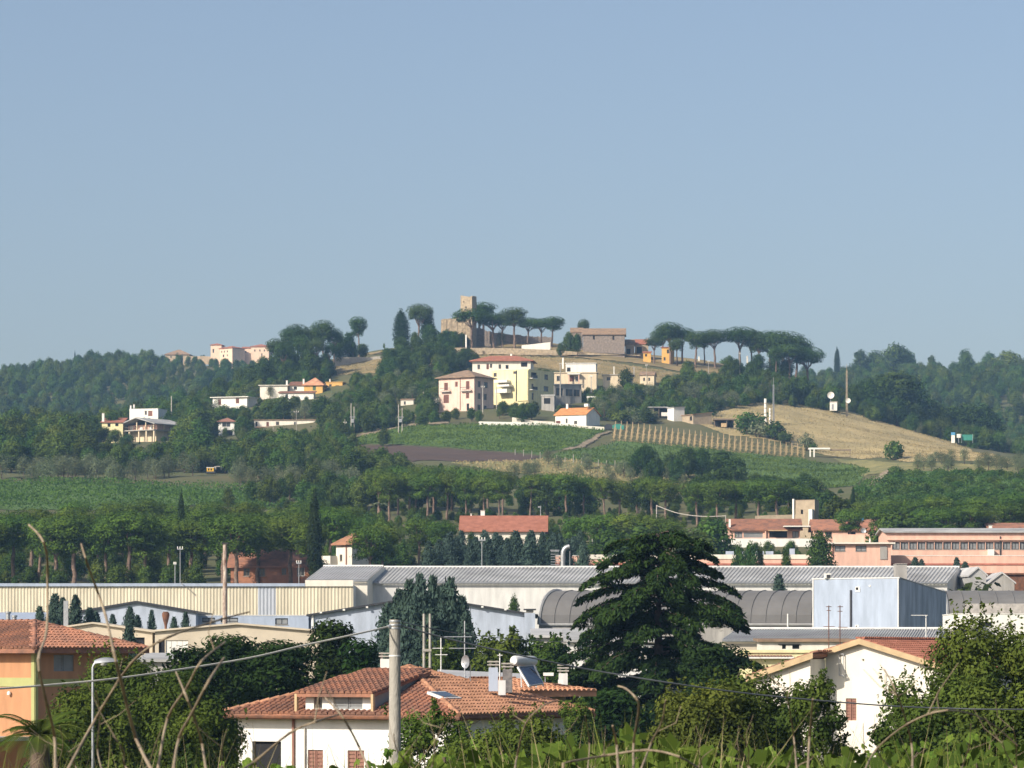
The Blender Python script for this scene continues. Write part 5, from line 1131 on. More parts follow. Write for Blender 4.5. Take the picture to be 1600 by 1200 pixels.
# --- rear house
o2 = H('rear_house', 'beige house with low tiled roof right behind the white house', 'house', 785, 897, None, 1080, D=181, theta=-38, depth=7, wall=M_tan, roof='hip', rm=M_tilel, rise=.55, over=.75, guard=False, front=[(820,1084,838,1095,'w'),(848,1084,862,1100,'w'),(884,1085,904,1110,'w')])
d2 = DIM[o2.name]; rf = [c for c in o2.children if c.name.startswith('roof')][0]
w2, v2, h2 = d2['wl'], d2['wr'], d2['H']-.02; hh = min(w2, v2)/2+.75
e0, e1 = (-w2-.75, -.75, h2), (.75, -.75, h2); rm_ = [(e0), (e1), (-w2/2, -.75+hh, h2+.55)]
tiles(rf, e0, e1, rm_, M_tilel)
tiles(rf, (.75, -.75, h2), (.75, v2+.75, h2), [(.75, -.75, h2), (.75, v2+.75, h2), (-w2/2, v2+.75-hh, h2+.55), (-w2/2, -.75+hh, h2+.55)], M_tilel)
tiles(rf, (-w2-.75, v2+.75, h2), (-w2-.75, -.75, h2), [(-w2-.75, v2+.75, h2), (-w2-.75, -.75, h2), (-w2/2, -.75+hh, h2+.55), (-w2/2, v2+.75-hh, h2+.55)], M_tilel)
b = MB(); P = [W(690,1047,190), W(700,1046,198), W(830,1052,198), W(826,1066,190)]; Q = [W(676,1066,184), W(826,1069,184), W(830,1053,194), W(684,1046,194)]
roof_solid(b, [Q], .12, M_metall); wbuild(o2, 'metal_canopy', b)
for (x, y) in ((684,1066),(820,1069)): b = MB(); A = W(x, y, 184.5); b.tube([A, A-Vector((0, 0, 6))], .07, 6, M_dsteel); wbuild(o2, 'canopy_post', b)
o = o2; stack(873, 887, 1041, 1075, 183, M_offw, slots=3); stack(872, 880, 1062, 1075, 181.5, M_white, cap=False)
# solar water heater
o = empty('solar_heater', W(826, 1072, 175)); tag(o, 'solar water heater with white tank and tilted dark panel', 'solar heater')
b = MB(); b.tube([W(802.5,1032.5,175.5), W(804,1032.5,175.6), W(833,1032.8,177.5), W(835.5,1032.8,177.6)], [.17, .235, .235, .17], 16, M_frame); wbuild(o, 'tank', b)
q = [W(809,1041,175.6), W(835,1039,177.3), W(850,1068,176.2), W(827,1071.5,174.4)]; n_ = (q[1]-q[0]).cross(q[3]-q[0]).normalized()
if n_.y > 0: n_ = -n_
b = MB(); b.hexa([p-n_*.08 for p in q]+[p for p in q], M_frame); wbuild(o, 'panel_frame', b)
c_ = sum(q, Vector())/4; q2 = [c_+(p-c_)*.9+n_*.012 for p in q]; b = MB(); b.add(q2, [(0, 1, 2, 3)], mat('solar glass', (.012,.02,.05), .15, .1, 2, spec=.6)); wbuild(o, 'panel_glass', b)
for (x0, y0, x1, y1) in ((811,1040,828,1074),(834,1039,849,1072)):
    b = MB(); b.tube([W(x0,y0,176.8), W(x1,y1,176.2)], .04, 6, M_frame); b.tube([W(x0+3,y0+2,177.2), W(x0+4,1074,177.2)], .035, 6, M_frame); wbuild(o, 'stand', b)
dish('grey satellite dish on the white house ridge', 729.5, 1034, 172, 10.5, M_steel, yaw=R(-52), leg=1.0)
small('flood_lamp', 'flat white floodlight on the rear roof', 'lamp', [('head',849,865,1051,1056,0,.4,M_white),('stem',851,852.5,1056.1,1066,.1,.16,M_steel)], 180)
def tv_antenna(label, px, top, bot, D, booms, m=M_steel, w=.03):
    o = empty('tv_antenna', W(px, bot, D)); tag(o, label, 'antenna'); g = o.location
    MB().tube([Vector((0, 0, -.8)), W(px, top, D)-g], w, 6, m).build('mast', None, o)
    for (xa, xb, y) in booms:
        bo = MB().tube([W(xa, y, D)-g, W(xb, y, D)-g], w*.7, 5, m).build('boom', None, o)
        n_ = max(3, int(abs(xb-xa)/6))
        for i in range(n_+1):
            p = W(xa+(xb-xa)*i/n_, y, D)-g; MB().tube([p+Vector((0, -.28, 0)), p+Vector((0, .28, 0))], w*.45, 4, m).build('element', None, bo)
    return o
tv_antenna('tall aerial with two long booms behind the grey dish', 726, 970, 1046, 186, [(694,737,995),(702,743,1013)])
tv_antenna('aerial with white boom beside the twin poles', 689, 996, 1050, 188, [(680,699,1023),(676,692,1013)], M_frame)
tv_antenna('small aerial above the smaller chimney', 781, 1021, 1070, 172, [(777,785,1024)], M_frame)
tv_antenna('thin aerial mast before the left half of the blue block', 1295, 946, 1012, 300, [(1291,1299,948),(1292,1298,954),(1287,1304,979)], M_rust, .04)
tv_antenna('thin aerial mast before the middle of the blue block', 1312.5, 946, 1012, 300, [(1309,1317,948),(1309,1316,955),(1310,1324,980)], M_rust, .04)
tv_antenna('aerial with long side boom before the streaked side wall', 1447, 961, 990, 330, [(1424,1449,961.5)], M_frame, .05)
o = empty('twin_poles', G(667, 236)); tag(o, 'pair of pale timber poles with crosspiece behind the white house', 'pole'); g = o.location
for x in (662.5, 672): MB().tube([W(x,1250,236)-g, W(x,959,236)-g], [.11, .08], 8, M_conc).build('pole', None, o)
MB().box(*[(x-667)*236/F for x in (660, 674)], -.14, -.1, W(0,1018,236).z-g.z, W(0,1014,236).z-g.z, M_conc).build('crosspiece', None, o)

# --- orange house at left
o = H('orange_house', 'orange house with olive trim and red hipped roof', 'house', -260, 54, 184, 1013, D=190, theta=38, wall=M_orange, roof='hip', rm=M_tile, rise=1.35, over=.75, guard=False, side=[(80,1023,108,1049,'B'),(145,1024,162,1036,'w')], front=[(-90,1035,-50,1100,'G')])
d = DIM[o.name]; wl, wr, Hh = d['wl'], d['wr'], d['H']-.02; a = .75; hw = wr/2+a; rf = [c for c in o.children if c.name.startswith('roof')][0]
ra, rb_ = (-wl-a+hw, wr/2, Hh+1.35), (a-hw, wr/2, Hh+1.35)
tiles(rf, (-wl-a, -a, Hh), (a, -a, Hh), [(-7.5, -a, Hh), (a, -a, Hh), rb_, (-7.5, wr/2, Hh+1.35)], M_tile)
tiles(rf, (a, -a, Hh), (a, wr+a, Hh), [(a, -a, Hh), (a, wr+a, Hh), rb_], M_tile)
for p, q in (((a, -a, Hh), rb_), ((a, wr+a, Hh), rb_), (ra, rb_)): ridge(rf, p, q, M_tile)
part(o, 'corner_trim', 49, 54.4, 1014, 1300, -.04, -.004, M_green); part(o, 'band', -260, 48.9, 1059, 1073, -.04, -.004, M_green)
z = lambda y: (d['yb']-y)/d['ppm']; MB().box(.004, .04, -.0, wr, z(1073), z(1061), M_green).build('band', None, o); MB().box(.004, .05, 0, .2, -2, z(1014), M_green).build('corner_trim', None, o)
part(o, 'eave_board', -260, 54, 1012, 1015.5, -.72, -.66, M_yellow)
part(o, 'terrace_slab', -120, 60, 1151, 1157, -3.2, -.02, M_conc); part(o, 'terrace_parapet', -120, 58, 1172, 1215, -3.25, -3.0, M_white)
for i in range(24): part(o, 'railing_bar', -60+i*4.8, -59.2+i*4.8, 1127, 1151, -3.1, -3.06, M_rust)
part(o, 'handrail', -120, 56, 1125.5, 1127, -3.12, -3.04, M_rust)
MB().lathe(((12.5-54)/d['ppm']/math.cos(d['th']), -.12, z(1086)), [(.09, 0), (.1, .12), (.05, .18)], 10, M_white).build('wall_lamp', None, o)

# --- cream gabled house at right
Dg = 205; ppm = F/Dg; th = R(28); yb = 1030+9.2*ppm; o = empty('gabled_house', W(1488, yb, Dg), -th); tag(o, 'cream gabled house with plain sunlit end wall and red tiled roof', 'house')
z = lambda y: (yb-y)/ppm; XL, XA = -7.36, -5.22; LN = 10.5; zl, za, zr = z(1023), z(1004), z(1049)
b = MB(); hx0, hx1 = (1321-1480)/ppm/math.cos(th), (1337-1480)/ppm/math.cos(th)
wall_face(b, (XL, 0, -1), (1, 0, 0), -XL, z(1050)+1, [(hx0-XL, z(1127)+1, hx1-XL, z(1092)+1)], .2, M_peach)
b.add([(XL, 0, z(1050)), (0, 0, z(1050)), (0, 0, zr), (XA, 0, za), (XL, 0, zl)], [(0, 1, 2, 3, 4)], M_peach)
b.quad((0, 0, -1), (0, LN, -1), (0, LN, zr), (0, 0, zr), M_peach); b.quad((XL, LN, -1), (XL, 0, -1), (XL, 0, zl), (XL, LN, zl), M_peach); b.add([(0, LN, -1), (XL, LN, -1), (XL, LN, zl), (XA, LN, za), (0, LN, zr)], [(0, 1, 2, 3, 4)], M_peach)
b.build('wall', None, o)
sh_ = opening(o, (XL, 0, -1), (1, 0, 0), (hx0-XL, z(1127)+1, hx1-XL, z(1092)+1), 'r', .2)
sR = (za-zr)/-XA; sL = (za-zl)/(XA-XL); ov = .35
RP = [(XA, -ov, za+.16), (ov, -ov, zr-sR*ov+.16), (ov, LN+ov, zr-sR*ov+.16), (XA, LN+ov, za+.16)]; LP = [(XL-ov, -ov, zl-sL*ov+.16), (XA, -ov, za+.16), (XA, LN+ov, za+.16), (XL-ov, LN+ov, zl-sL*ov+.16)]
b = MB(); roof_solid(b, [RP, LP], .15, M_tiler); rf = b.build('roof', None, o)
tiles(rf, RP[1], RP[2], RP, M_tiler); tiles(rf, LP[3], LP[0], LP, M_tiler); ridge(rf, RP[0], RP[3], M_tiler)
for (p, q) in ((RP[0], RP[1]), (LP[0], LP[1])):
    p, q = Vector(p), Vector(q); MB().hexa([p+Vector((0, -.05, -.24)), q+Vector((0, -.05, -.24)), q+Vector((0, -.005, -.24)), p+Vector((0, -.005, -.24)), p+Vector((0, -.05, .07)), q+Vector((0, -.05, .07)), q+Vector((0, -.005, .07)), p+Vector((0, -.005, .07))], M_fascia).build('verge_board', None, o)
AX = -10.6; zh, zlow = z(1024), z(1055); b = MB()
b.add([(AX, -2, -1), (XL-.01, -2, -1), (XL-.01, -2, zh-.2), (AX, -2, zlow-.2)], [(0, 1, 2, 3)], M_peach); b.quad((XL-.01, -2, -1), (XL-.01, -.005, -1), (XL-.01, -.005, zh-.2), (XL-.01, -2, zh-.2), M_peach); b.quad((AX, 5, -1), (AX, -2, -1), (AX, -2, zlow-.2), (AX, 5, zlow-.2), M_peach)
b.build('annexe_wall', None, o); AP = [(AX-.4, -2.35, zlow-.12), (XL+.3, -2.35, zh+.1), (XL+.3, -.4, zh+.1), (AX-.4, 5, zlow-.12)]
b = MB(); roof_solid(b, [AP], .14, M_tile); ar = b.build('annexe_roof', None, o)
tiles(ar, AP[3], AP[0], AP, M_tile)
p, q = Vector(AP[0]), Vector(AP[1]); MB().hexa([p+Vector((0, -.05, -.26)), q+Vector((0, -.05, -.26)), q+Vector((0, -.005, -.26)), p+Vector((0, -.005, -.26)), p+Vector((0, -.05, .07)), q+Vector((0, -.05, .07)), q+Vector((0, -.005, .07)), p+Vector((0, -.005, .07))], M_fascia).build('verge_board', None, o)
stack(1485, 1497, 983, 1050, 211, M_conc)
f = lambda x: (x-1480)/ppm/math.cos(th)
MB().tube([(f(1312), -.05, z(1024)), (f(1312), -.14, z(1022)), (f(1312.5), -.14, z(1056))], .025, 5, M_steel).tube([(f(1319), -.14, z(1022)), (f(1320), -.14, z(1060))], .025, 5, M_steel).tube([(f(1312), -.14, z(1022)), (f(1319), -.14, z(1022))], .025, 5, M_steel).tube([(f(1312.5), -.14, z(1055)), (f(1320), -.14, z(1057))], .025, 5, M_steel).build('wall_bracket', None, o)
MB().tube([(f(1381), -.1, z(1079)), (f(1381), -.1, z(1054)), (f(1394), -.1, z(1058))], .02, 5, M_conc).build('wall_cable', None, o)
MB().lathe((f(1347), -.06, z(1031)), [(.06, 0), (.06, .06)], 8, M_conc).build('wall_vent', None, o)

# --- concrete pole with cables, street lamp
Dp = 72; g = G(617, Dp); o = empty('concrete_pole', g); tag(o, 'round grey concrete pole carrying the cables', 'pole'); zt = W(0, 968, Dp).z-g.z
MB().tube([(0, 0, -1), (0, 0, zt*.6), (0, 0, zt)], [.14, .118, .102], 20, mat('spun concrete', (.38,.35,.30), .9, .22, 3, col2=(.27,.25,.21), bump=.3, bscale=30, stretch=(1, 1, .3))).build('shaft', None, o)
for y, r_ in ((972,.109),(978,.112),(983,.11),(1026,.112)): MB().lathe((0, 0, W(0,y,Dp).z-g.z), [(r_, 0), (r_+.004, .01), (r_, .03)], 16, M_frame if y == 1026 else M_steel).build('band', None, o)
MB().tube([W(606,979,Dp)-g, W(610,979,Dp-.1)-g], .03, 6, M_steel).build('cable_clamp', None, o)
def cable(label, pts, w, m, name='overhead_cable'):
    """pts: image point and distance"""
    P = [W(x, y, D) for x, y, D in pts]; Q = []
    for i in range(len(P)-1):      # Catmull-Rom
        p0, p1, p2, p3 = P[max(i-1, 0)], P[i], P[i+1], P[min(i+2, len(P)-1)]
        for j in range(6):
            t = j/6; Q.append(.5*((2*p1)+(p2-p0)*t+(2*p0-5*p1+4*p2-p3)*t*t+(3*p1-p0-3*p2+p3)*t**3))
    Q.append(P[-1]); o = MB().tube(Q, w, 6, m).build(name); return tag(o, label, 'cable')
cable('thick pale cable sagging left from the concrete pole', [(607,979,72),(560,990,71),(470,1009.5,70),(400,1026,69),(320,1040,68),(190,1059,66),(90,1069,65),(0,1076,64),(-150,1084,62),(-400,1080,58)], .017, mat('pale cable sheath', (.62,.58,.50), .7, .1, 5))
cable('dark twisted cable running right from the concrete pole', [(628,978,72),(680,993,72.5),(737,1007,73),(850,1032,74),(925,1047,75),(1060,1069,76),(1200,1087,78),(1375,1102,80),(1475,1106.5,81),(1600,1108.5,82),(1900,1105,86)], .015, mat('grey cable sheath', (.16,.17,.18), .6, .1, 5))
cable('thin wire strung from the concrete pole over the rear roof', [(628,972,72),(720,990,95),(820,1000,130),(900,1004,160)], .012, M_dsteel)
cable('pale cable looping between the two short poles by the restaurant', [(1026,790,740),(1060,802,730),(1100,807,715),(1134,806,700)], .09, M_conc)
Ds = 100; g = G(145, Ds); o = empty('street_lamp', g); tag(o, 'grey street lamp with curved glass head', 'street lamp'); zt = W(0,1037,Ds).z-g.z
MB().tube([(0, 0, -.5), (0, 0, zt*.6), (0, 0, zt-.1), (.03, 0, zt-.02), (.12, 0, zt+.03)], [.045, .038, .034, .033, .033], 12, M_steel).build('post', None, o)
b = MB(); L_ = 37*Ds/F; n_ = 9; pts = []
vs = []; fs = []
for i in range(n_):
    t = i/(n_-1); hgt = .012+.10*math.sin(min(1, t*.9+.12)*math.pi)**.7; wd_ = .03+.09*math.sin(min(1, t*.9+.1)*math.pi)**.6; x = .04+L_*t; zc = zt+.03+.05*t
    vs += [(x, -wd_, zc-.02), (x, -wd_*.6, zc+hgt*.7), (x, 0, zc+hgt), (x, wd_*.6, zc+hgt*.7), (x, wd_, zc-.02)]
for i in range(n_-1):
    for j in range(4): fs.append((i*5+j, i*5+5+j, i*5+6+j, i*5+1+j))
    fs.append((i*5, i*5+4, i*5+9, i*5+5))
b.add(vs, fs, M_steel, True); b.build('head', None, o)
MB().lathe((.28, 0, zt+.0), [(.02, -.07), (.09, -.03), (.11, .02)], 12, M_frame).build('lens', None, o)
# ------------------------------------------------------------------ trees: near ones first
def stand(o, p, name_parts=('trunk', 'crown')):
    for q in name_parts: link(q, p[q], o)
def cedar():
    """Lebanon-type cedar: tiers of long level boughs with drooping sprays"""
    random.seed(101); D = 232; g = G(1030, D); o = empty('cedar', g); tag(o, 'huge dark cedar with tiers of drooping boughs', 'cedar tree')
    Ht = W(0, 832, D).z-g.z; tm = MB(); tm.tube([(0, 0, -1), (.1, 0, Ht*.35), (-.1, 0, Ht*.7), (.35, 0, Ht*.97)], [.5, .38, .2, .04], 10, M_bark)
    prof = lambda t: np.interp(t, [0, .15, .3, .42, .55, .66, .76, .86, .94, 1.0], [3.8, 4.4, 5.1, 5.7, 5.6, 5.3, 4.8, 4.2, 3.2, 2.0])
    out = []; br = MB(); nb = 124
    for i in range(nb):
        t = .12+.88*((i+.5)/nb)**.95; z0 = Ht*t; a = i*2.39996+random.uniform(-.35, .35); L = prof(t)*random.choice([random.uniform(.5, .85), random.uniform(.85, 1.22), random.uniform(.85, 1.15)])*(1.12 if math.cos(a) < -.3 else 1.0)
        dirv = np.array([math.cos(a), math.sin(a), 0]); side = np.array([-math.sin(a), math.cos(a), 0]); rise = random.uniform(.02, .36)
        def P(s): return dirv*L*s+np.array([0.0, 0, z0+L*(rise*s-.36*s**2.6)])
        br.tube([Vector(P(s)) for s in (0, .35, .7, .95)], [.09*(1-t*.6), .06, .035, .012], 5, M_bark)
        k = int(80+140*L); s = .16+.86*RNG.random(k)**.72
        w = (.14+.30*L*np.sin(np.clip(s, 0, 1)*2.7)**1.0*.54)*(RNG.random(k)*2-1)
        c = np.stack([P(x) for x in s])+side*w[:, None]
        c[:, 2] += -.35*np.abs(w)**1.3+RNG.normal(size=k)*.07-.16*RNG.random(k)
        tg = dirv*.45+side*np.sign(w)[:, None]*.5+np.array([0, 0, -.75])+.35*RNG.normal(size=(k, 3))
        nr = np.array([0, 0, 1.0])*.8+dirv*.3+.55*RNG.normal(size=(k, 3))
        out.append(rhombs(c, nr, .24+.28*RNG.random(k), .36, tg))
    top = blobs_leaves([(.35, 0, Ht-.7, .8, .8, .6), (-1.2, 0, Ht-1.3, .8, .8, .45), (1.7, .3, Ht-1.5, .9, .9, .5)], 20, .42, .34)
    tm.build('trunk', None, o); br.build('boughs', None, o)['kind'] = 'stuff'
    link('crown', leafmesh('crown', np.concatenate(out+[top]), ML['cedar']), o)
cedar()
def dark_mass(px, D, top, w, seed, label, mats='cedar', n=84, dens=1.35):
    """broad dark evergreen: level plates of foliage"""
    random.seed(seed); g = G(px, D); o = empty('evergreen_tree', g); tag(o, label, 'evergreen tree', None); Ht = W(0, top, D).z-g.z
    tm = MB(); tm.tube([(0, 0, -1), (0, 0, Ht*.6), (.1, 0, Ht*.95)], [.3, .18, .04], 8, M_bark); tm.build('trunk', None, o); bl = []
    for i in range(n):
        t = (i+.5)/n; z = Ht*(.1+.88*t); r = w*.5*(1-.75*max(0, t-.35)/.65)*math.sqrt(random.random()); a = i*2.4
        s = w*random.uniform(.10, .17); bl.append((r*math.cos(a), r*math.sin(a), z, s*1.3, s*1.3, s*.55))
    link('crown', leafmesh('crown', blobs_leaves(bl, 16*dens, .34, .4, up=.4, inner=.15), ML[mats]), o); return o
dark_mass(520, 216, 968, 5.2, 201, 'dark spreading evergreen with its top over the pale blue shed')
dark_mass(360, 206, 996, 6.0, 202, 'dark evergreen below the white garage doors')
dark_mass(440, 200, 1005, 6.5, 203, 'dark evergreen in the middle of the dark clump behind the white house')
dark_mass(566, 212, 1000, 4.2, 204, 'dark evergreen between the clump and the concrete pole')
dark_mass(300, 196, 1010, 5.0, 205, 'dark evergreen at the left end of the dark clump')
dark_mass(960, 190, 1078, 5.0, 206, 'low dark evergreen under the cedar beside the rear house')
dark_mass(1120, 226, 1010, 6.5, 207, 'dark lower evergreen shading the foot of the cedar')
# blue cypresses before the works
def spires(lst, label, group, name='blue_cypress', cat='cypress tree', kind='blue'):
    for (px, D, top, wide) in lst: tree(kind, px, D=D, top=top, label=label, cat=cat, group=group, name=name, wide=wide)
spires([(606,338,938,.9),(624,332,914,.7),(640,330,899,.62),(657,326,890,.6),(676,332,893,.62),(703,328,896,.62),(690,336,908,.6),(722,336,926,.75),(648,321,926,.85),(692,320,934,.9),(670,318,945,.95),(618,322,950,.9),(728,326,952,.8)], 'dense blue green cypress in the tall clump before the pale blue shed', 'blue green cypresses before the second pale blue shed')
spires([(62,392,944,.8),(86,396,924,.8),(98,394,930,.7),(118,392,926,.8),(140,394,946,.8),(150,396,952,.8)], 'bushy blue green cypress beside the silver flues', 'blue green cypresses beside the flues')
spires([(176,390,957,.75),(203,388,945,.75),(215,390,958,.7),(237,390,950,.6),(272,389,961,.6),(290,388,953,.65)], 'young spiky conifer before the pale blue gable', 'young conifers before the pale blue gable', name='young_conifer', cat='conifer')
for px, D, top, w, lab in ((1217,460,894,1.0,'small bright conifer standing out against the white factory wall'),(1430,556,869,1.0,'small dark conifer before the pink factory band'),(1440,558,872,.9,'small conifer right beside the dark stair head'),(1495,556,869,1.0,'small spreading conifer left of the reddish shed'),(1508,558,876,1.1,'little dark conifer above the white factory end')):
    tree('blue', px, D=D, top=top, label=lab, cat='conifer', name='small_conifer', wide=w)
tree('shrub', 1530, D=462, top=901, label='leafy green shrub between the two grey gables', cat='shrub', name='shrub')
tree('broad', 803, D=468, top=932, label='small yellow green sapling sprouting by the roof of the pale blue shed', cat='tree', name='sapling', wide=.45)
tree('blue', 202, D=325, top=972, label='ragged conifer before the low beige building', cat='conifer', name='conifer', wide=.8)

# leafy garden bushes near the camera
def bush(px, D, top, w, label, m, seed, size=.135, dens=235, asp=.55, n=32, name='bush', hmul=1.0, up=.3):
    random.seed(seed); g = G(px, D); Ht = W(0, top, D).z-g.z; isb = ' bush ' in label+' '; o = empty('bush' if isb else 'leafy_tree', g); tag(o, label, 'bush' if isb else 'tree'); bl = []; tm = MB()
    for i in range(n):
        t = (i+.5)/n; z = Ht*(.3+.66*t); r = w*.5*math.sqrt(random.random())*(1-.62*max(0, (t-.3)/.7)**1.4); a = i*2.4
        s = w*random.uniform(.10, .17); bl.append((r*math.cos(a), r*math.sin(a)*.8, z-s*.7, s, s, s*random.uniform(.8, 1.2)))
        if i % 2 == 0: limb(tm, (0, 0, -.3), bl[-1][:3], .06, .012, .06, 3, 5)
    tm.build('trunk', M_bark, o)
    v_ = blobs_leaves(bl, dens, size, asp, up=up, inner=.2)
    # upright shoots breaking the outline
    k = 60; sh = []
    for i in range(k):
        b_ = bl[random.randrange(len(bl)//2, len(bl))]; c0 = np.array([b_[0]+random.gauss(0, .5)*b_[3], b_[1]+random.gauss(0, .5)*b_[3], b_[2]+b_[5]*.8])
        s_ = RNG.random((14, 1)); c = c0+s_*np.array([random.gauss(0, .12), random.gauss(0, .12), w*.10])+RNG.normal(size=(14, 3))*.03
        sh.append(rhombs(c, RNG.normal(size=(14, 3))+np.array([0, 0, .4]), size*(.7+.5*RNG.random(14)), asp))
    link('crown', leafmesh('crown', np.concatenate([v_]+sh), ML[m]), o); return o
bush(1165, 118, 1046, 5.8, 'glossy laurel bush before the cream gabled house annexe', 'laurel', 301)
bush(1105, 114, 1052, 5.0, 'glossy laurel bush below the cedar', 'laurel', 302)
bush(1268, 116, 1040, 2.8, 'upright laurel bush against the corner of the cream gabled house', 'laurel', 303)
bush(1560, 108, 950, 6.2, 'tall brownish green tree at the right end before the yard building', 'laurel', 304, n=34)
bush(1462, 106, 1040, 4.8, 'rounded laurel bush below the red tiled gable slope', 'laurel', 305)
bush(1580, 96, 1040, 4.6, 'dense green bush in front of the tall brownish tree', 'laurel', 306)
bush(1400, 100, 1104, 2.8, 'low green bush in front of the cream end wall', 'laurel', 307)
bush(675, 112, 1094, 3.4, 'leafy bush right beside the concrete pole', 'bush', 308)
bush(830, 118, 1108, 4.4, 'leafy bush hiding the shaded side of the white house', 'bush', 309)
bush(745, 110, 1130, 3.6, 'low leafy bush below the scalloped eave', 'bush', 310)
bush(200, 150, 1008, 6.2, 'tall leafy tree behind the street lamp', 'bush', 311, size=.16, dens=170, n=34)
bush(270, 146, 1040, 5.6, 'leafy tree filling the gap before the dark clump', 'bush', 312, size=.16, dens=170)
bush(140, 138, 1064, 4.8, 'leafy tree at the foot of the street lamp', 'bush', 313, size=.16, dens=170)
bush(288, 130, 1100, 3.8, 'low leafy tree next to the white house corner', 'bush', 314, size=.15, dens=180)
bush(900, 160, 1085, 2.4, 'slim green bush between rear house and cedar', 'bush', 315)
bush(790, 262, 978, 5.5, 'green leafy tree behind the solar heater', 'bush', 316, size=.3, dens=55)
bush(860, 270, 990, 5.0, 'green leafy tree before the grey roofed shed', 'bush', 317, size=.3, dens=55)
bush(700, 268, 1000, 5.0, 'green leafy tree behind the twin poles', 'bush', 318, size=.3, dens=55)
bush(935, 255, 1015, 4.0, 'green leafy tree at the edge of the glazed shed', 'bush', 319, size=.28, dens=60)
# palm at lower left
random.seed(77); D = 98; g = G(62, D); o = empty('palm_tree', g); tag(o, 'shaggy palm with arching fronds below the orange house', 'palm tree'); zt = W(0, 1150, D).z-g.z
MB().tube([(0, 0, -.5), (0, 0, zt*.5), (0, 0, zt)], [.28, .24, .26], 10, M_bark).build('trunk', None, o)
for i in range(34):
    a = i*2.4; el = random.uniform(.15, 1.25); L = random.uniform(1.1, 1.7); pts = []
    for s in np.linspace(0, 1, 9): pts.append(Vector((math.cos(a)*L*s*math.cos(el*.6), math.sin(a)*L*s*math.cos(el*.6), zt+L*(math.sin(el)*s-.55*s*s))))
    b = MB(); b.tube(pts, [.022, .02, .018, .016, .014, .012, .01, .008, .005], 4, ML['grassy'])
    sd_ = Vector((-math.sin(a), math.cos(a), 0))
    for j in range(2, 34):
        t = j/34*8; p = pts[int(t)].lerp(pts[min(8, int(t)+1)], t-int(t)); d_ = (pts[min(8, int(t)+1)]-pts[int(t)]).normalized()
        for s in (-1, 1):
            e = p+(sd_*s*.32+d_*.22+Vector((0, 0, -.06)))*(1-.5*abs(j/34-.4)); b.add([p-d_*.012, e, p+d_*.018], [(0, 1, 2)], ML['bush'])
    b.build('frond', None, o)

# ------------------------------------------------------------------ valley trees
def pines(lst, label, group, kind='pine', name='umbrella_pine', cat='umbrella pine'):
    for q in lst:
        px, D, top = q[:3]; tree(kind, px, D=D, top=top, label=label, cat=cat, group=group, name=name, wide=q[3] if len(q) > 3 else random.uniform(.9, 1.1))
random.seed(5)
rj = lambda a: random.uniform(-a, a)
pines([(px+rj(9), 585+rj(9), 806+rj(9), random.uniform(1.0, 1.3)) for px in list(range(-20, 505, 36))], 'umbrella pine in the front row of the grove behind the beige works', 'front pines behind the beige works')
pines([(px+rj(10), 625+rj(10), 796+rj(7), random.uniform(1.0, 1.3)) for px in range(-40, 530, 40)], 'umbrella pine in the second row of the grove behind the beige works', 'second row of pines behind the beige works')
pines([(px+rj(10), 672+rj(12), 786+rj(8), random.uniform(.9, 1.2)) for px in range(120, 560, 52)], 'umbrella pine at the back of the grove below the left vineyard', 'back row of pines below the left vineyard')
pines([(592,795,729,1.0),(622,800,727),(650,805,725),(678,800,727),(706,805,726),(735,800,728),(762,795,731),(785,790,736),(608,775,737),(640,778,735),(668,775,738),(698,776,736),(728,774,738),(756,772,741),(780,770,746)], 'umbrella pine in the tight stand above the red tiled farmhouse', 'tight stand of pines above the farmhouse')
pines([(828,772,741),(856,780,738),(884,770,737),(912,775,741),(945,770,745),(968,772,750)], 'umbrella pine right of the tight stand beside the concrete poles', 'pines beside the concrete poles')
pines([(1018,770,743,1.2),(1040,760,748,1.1),(1090,755,752,1.2),(1120,750,749,1.2),(1150,752,748,1.1),(1185,748,747,1.2),(1215,745,749,1.3),(1250,748,758,1.2),(1268,752,765)], 'umbrella pine in the row above the restaurant', 'pines above the restaurant')
pines([(px+rj(8), 668+rj(14), 792+rj(9), random.uniform(1.0, 1.25)) for px in range(1335, 1640, 34)]+[(px+rj(8), 715+rj(14), 776+rj(7), random.uniform(1.0, 1.2)) for px in range(1350, 1640, 38)], 'umbrella pine in the wood above the pink hall', 'pines above the pink hall')
pines([(905,640,806,1.2),(940,636,802,1.3),(985,634,800,1.3),(1020,632,803,1.3),(1050,630,812,1.2)], 'umbrella pine between the cypress hedge and the restaurant', 'pines between hedge and restaurant')
pines([(578,582,822,1.1),(598,586,818,1.0),(590,640,812,1.2),(560,640,808,1.1),(655,645,808,1.1),(690,640,812,1.1)], 'umbrella pine shading the cream house', 'pines around the cream house')
spires([(674+i*10+rj(4), 566+(i%3)*9+rj(4), 834+rj(9), .95+rj(.15)) for i in range(25)], 'grey green cypress in the dark hedge below the farmhouse', 'cypress hedge below the farmhouse', name='hedge_cypress')
for px, D, top, w, lab in ((491,572,762,.75,'tall thin black cypress beside the russet brick house'),(283,600,762,.45,'slim dark cypress rising from the left pine grove'),(1333,735,757,.6,'short dark cypress at the end of the lane')):
    tree('cypress', px, D=D, top=top, label=lab, cat='cypress tree', name='cypress', wide=w)
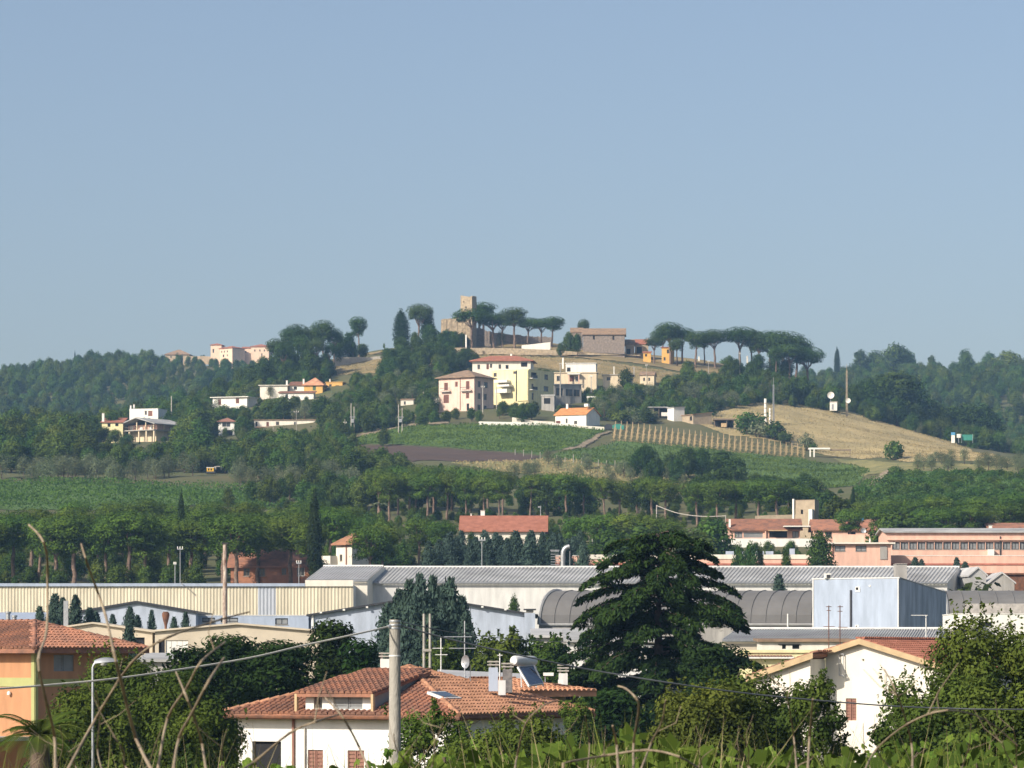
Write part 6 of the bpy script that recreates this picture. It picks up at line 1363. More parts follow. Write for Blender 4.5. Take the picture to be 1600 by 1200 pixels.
for px, D, top, w, lab in ((955,575,826,1.2,'yellowing rounded tree between hedge and cedar'),(1000,585,818,1.2,'green rounded tree behind the cedar top'),(1085,590,826,1.3,'green rounded tree left of the retaining wall'),(1110,600,812,1.2,'green rounded tree beside the restaurant corner'),(1280,560,828,.75,'dark leafy tree hiding the gap between restaurant and pink office'),(1172,552,844,.42,'ragged dark shrub against the white retaining wall'),(1155,553,850,.34,'ragged shrub at the left of the white retaining wall'),(1188,553,849,.3,'thin ragged shrub on the middle of the white retaining wall'),(1228,553,853,.34,'ragged shrub at the right of the white retaining wall'),(1290,728,765,1.1,'dark round tree right of the tower house'),(1310,700,778,1.3,'grey green tree between tower house and pines'),(1400,640,800,1.4,'grey green feathery tree above the pink hall'),(605,600,850,1.0,'dark tree right of the cream house'),(630,605,845,1.0,'green tree left of the cypress hedge'),(572,610,840,.8,'dark tree shading the cream house side')):
    tree('darkround' if 'dark' in lab else 'broad', px, D=D, top=top, label=lab, cat='tree', name='tree', wide=w)
# palm by the pine stand (small)
for q in ((593,770,'stubby palm at the left edge of the tight pine stand'),):
    D = q[1]; g = G(q[0], D); o = empty('palm_tree', g); tag(o, q[2], 'palm tree'); MB().tube([(0, 0, -.5), (0, 0, 3)], [.5, .45], 8, M_barkp).build('trunk', None, o)
    link('crown', leafmesh('crown', np.concatenate([rhombs(np.array([[math.cos(a)*r, math.sin(a)*r, 3.6+.9*r-.5*r*r] for a in np.linspace(0, 6.2, 22)]), RNG.normal(size=(22, 3))*.3+np.array([0, 0, 1]), .9, .25, np.array([[math.cos(a), math.sin(a), 0] for a in np.linspace(0, 6.2, 22)])) for r in (.4, .9, 1.4, 1.8)]), ML['olive']), o)

# ------------------------------------------------------------------ hillside scatter
S = scatter
S('darkround', [(540,800),(800,812),(980,806),(1290,806),(1290,780),(980,790),(800,800),(560,790)], 30, (5, 8), 'dark leafy tree filling in under the valley pines', 'evergreen tree', 'undergrowth trees beneath the valley pines', 'evergreen_tree', seed=1, wide=(.9, 1.3))
S('broad', [(300,800),(570,806),(590,775),(500,766),(430,785)], 26, (5, 8), 'leafy tree between the left vineyard and the pine stand', 'broadleaf tree', 'leafy trees right of the left vineyard', 'broadleaf_tree', seed=2)
S('olive', [(-20,757),(300,758),(560,772),(570,745),(420,735),(150,735),(-20,740)], 90, (4, 6), 'grey green olive tree in the band above the left vineyard', 'olive tree', 'olives above the left vineyard', 'olive_tree', seed=3, gap=.6, avoid=())
S('broad', [(-30,742),(-30,690),(60,672),(150,662),(300,660),(330,690),(330,742)], 95, (7, 11), 'leafy tree on the slope below the pavilion', 'broadleaf tree', 'trees on the slope below the pavilion', 'broadleaf_tree', seed=4, gap=.75)
S('broad', [(330,745),(330,702),(400,702),(500,733),(560,745),(640,750),(600,762),(450,757)], 62, (6, 8.5), 'bright leafy tree below the ploughed strip', 'broadleaf tree', 'leafy trees below the ploughed strip', 'broadleaf_tree', seed=5, gap=.72)
S('olive', [(300,695),(310,640),(420,622),(520,608),(690,600),(690,650),(640,668),(520,688),(420,692)], 75, (4, 6), 'olive tree among the left village houses', 'olive tree', 'olives among the left village houses', 'olive_tree', seed=6, gap=.75)
S('broad', [(300,690),(310,645),(420,630),(520,612),(690,600),(690,655),(640,668),(520,688),(420,690)], 46, (5, 8), 'dark green tree among the left village houses', 'broadleaf tree', 'trees among the left village houses', 'broadleaf_tree', seed=7, gap=.8)
S('broad', [(690,655),(690,645),(800,648),(860,655),(830,662),(700,662)], 18, (3.5, 5.5), 'small leafy tree at the foot of the pink house', 'broadleaf tree', 'small trees between pink house and green field', 'broadleaf_tree', seed=8)
S('darkround', [(565,592),(600,572),(640,562),(700,562),(745,572),(745,584),(690,598),(600,600)], 34, (6, 9), 'dark tree on the bank behind the pink house', 'evergreen tree', 'dark trees on the bank behind the pink house', 'evergreen_tree', seed=9, gap=.75)
S('olive', [(925,660),(950,608),(1050,606),(1150,604),(1235,622),(1200,634),(1120,642),(1100,632),(1010,636)], 70, (4, 6), 'olive tree in the grove above the sheds', 'olive tree', 'olives in the grove above the sheds', 'olive_tree', seed=10, gap=.7)
S('broad', [(860,636),(905,606),(960,606),(1060,600),(1200,602),(1280,622),(1230,632),(1100,628),(960,640)], 48, (5, 8), 'leafy tree in the grove above the sheds', 'broadleaf tree', 'leafy trees in the grove above the sheds', 'broadleaf_tree', seed=11, gap=.75)
S('shrub', [(960,668),(1015,660),(1015,652),(975,652)], 9, (3, 4.5), 'dark shrub beside the open fronted shed', 'shrub', 'shrubs beside the open fronted shed', 'shrub', seed=12)
S('olive', [(700,735),(840,724),(1000,742),(1300,770),(1290,778),(980,764),(800,752)], 26, (2.5, 4.5), 'small scattered olive on the straw coloured meadow', 'olive tree', 'olives on the straw coloured meadow', 'olive_tree', seed=13)
S('darkround', [(995,765),(1000,738),(1150,745),(1160,765)], 12, (6, 8), 'dark round tree at the top of the meadow', 'evergreen tree', 'dark round trees at the top of the meadow', 'evergreen_tree', seed=14)
S('orchard', [(1335,805),(1345,772),(1395,740),(1640,745),(1640,805)], 170, (1.5, 2.3), 'low bushy tree in the green orchard above the pines', 'shrub', 'low trees of the green orchard', 'orchard_tree', seed=15, gap=1.5, wide=(1, 1.3))
S('olive', [(1415,738),(1420,722),(1640,732),(1640,745)], 28, (3, 4.5), 'dark olive along the edge below the hay slope', 'olive tree', 'olives below the hay slope', 'olive_tree', seed=16)
S('darkround', [(300,625),(330,600),(420,590),(470,590),(500,600),(430,612),(320,640)], 24, (8, 12), 'tall tree on the shoulder above the white flat roofed house', 'evergreen tree', 'trees on the shoulder above the white flat roofed house', 'evergreen_tree', seed=17, gap=.7)
S('broad', [(90,690),(200,645),(300,640),(310,655),(200,668)], 26, (6, 9), 'leafy tree behind the pavilion', 'broadleaf tree', 'leafy trees behind the pavilion', 'broadleaf_tree', seed=18, gap=.8)
# knoll of big dark trees left of the castle
random.seed(21)
pines([(432,1318,528,.75),(450,1325,512,.7),(466,1330,506,.7),(486,1332,510,.7),(505,1328,500,.8),(522,1332,512,.6),(443,1302,534,.7),(470,1305,522,.75),(496,1303,527,.7),(515,1306,535,.6)], 'tall dark umbrella pine in the clump on the knoll', 'dark pines on the knoll', kind='hillpine')
for px, D, top, w in ((428,1312,552,1.0),(455,1312,548,1.1),(485,1314,545,1.1),(508,1316,550,1.0),(530,1342,522,.7),(545,1345,517,.65),(552,1346,534,.8),(412,1310,556,1.0)): tree('darkround', px, D=D, top=top, label='dense dark tree filling the clump on the knoll', cat='tree', group='dense dark trees on the knoll', name='tree', wide=w)
tree('hillpine', 562, D=1360, top=494, label='lone pine with small high crown right of the knoll', cat='umbrella pine', name='umbrella_pine', wide=.75)
tree('darkround', 566, D=1352, top=536, label='dark bush under the lone pine', cat='tree', name='tree', wide=1.2)
tree('broad', 600, D=1385, top=536, label='tiny round tree alone on the skyline', cat='tree', name='tree', wide=.7)
for px, D, top, w in ((164,1124,667,1.3),(180,1120,671,1.5),(200,1116,678,1.5),(218,1114,690,1.3),(256,1120,682,1.5),(276,1124,674,1.3),(148,1128,662,1.2),(190,1108,684,1.5)): tree('broad', px, D=D, top=top, label='leafy tree rising against the foot of the pavilion', cat='broadleaf tree', group='leafy trees at the foot of the pavilion', name='broadleaf_tree', wide=w)
for px, D, top, w in ((352,1146,668,.9),(376,1150,662,1.0),(392,1155,664,.9),(440,1158,668,.9),(486,1150,665,1.0),(505,1158,655,1.0),(520,1165,648,1.0)): tree('broad', px, D=D, top=top, label='garden tree before the long whitewashed building', cat='broadleaf tree', group='garden trees before the whitewashed building', name='broadleaf_tree', wide=w)
# castle hill
tree('cypress', 627, D=1362, top=481, label='stout cypress on the skyline left of the castle', cat='cypress tree', name='cypress', wide=1.7)
pines([(653,1362,474,.8)], 'leaning tall pine beside the stout cypress', None, kind='hillpine'); tree('darkround', 668, D=1364, top=482, label='broken topped pine with irregular crown next to the leaning pine', cat='umbrella pine', name='umbrella_pine', wide=.55)
for px, D, top, w in ((697,1338,514,1.0),(710,1337,516,.9),(722,1338,519,1.0),(730,1340,526,.8),(672,1350,505,1.0),(648,1352,518,.9),(692,1345,520,1.0),(705,1343,516,.9)): tree('darkround', px, D=D, top=top, label='dark olive like tree below the ruined wall', cat='tree', group='dark trees below the ruined wall', name='tree', wide=w)
for px, D, top, w, lab in ((737,1352,481,1.35,'parasol pine spreading across the foot of the tower'),(757,1385,472,1.2,'pine crown rising right behind the tower'),(772,1356,488,1.25,'pine with slim trunk right of the tower'),(785,1375,490,1.3,'pine with crown touching the slim trunked pine'),(804,1352,480,1.15,'tallest parasol pine between tower and barn'),(824,1370,496,1.3,'pine with low crown left of the white road wall'),(846,1365,497,1.3,'pine with dense crown above the white road wall'),(862,1358,494,1.25,'broad pine left of the stone barn'),(913,1375,498,.55,'small dark tree top peeping over the stone barn roof')):
    tree('hillpine', px, D=D, top=top, label=lab, cat='umbrella pine', name='umbrella_pine', wide=w)
for px, D, top, w, lab in ((783,1362,517,.9,'olive under the pines on the castle terrace'),(876,1325,535,.8,'dark tree before the terrace wall left of the barn'),(889,1332,518,.8,'dark tree leaning on the left end of the barn'),(902,1330,520,.7,'ivy dark tree at the barn corner')):
    tree('olive' if 'olive' in lab else 'darkround', px, D=D, top=top, label=lab, cat='tree', name='tree', wide=w)
# ridge pines
for px, D, top, w in ((1022,1328,526,1.15),(1048,1345,503,1.15),(1036,1352,513,1.0),(1066,1350,511,1.05),(1086,1336,517,1.2),(1118,1350,514,1.1),(1156,1352,510,1.25),(1186,1350,519,1.0),(1203,1352,516,1.1),(1224,1346,517,1.25),(1243,1348,527,1.05),(1263,1345,541,1.05),(1174,1362,515,.95),(1058,1336,528,1.0),(1101,1358,521,.9),(1234,1338,535,1.0),(1212,1336,540,.9)):
    tree('hillpine', px, D=D, top=top, label='umbrella pine in the airy row along the ridge', cat='umbrella pine', group='umbrella pines along the ridge', name='umbrella_pine', wide=w)
for px, D, top, w in ((1140,1330,555,1.1),(1150,1325,560,1.0),(1185,1340,552,1.0),(1210,1345,556,1.0),(1228,1340,560,.9)): tree('darkround', px, D=D, top=top, label='dark undergrowth tree beneath the ridge pines', cat='tree', group='undergrowth beneath the ridge pines', name='tree', wide=w)
# dark trees behind the hay slope
for px, D, top, w in ((1335,1300,598,1.0),(1355,1310,590,1.1),(1378,1312,585,1.1),(1400,1315,577,1.2),(1422,1318,586,1.1),(1370,1290,622,1.2),(1400,1295,620,1.3),(1430,1300,630,1.2),(1460,1320,625,1.2),(1485,1325,632,1.2),(1510,1330,628,1.2),(1535,1335,632,1.2),(1548,1338,645,1.1),(1350,1288,625,1.1)):
    tree('darkround', px, D=D, top=top, label='big dark tree standing behind the hay slope', cat='tree', group='dark trees behind the hay slope', name='tree', wide=w)
for i in range(26):
    px = 1405+i*8.2; D = 1278+random.uniform(0, 45); tree('olive', px, D=D, h=random.uniform(4, 5.5), label='olive tree on the far edge of the hay slope', cat='olive tree', group='olives on the far edge of the hay slope', name='olive_tree')
for px, y, top, w, lab in ((1172,680,640,1.0,'tall dark bush left of the white cylinder pylons'),(1185,684,655,1.1,'dark bush at the foot of the taller pylon'),(1212,688,655,1.0,'dark bush right of the shorter pylon'),(1226,694,672,.9,'small dark bush below the pylons'),(1260,704,675,.8,'dark bush above the white field frame'),(1272,706,690,.8,'low dark bush beside the white field frame'),(1397,719,686,.8,'round dark bush alone on the hay slope')):
    D = hit(px, y, 950, 1290); tree('shrub', px, D=D, top=top, label=lab, cat='bush', name='bush', wide=w)

# ------------------------------------------------------------------ far woods as one mass each (instances of a tree crown)
def wood(label, us, ds, n, seed, hr=(8, 13), cell=(7, 9), guard=False, skip=None, name='woodland'):
    rng = np.random.default_rng(seed); pts = []; rz = []; sc = []; vi = []; grid = set()
    for _ in range(n*6):
        if len(pts) >= n: break
        u_ = rng.uniform(*us); D = rng.uniform(*ds); X = (u_-CX)/F*D; key = (int(X/cell[0]), int(D/cell[1]))
        if key in grid: continue
        grid.add(key); h = rng.uniform(*hr)
        if skip and skip(u_, D): h *= .62
        if guard:
            yb_ = float(gy(u_, D)); hp = h*F/D; wp = hp*.42
            if any(inside(u_, yb_, q) or inside(u_, yb_-hp*.8, q) for q in FIELDS) or any(D < d_ and u_+wp > a_ and u_-wp < b_ and yb_-hp < y1_ and yb_ > y0_ for (a_, b_, y0_, y1_, d_) in BOXES): continue
            if any(D > d_-2 and D < d_+10 and a_-3 < u_ < b_+3 for (a_, b_, y0_, y1_, d_) in BOXES): continue
        pts.append((X, D, float(gz(u_, D))-.6)); rz.append(rng.uniform(0, 6.28)); sc.append(h/8); vi.append(rng.integers(0, 4))
    me = bpy.data.meshes.new('wood'); me.from_pydata(pts, [], []); 
    for nm, ty, dat in (('rz', 'FLOAT', rz), ('sc', 'FLOAT', sc), ('vi', 'INT', vi)):
        at_ = me.attributes.new(nm, ty, 'POINT'); at_.data.foreach_set('value', np.array(dat, dtype=np.int32 if ty == 'INT' else np.float32))
    o = link(name, me); tag(o, label, kind='stuff')
    ng = bpy.data.node_groups.new('wood_instances', 'GeometryNodeTree'); ng.interface.new_socket('Geometry', in_out='INPUT', socket_type='NodeSocketGeometry'); ng.interface.new_socket('Geometry', in_out='OUTPUT', socket_type='NodeSocketGeometry')
    N = ng.nodes; Lk = ng.links; gi = N.new('NodeGroupInput'); go = N.new('NodeGroupOutput'); jn = N.new('GeometryNodeJoinGeometry')
    def attr(nm, ty): a = N.new('GeometryNodeInputNamedAttribute'); a.data_type = ty; a.inputs[0].default_value = nm; return a.outputs[0]
    cx_ = N.new('ShaderNodeCombineXYZ'); Lk.new(attr('rz', 'FLOAT'), cx_.inputs[2]); er = N.new('FunctionNodeEulerToRotation'); Lk.new(cx_.outputs[0], er.inputs[0])
    for k in range(4):
        ip = N.new('GeometryNodeInstanceOnPoints'); Lk.new(gi.outputs[0], ip.inputs['Points']); oi = N.new('GeometryNodeObjectInfo'); oi.inputs['Object'].default_value = WOODSRC[k]; oi.transform_space = 'ORIGINAL'; oi.inputs['As Instance'].default_value = True
        cmp_ = N.new('FunctionNodeCompare'); cmp_.data_type = 'INT'; cmp_.operation = 'EQUAL'; Lk.new(attr('vi', 'INT'), cmp_.inputs[2]); cmp_.inputs[3].default_value = k; Lk.new(cmp_.outputs[0], ip.inputs['Selection'])
        Lk.new(oi.outputs['Geometry'], ip.inputs['Instance']); Lk.new(er.outputs[0], ip.inputs['Rotation']); Lk.new(attr('sc', 'FLOAT'), ip.inputs['Scale']); Lk.new(ip.outputs[0], jn.inputs[0])
    Lk.new(jn.outputs[0], go.inputs[0]); md = o.modifiers.new('instances', 'NODES'); md.node_group = ng
    return o
WOODSRC = []
for k in range(4):
    t_ = tree('broad', 20+k*70, D=1560, h=9, label='leafy tree in the hollow behind the left slope', cat='tree', group='trees in the hollow behind the left slope', name='tree', var=k)
    WOODSRC.append([c for c in t_.children if c.name.startswith('crown')][0])
wood('wooded far ridge behind the left village', (-350, 560), (1500, 2120), 1500, 5, (7, 11), skip=lambda u_, D: 235 < u_ < 440 and D > 1850)
wood('wooded far ridge behind the hay slope', (1130, 1950), (1480, 2110), 1500, 6, (7, 10.5))
wood('scrubby wood on the lower left hillside', (-320, 130), (1050, 1480), 240, 7, (6, 10))
wood('dense undergrowth between the trees of the left slope', (-120, 345), (960, 1290), 900, 8, (4.5, 8), (3.6, 5.5), True, name='undergrowth')
wood('dense undergrowth of the village gardens', (300, 700), (985, 1330), 1000, 9, (3, 6.5), (3.4, 5), True, name='undergrowth')
wood('dense undergrowth of the grove under the ridge pines', (840, 1300), (1150, 1345), 600, 10, (3, 6), (4, 6), True, name='undergrowth')
wood('dense undergrowth of the pine belt', (440, 1345), (640, 935), 620, 12, (1.6, 3.4), (5, 7), True, name='undergrowth')
wood('dense undergrowth under the pine grove behind the beige works', (-80, 600), (560, 780), 300, 13, (2.6, 5.2), (4, 7), True, name='undergrowth')
wood('dense undergrowth of the wood above the pink hall', (1290, 1700), (615, 720), 200, 14, (2, 4), (4, 7), True, name='undergrowth')
wood('dense undergrowth behind the hay slope', (1290, 1680), (1270, 1440), 260, 15, (4, 8), (5, 7), False, name='undergrowth')
random.seed(31)
for px, D, top, w, kd, lab in ((1308,2060,541,.9,'cypress','rounded dark tree top on the far right skyline'),(1345,2080,546,1.2,'broad','broad tree on the far right skyline beside the rounded top'),(1368,2085,548,1.3,'broad','spreading tree on the far right skyline'),(1398,2080,538,1.3,'broad','tall rounded tree on the far right skyline'),(1415,2085,546,1.0,'broad','shoulder tree next to the tall rounded one'),(1456,2090,555,1.0,'broad','small round tree alone on the far right skyline'),(1508,2085,546,.9,'broad','upright round tree on the far right skyline'),(1545,2090,551,1.1,'broad','round tree left of the broadest far skyline tree'),(1575,2085,549,1.6,'broad','broadest tree on the far right skyline'),(117,2090,547,.4,'cypress','pointed little tree on the far left skyline'),(222,2090,545,.7,'broad','bump of a tree on the far left skyline')):
    tree(kd, px, D=D, top=top, label=lab, cat='tree', name='skyline_tree', wide=w)

# ------------------------------------------------------------------ crops: leafy rows and turf as masses
def crop_rows(name, label, us, ds, gap, h, per, m, size=.5):
    out = []
    for D in np.arange(ds[0], ds[1], gap):
        L = (us[1]-us[0])/F*D; n = int(L*per); u_ = RNG.uniform(us[0], us[1], n)
        x = (u_-CX)/F*D; dd = D+RNG.normal(size=n)*.35; zz = gz(u_, dd)+RNG.random(n)*h
        out.append(rhombs(np.stack([x, dd, zz], 1), RNG.normal(size=(n, 3))+np.array([0, -.3, .5]), size*(.6+.7*RNG.random(n)), .7))
    return tag(link(name, leafmesh(name, np.concatenate(out), ML[m])), label, kind='stuff')
crop_rows('vineyard_rows', 'leafy vine rows of the left vineyard', (-60, 435), (806, 896), 3.2, 1.7, 9, 'vine')
crop_rows('vineyard_rows', 'leafy undergrowth of the right orchard', (1345, 1650), (800, 930), 4.0, 1.2, 7, 'vine')
def turf(name, label, poly, n, h, m, size, d0=900, d1=1450):
    P = [(px, hit(px, py, d0, d1)) for px, py in poly]; xs = [p[0] for p in P]; ds_ = [p[1] for p in P]
    u_ = RNG.uniform(min(xs), max(xs), n*2); D = RNG.uniform(min(ds_), max(ds_), n*2)
    k = np.array([inside(a, b, P) for a, b in zip(u_, D)]); u_, D = u_[k][:n], D[k][:n]; n = len(u_)
    c = np.stack([(u_-CX)/F*D, D, gz(u_, D)+.12+RNG.random(n)*h], 1)
    return tag(link(name, leafmesh(name, rhombs(c, RNG.normal(size=(n, 3))+np.array([0, -.5, .4]), size*(.6+.8*RNG.random(n)), .5, np.array([0, 0, 1.0])+.5*RNG.normal(size=(n, 3))), m)), label, kind='stuff')
ML['dry'] = leafmat('dry grass blades', (.45,.36,.19), (.28,.24,.13), .1, .05, .3, 0)
turf('crop_plants', 'leafy crop of the field below the pink house', [(505,697),(560,684),(640,668),(700,666),(800,665),(945,673),(925,685),(880,702),(845,712),(700,700),(560,695)], 16000, .6, ML['vine'], .55)
turf('crop_plants', 'leafy crop of the field below the vine stakes', [(850,716),(900,703),(960,691),(1250,716),(1340,728),(1360,738),(1330,762),(1180,752),(1000,735)], 16000, .6, ML['vine'], .55)
turf('dry_grass', 'long dry grass of the hay slope', [(1090,662),(1130,640),(1200,632),(1300,642),(1350,650),(1480,690),(1600,722),(1590,728),(1420,722),(1330,716),(1290,712),(1230,694),(1130,680)], 24000, .35, ML['dry'], .38, 950, 1290)
turf('dry_grass', 'tufts of dry grass on the parched bank', [(500,588),(530,562),(580,560),(700,556),(870,560),(1000,575),(1090,590),(1130,600),(1050,606),(960,598),(860,578),(700,575),(600,582)], 9000, .35, ML['dry'], .45, 1150, 1395)
turf('dry_grass', 'tufts of dry grass on the meadow strip', [(700,724),(850,718),(1000,738),(1180,756),(1290,770),(1250,780),(1100,775),(960,760),(850,745)], 7000, .4, ML['dry'], .6, 820)
# weedy posts along the meadow edge
for k in range(16):
    px = 805+k*13; D = hit(px, 712+k*1.8, 900); o = empty('fence_post', G(px, D)); tag(o, 'grey vineyard post along the lower field edge', 'post', 'posts along the lower field edge'); hgt = random.uniform(1.4, 2.2)
    MB().tube([(0, 0, -.3), (0, 0, hgt)], .09, 6, M_conc).build('shaft', None, o); MB().lathe((0, 0, hgt), [(.1, 0), (.06, .06)], 6, M_conc).build('cap', None, o)
# ------------------------------------------------------------------ foreground scrub
M_stalk = mat('dry stalk', (.34,.27,.18), .9, .3, 9, col2=(.16,.115,.075), stretch=(1, 1, .3))
def stalk(pts, D, r0, r1, label, grp=None, twigs=0):
    """dead stalk from image points at one distance; thick end first"""
    r0 *= .6; r1 *= .6
    P = [W(x, y, D+.25*math.sin(i*1.7)) for i, (x, y) in enumerate(pts)]; g = Vector((P[0].x, P[0].y, float(gz(pts[0][0], D))))
    o = empty('dry_stalk', g); tag(o, label, 'dry stalk', grp); n = len(P)
    Q = [Vector((0, 0, -.1))]; Rr = [r0*1.2]
    for i in range(n-1):
        p0, p1, p2, p3 = P[max(i-1, 0)], P[i], P[i+1], P[min(i+2, n-1)]
        for j in range(4):
            t = j/4; Q.append(.5*((2*p1)+(p2-p0)*t+(2*p0-5*p1+4*p2-p3)*t*t+(3*p1-p0-3*p2+p3)*t**3)-g); f_ = (i+t)/(n-1); Rr.append((r0+(r1-r0)*f_)*(1.25 if j == 0 else 1))
    Q.append(P[-1]-g); Rr.append(r1)
    MB().tube(Q, Rr, 7, M_stalk).build('stem', None, o)
    for k in range(twigs):
        i = random.randrange(len(Q)//2, len(Q)-1); a = Q[i]; d_ = Vector((random.uniform(-1, 1), random.uniform(-.3, .3), random.uniform(.1, 1))).normalized()*random.uniform(.03, .09)
        MB().tube([a, a+d_*.6, a+d_+Vector((random.uniform(-.02, .02), 0, .02))], [r1*.8, r1*.6, r1*.4], 5, M_stalk).build('twig', None, o)
    return o
random.seed(41)
stalk([(86,1210),(85,1150),(72,1095),(60,1032),(73,985),(74,890),(72,860),(62,837),(45,820)], 6.5, .0045, .0028, 'tallest curved dry stalk before the orange house', None, 0)
stalk([(238,1205),(212,1152),(190,1068),(178,1020),(165,962),(150,918),(136,880),(127,850)], 6.2, .0048, .0024, 'tall straight dry stalk crossing the beige works', None, 0)
stalk([(104,1205),(150,1122),(205,1036),(262,996),(345,968),(390,956)], 6.8, .0042, .0022, 'long dry stalk slanting up to the right across the leafy tree', None, 0)
stalk([(246,1205),(262,1122),(292,1074),(314,1034),(352,1003)], 6.4, .004, .0024, 'dry stalk bent at a knot before the dark clump', None, 1)
stalk([(270,1205),(280,1152),(300,1114),(326,1064),(350,1028)], 6.0, .0042, .0026, 'dry stalk slanting right before the white house corner', None, 0)
stalk([(322,1205),(315,1160),(303,1120),(290,1086),(275,1050)], 6.1, .0036, .0022, 'dry stalk slanting left across its bent neighbour', None, 0)
stalk([(372,1206),(400,1188),(452,1146),(492,1128),(532,1116)], 6.6, .0036, .0026, 'dry stalk lying across the white wall', None, 1)
stalk([(578,1206),(560,1165),(546,1138),(532,1116),(508,1090)], 6.6, .0034, .0022, 'dry stalk slanting left up to the dormer', None, 1)
stalk([(990,1204),(990,1160),(998,1106),(993,1090),(978,1076),(966,1072)], 7.0, .0036, .0028, 'hooked dry stalk before the foot of the cedar', None, 0)
stalk([(966,1204),(963,1162),(957,1134)], 6.8, .0042, .0032, 'short stout dry stalk before the rear house corner', None, 0)
stalk([(804,1206),(808,1180),(822,1130),(850,1102),(872,1095)], 7.4, .0034, .0022, 'arched dry stalk before the scalloped eave', None, 1)
stalk([(880,1192),(950,1180),(1010,1172),(1060,1182),(1100,1206)], 6.8, .0036, .0028, 'dry bramble arching low across the middle', None, 0)
stalk([(1000,1206),(1018,1160),(1034,1128),(1040,1094)], 7.2, .0034, .0022, 'thin dry stalk slanting right below the cedar', None, 1)
stalk([(1426,1206),(1424,1160),(1410,1108),(1395,1070),(1382,1046)], 7.2, .0034, .0018, 'forked dry stalk before the cream end wall', None, 4)
stalk([(1350,1206),(1370,1170),(1420,1130),(1480,1110),(1540,1125),(1590,1165)], 7.0, .0030, .0022, 'long dry bramble arching before the laurels', None, 2)
stalk([(1262,1206),(1265,1150),(1270,1092)], 7.0, .0038, .0030, 'upright broken dry stalk before the laurel bush', None, 0)
stalk([(1245,1206),(1240,1150),(1232,1100),(1226,1075)], 7.4, .0028, .0018, 'thin dry stalk left of the broken one', None, 2)
stalk([(918,1204),(921,1160),(914,1118)], 7.6, .0024, .0016, 'hair thin dry stem at the end of the scalloped eave', None, 0)
stalk([(160,1206),(152,1170),(156,1120),(150,1080)], 6.9, .0026, .0014, 'thin dry stalk close to the street lamp', None, 2)
for k in range(26):
    x = random.choice([random.uniform(20, 420), random.uniform(640, 1600), random.uniform(1100, 1600)]); y = random.uniform(1130, 1180); dx = random.uniform(-40, 40)
    stalk([(x, 1208), (x+dx*.4, 1195), (x+dx*.7+random.uniform(-8, 8), (y+1195)/2), (x+dx, y)], random.uniform(6, 11), .0024, .0013, 'thin dry weed stalk in the foreground tangle', 'thin dry weed stalks in the foreground', random.choice([0, 1, 2]))
# vines: lobed leaves, each a part of its vine
def vine_leaf(seed):
    random.seed(seed); n = 15; vs = [(0, 0, 0)]
    for i in range(n):
        a = -2.55+5.1*i/(n-1); lob = .72+.28*abs(math.cos(a*2.45))+random.uniform(-.05, .05)
        r = lob*(1.0 if abs(a) < 2.2 else .8); vs.append((r*math.sin(a)*.5, r*math.cos(a)*.5, -.10*abs(math.sin(a))*r+.03*math.sin(a*5)))
    return vs, [(0, i, i+1) for i in range(1, n)]
ML['vleaf'] = leafmat('vine leaf', (.19,.27,.042), (.09,.15,.03), 6, .45, .4, .02)
VL = []
for s in range(4):
    vs, fs = vine_leaf(s); me = bpy.data.meshes.new('leaf'); me.from_pydata(vs, [], fs); me.materials.append(ML['vleaf']); me.update(); VL.append(me)
random.seed(55)
VINES = [(700,20,1150,'left of the low leafy bush'),(640,16,1168,'at the foot of the concrete pole'),(770,19,1175,'before the low leafy bush'),(870,21,1160,'before the rear house wall'),(1000,22,1152,'below the cedar foot'),(1060,18,1178,'before the laurel below the cedar'),(1160,21,1162,'before the big laurel'),(1330,19,1146,'with the biggest pale leaves'),(1375,17,1172,'beside the big pale leaves'),(1460,20,1152,'before the rounded laurel'),(1530,18,1140,'before the tall brownish tree'),(1580,16,1160,'below the dense green bush'),(410,18,1184,'before the open porch of the white house'),(330,20,1192,'before the white house corner'),(60,17,1186,'below the palm')]
for (px, D, top, where) in VINES:
    g = G(px, D); o = empty('grape_vine', g); tag(o, 'pale green grape vine '+where, 'grape vine'); zt = W(0, top, D).z-g.z
    st = MB(); st.tube([(0, 0, -.2), (.03, 0, zt*.5), (-.02, 0, zt*.92)], [.03, .022, .01], 6, M_bark)
    for s in range(5):
        a = random.uniform(0, 6.28); st.tube([(0, 0, zt*.6), (math.cos(a)*.18, math.sin(a)*.15, zt*.8), (math.cos(a)*.34, math.sin(a)*.3, zt*random.uniform(.8, .95))], [.008, .006, .004], 5, M_bark)
    st.build('stem', None, o)
    for k in range(22):
        x, y = random.gauss(0, .2), random.gauss(0, .2); zz = zt-abs(random.gauss(0, .10))-abs(x)*.2
        l_ = link('leaf', VL[k % 4], o, (x, y, zz)); l_.rotation_euler = (random.uniform(.5, 1.7), random.uniform(-.6, .6), random.uniform(-1.2, 1.2)); l_.scale = (random.choice([random.uniform(.03, .05), random.uniform(.045, .08)]),)*3
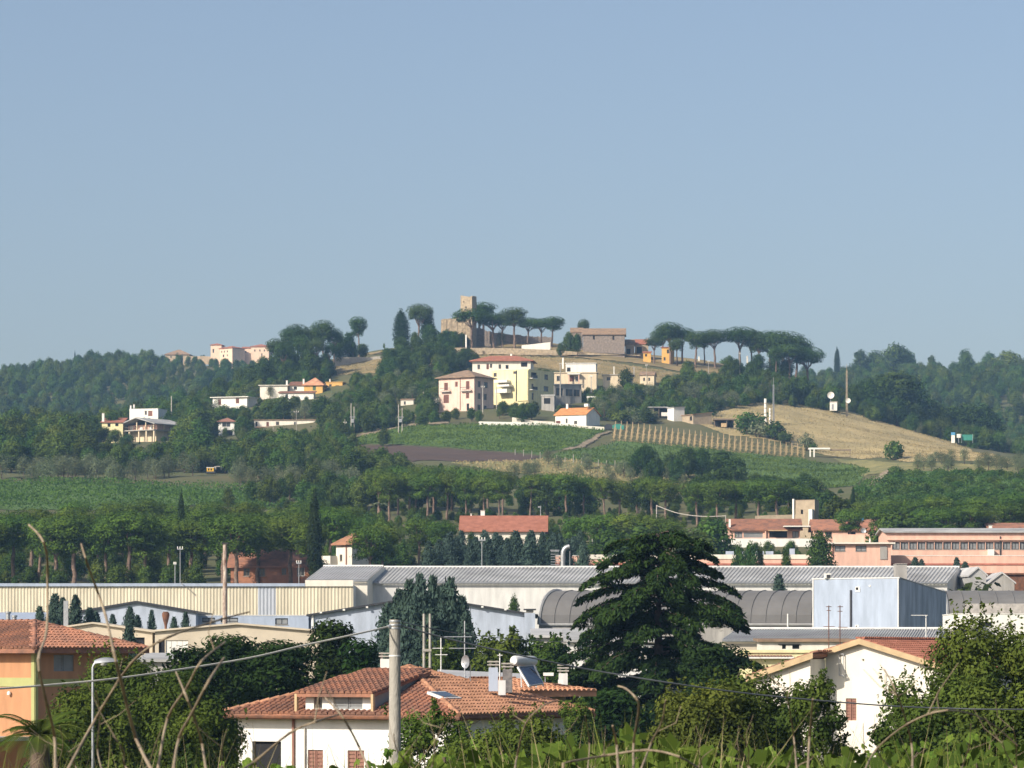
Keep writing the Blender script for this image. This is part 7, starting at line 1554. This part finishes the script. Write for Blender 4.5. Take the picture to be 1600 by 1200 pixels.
# grass and small weeds
def blades(name, label, us, ds, n, hfun, m, w=.012):
    u_ = RNG.uniform(us[0], us[1], n); D = RNG.uniform(ds[0], ds[1], n); h = hfun(u_, D)*(.55+.5*RNG.random(n))
    z0 = gz(u_, D); b = np.stack([(u_-CX)/F*D, D, z0], 1); lean = RNG.normal(size=(n, 3))*.16; lean[:, 2] = 0
    tip = b+lean*h[:, None]*1.2+np.array([0, 0, 1])*h[:, None]; midp = b+lean*h[:, None]*.4+np.array([0, 0, .6])*h[:, None]
    s = np.stack([np.cos(RNG.random(n)*6), np.sin(RNG.random(n)*6), 0*h], 1)*w
    v_ = np.stack([b-s, b+s, midp+s*.8, midp-s*.8, tip], 1).reshape(-1, 3); i = np.arange(n)*5
    me = np_mesh(name, v_, np.stack([i, i+1, i+2, i+3], 1), np.stack([i+3, i+2, i+4], 1), m)
    return tag(link(name, me), label, kind='stuff')
ytop = lambda u_: np.interp(u_, [-100, 0, 250, 380, 560, 640, 760, 900, 980, 1150, 1300, 1450, 1600, 1700], [1196, 1194, 1200, 1204, 1204, 1196, 1184, 1160, 1146, 1180, 1182, 1176, 1168, 1168])
hf = lambda u_, D: np.clip((YH-ytop(u_))/F*D+1.75, .3, 2.5)
blades('tall_grass', 'tall yellow green grass along the foreground', (-120, 1720), (11, 30), 11000, hf, ML['grassy'], .009)
blades('dry_tall_grass', 'dry straw grass mixed into the foreground', (-120, 1720), (11, 30), 2500, lambda u_, D: hf(u_, D)*1.04, ML['dry'], .006)
n = 16000; u_ = RNG.uniform(560, 1720, n); D = RNG.uniform(12, 26, n); hh = hf(u_, D)*(.35+.62*RNG.random(n))
c = np.stack([(u_-CX)/F*D, D, gz(u_, D)+hh], 1)
tag(link('weed_leaves', leafmesh('weed_leaves', rhombs(c, RNG.normal(size=(n, 3))+np.array([0, -.5, .5]), .04+.05*RNG.random(n), .6), ML['bush'])), 'small leafy weeds in the foreground tangle', kind='stuff')
# ------------------------------------------------------------------ air
b = MB(); b.box(-1300, 1300, -30, 3400, -12, 260)
hz = b.build('haze'); tag(hz, 'pale summer haze over the whole valley', kind='stuff')
hm = bpy.data.materials.new('summer haze'); hm.use_nodes = True; n = hm.node_tree.nodes; n.clear()
pv = n.new('ShaderNodeVolumePrincipled'); pv.inputs['Color'].default_value = (.36,.63,1,1); pv.inputs['Absorption Color'].default_value = (1,1,1,1); pv.inputs['Density'].default_value = .00011; pv.inputs['Anisotropy'].default_value = 0.0
on = n.new('ShaderNodeOutputMaterial'); hm.node_tree.links.new(pv.outputs[0], on.inputs['Volume']); hz.data.materials.append(hm)
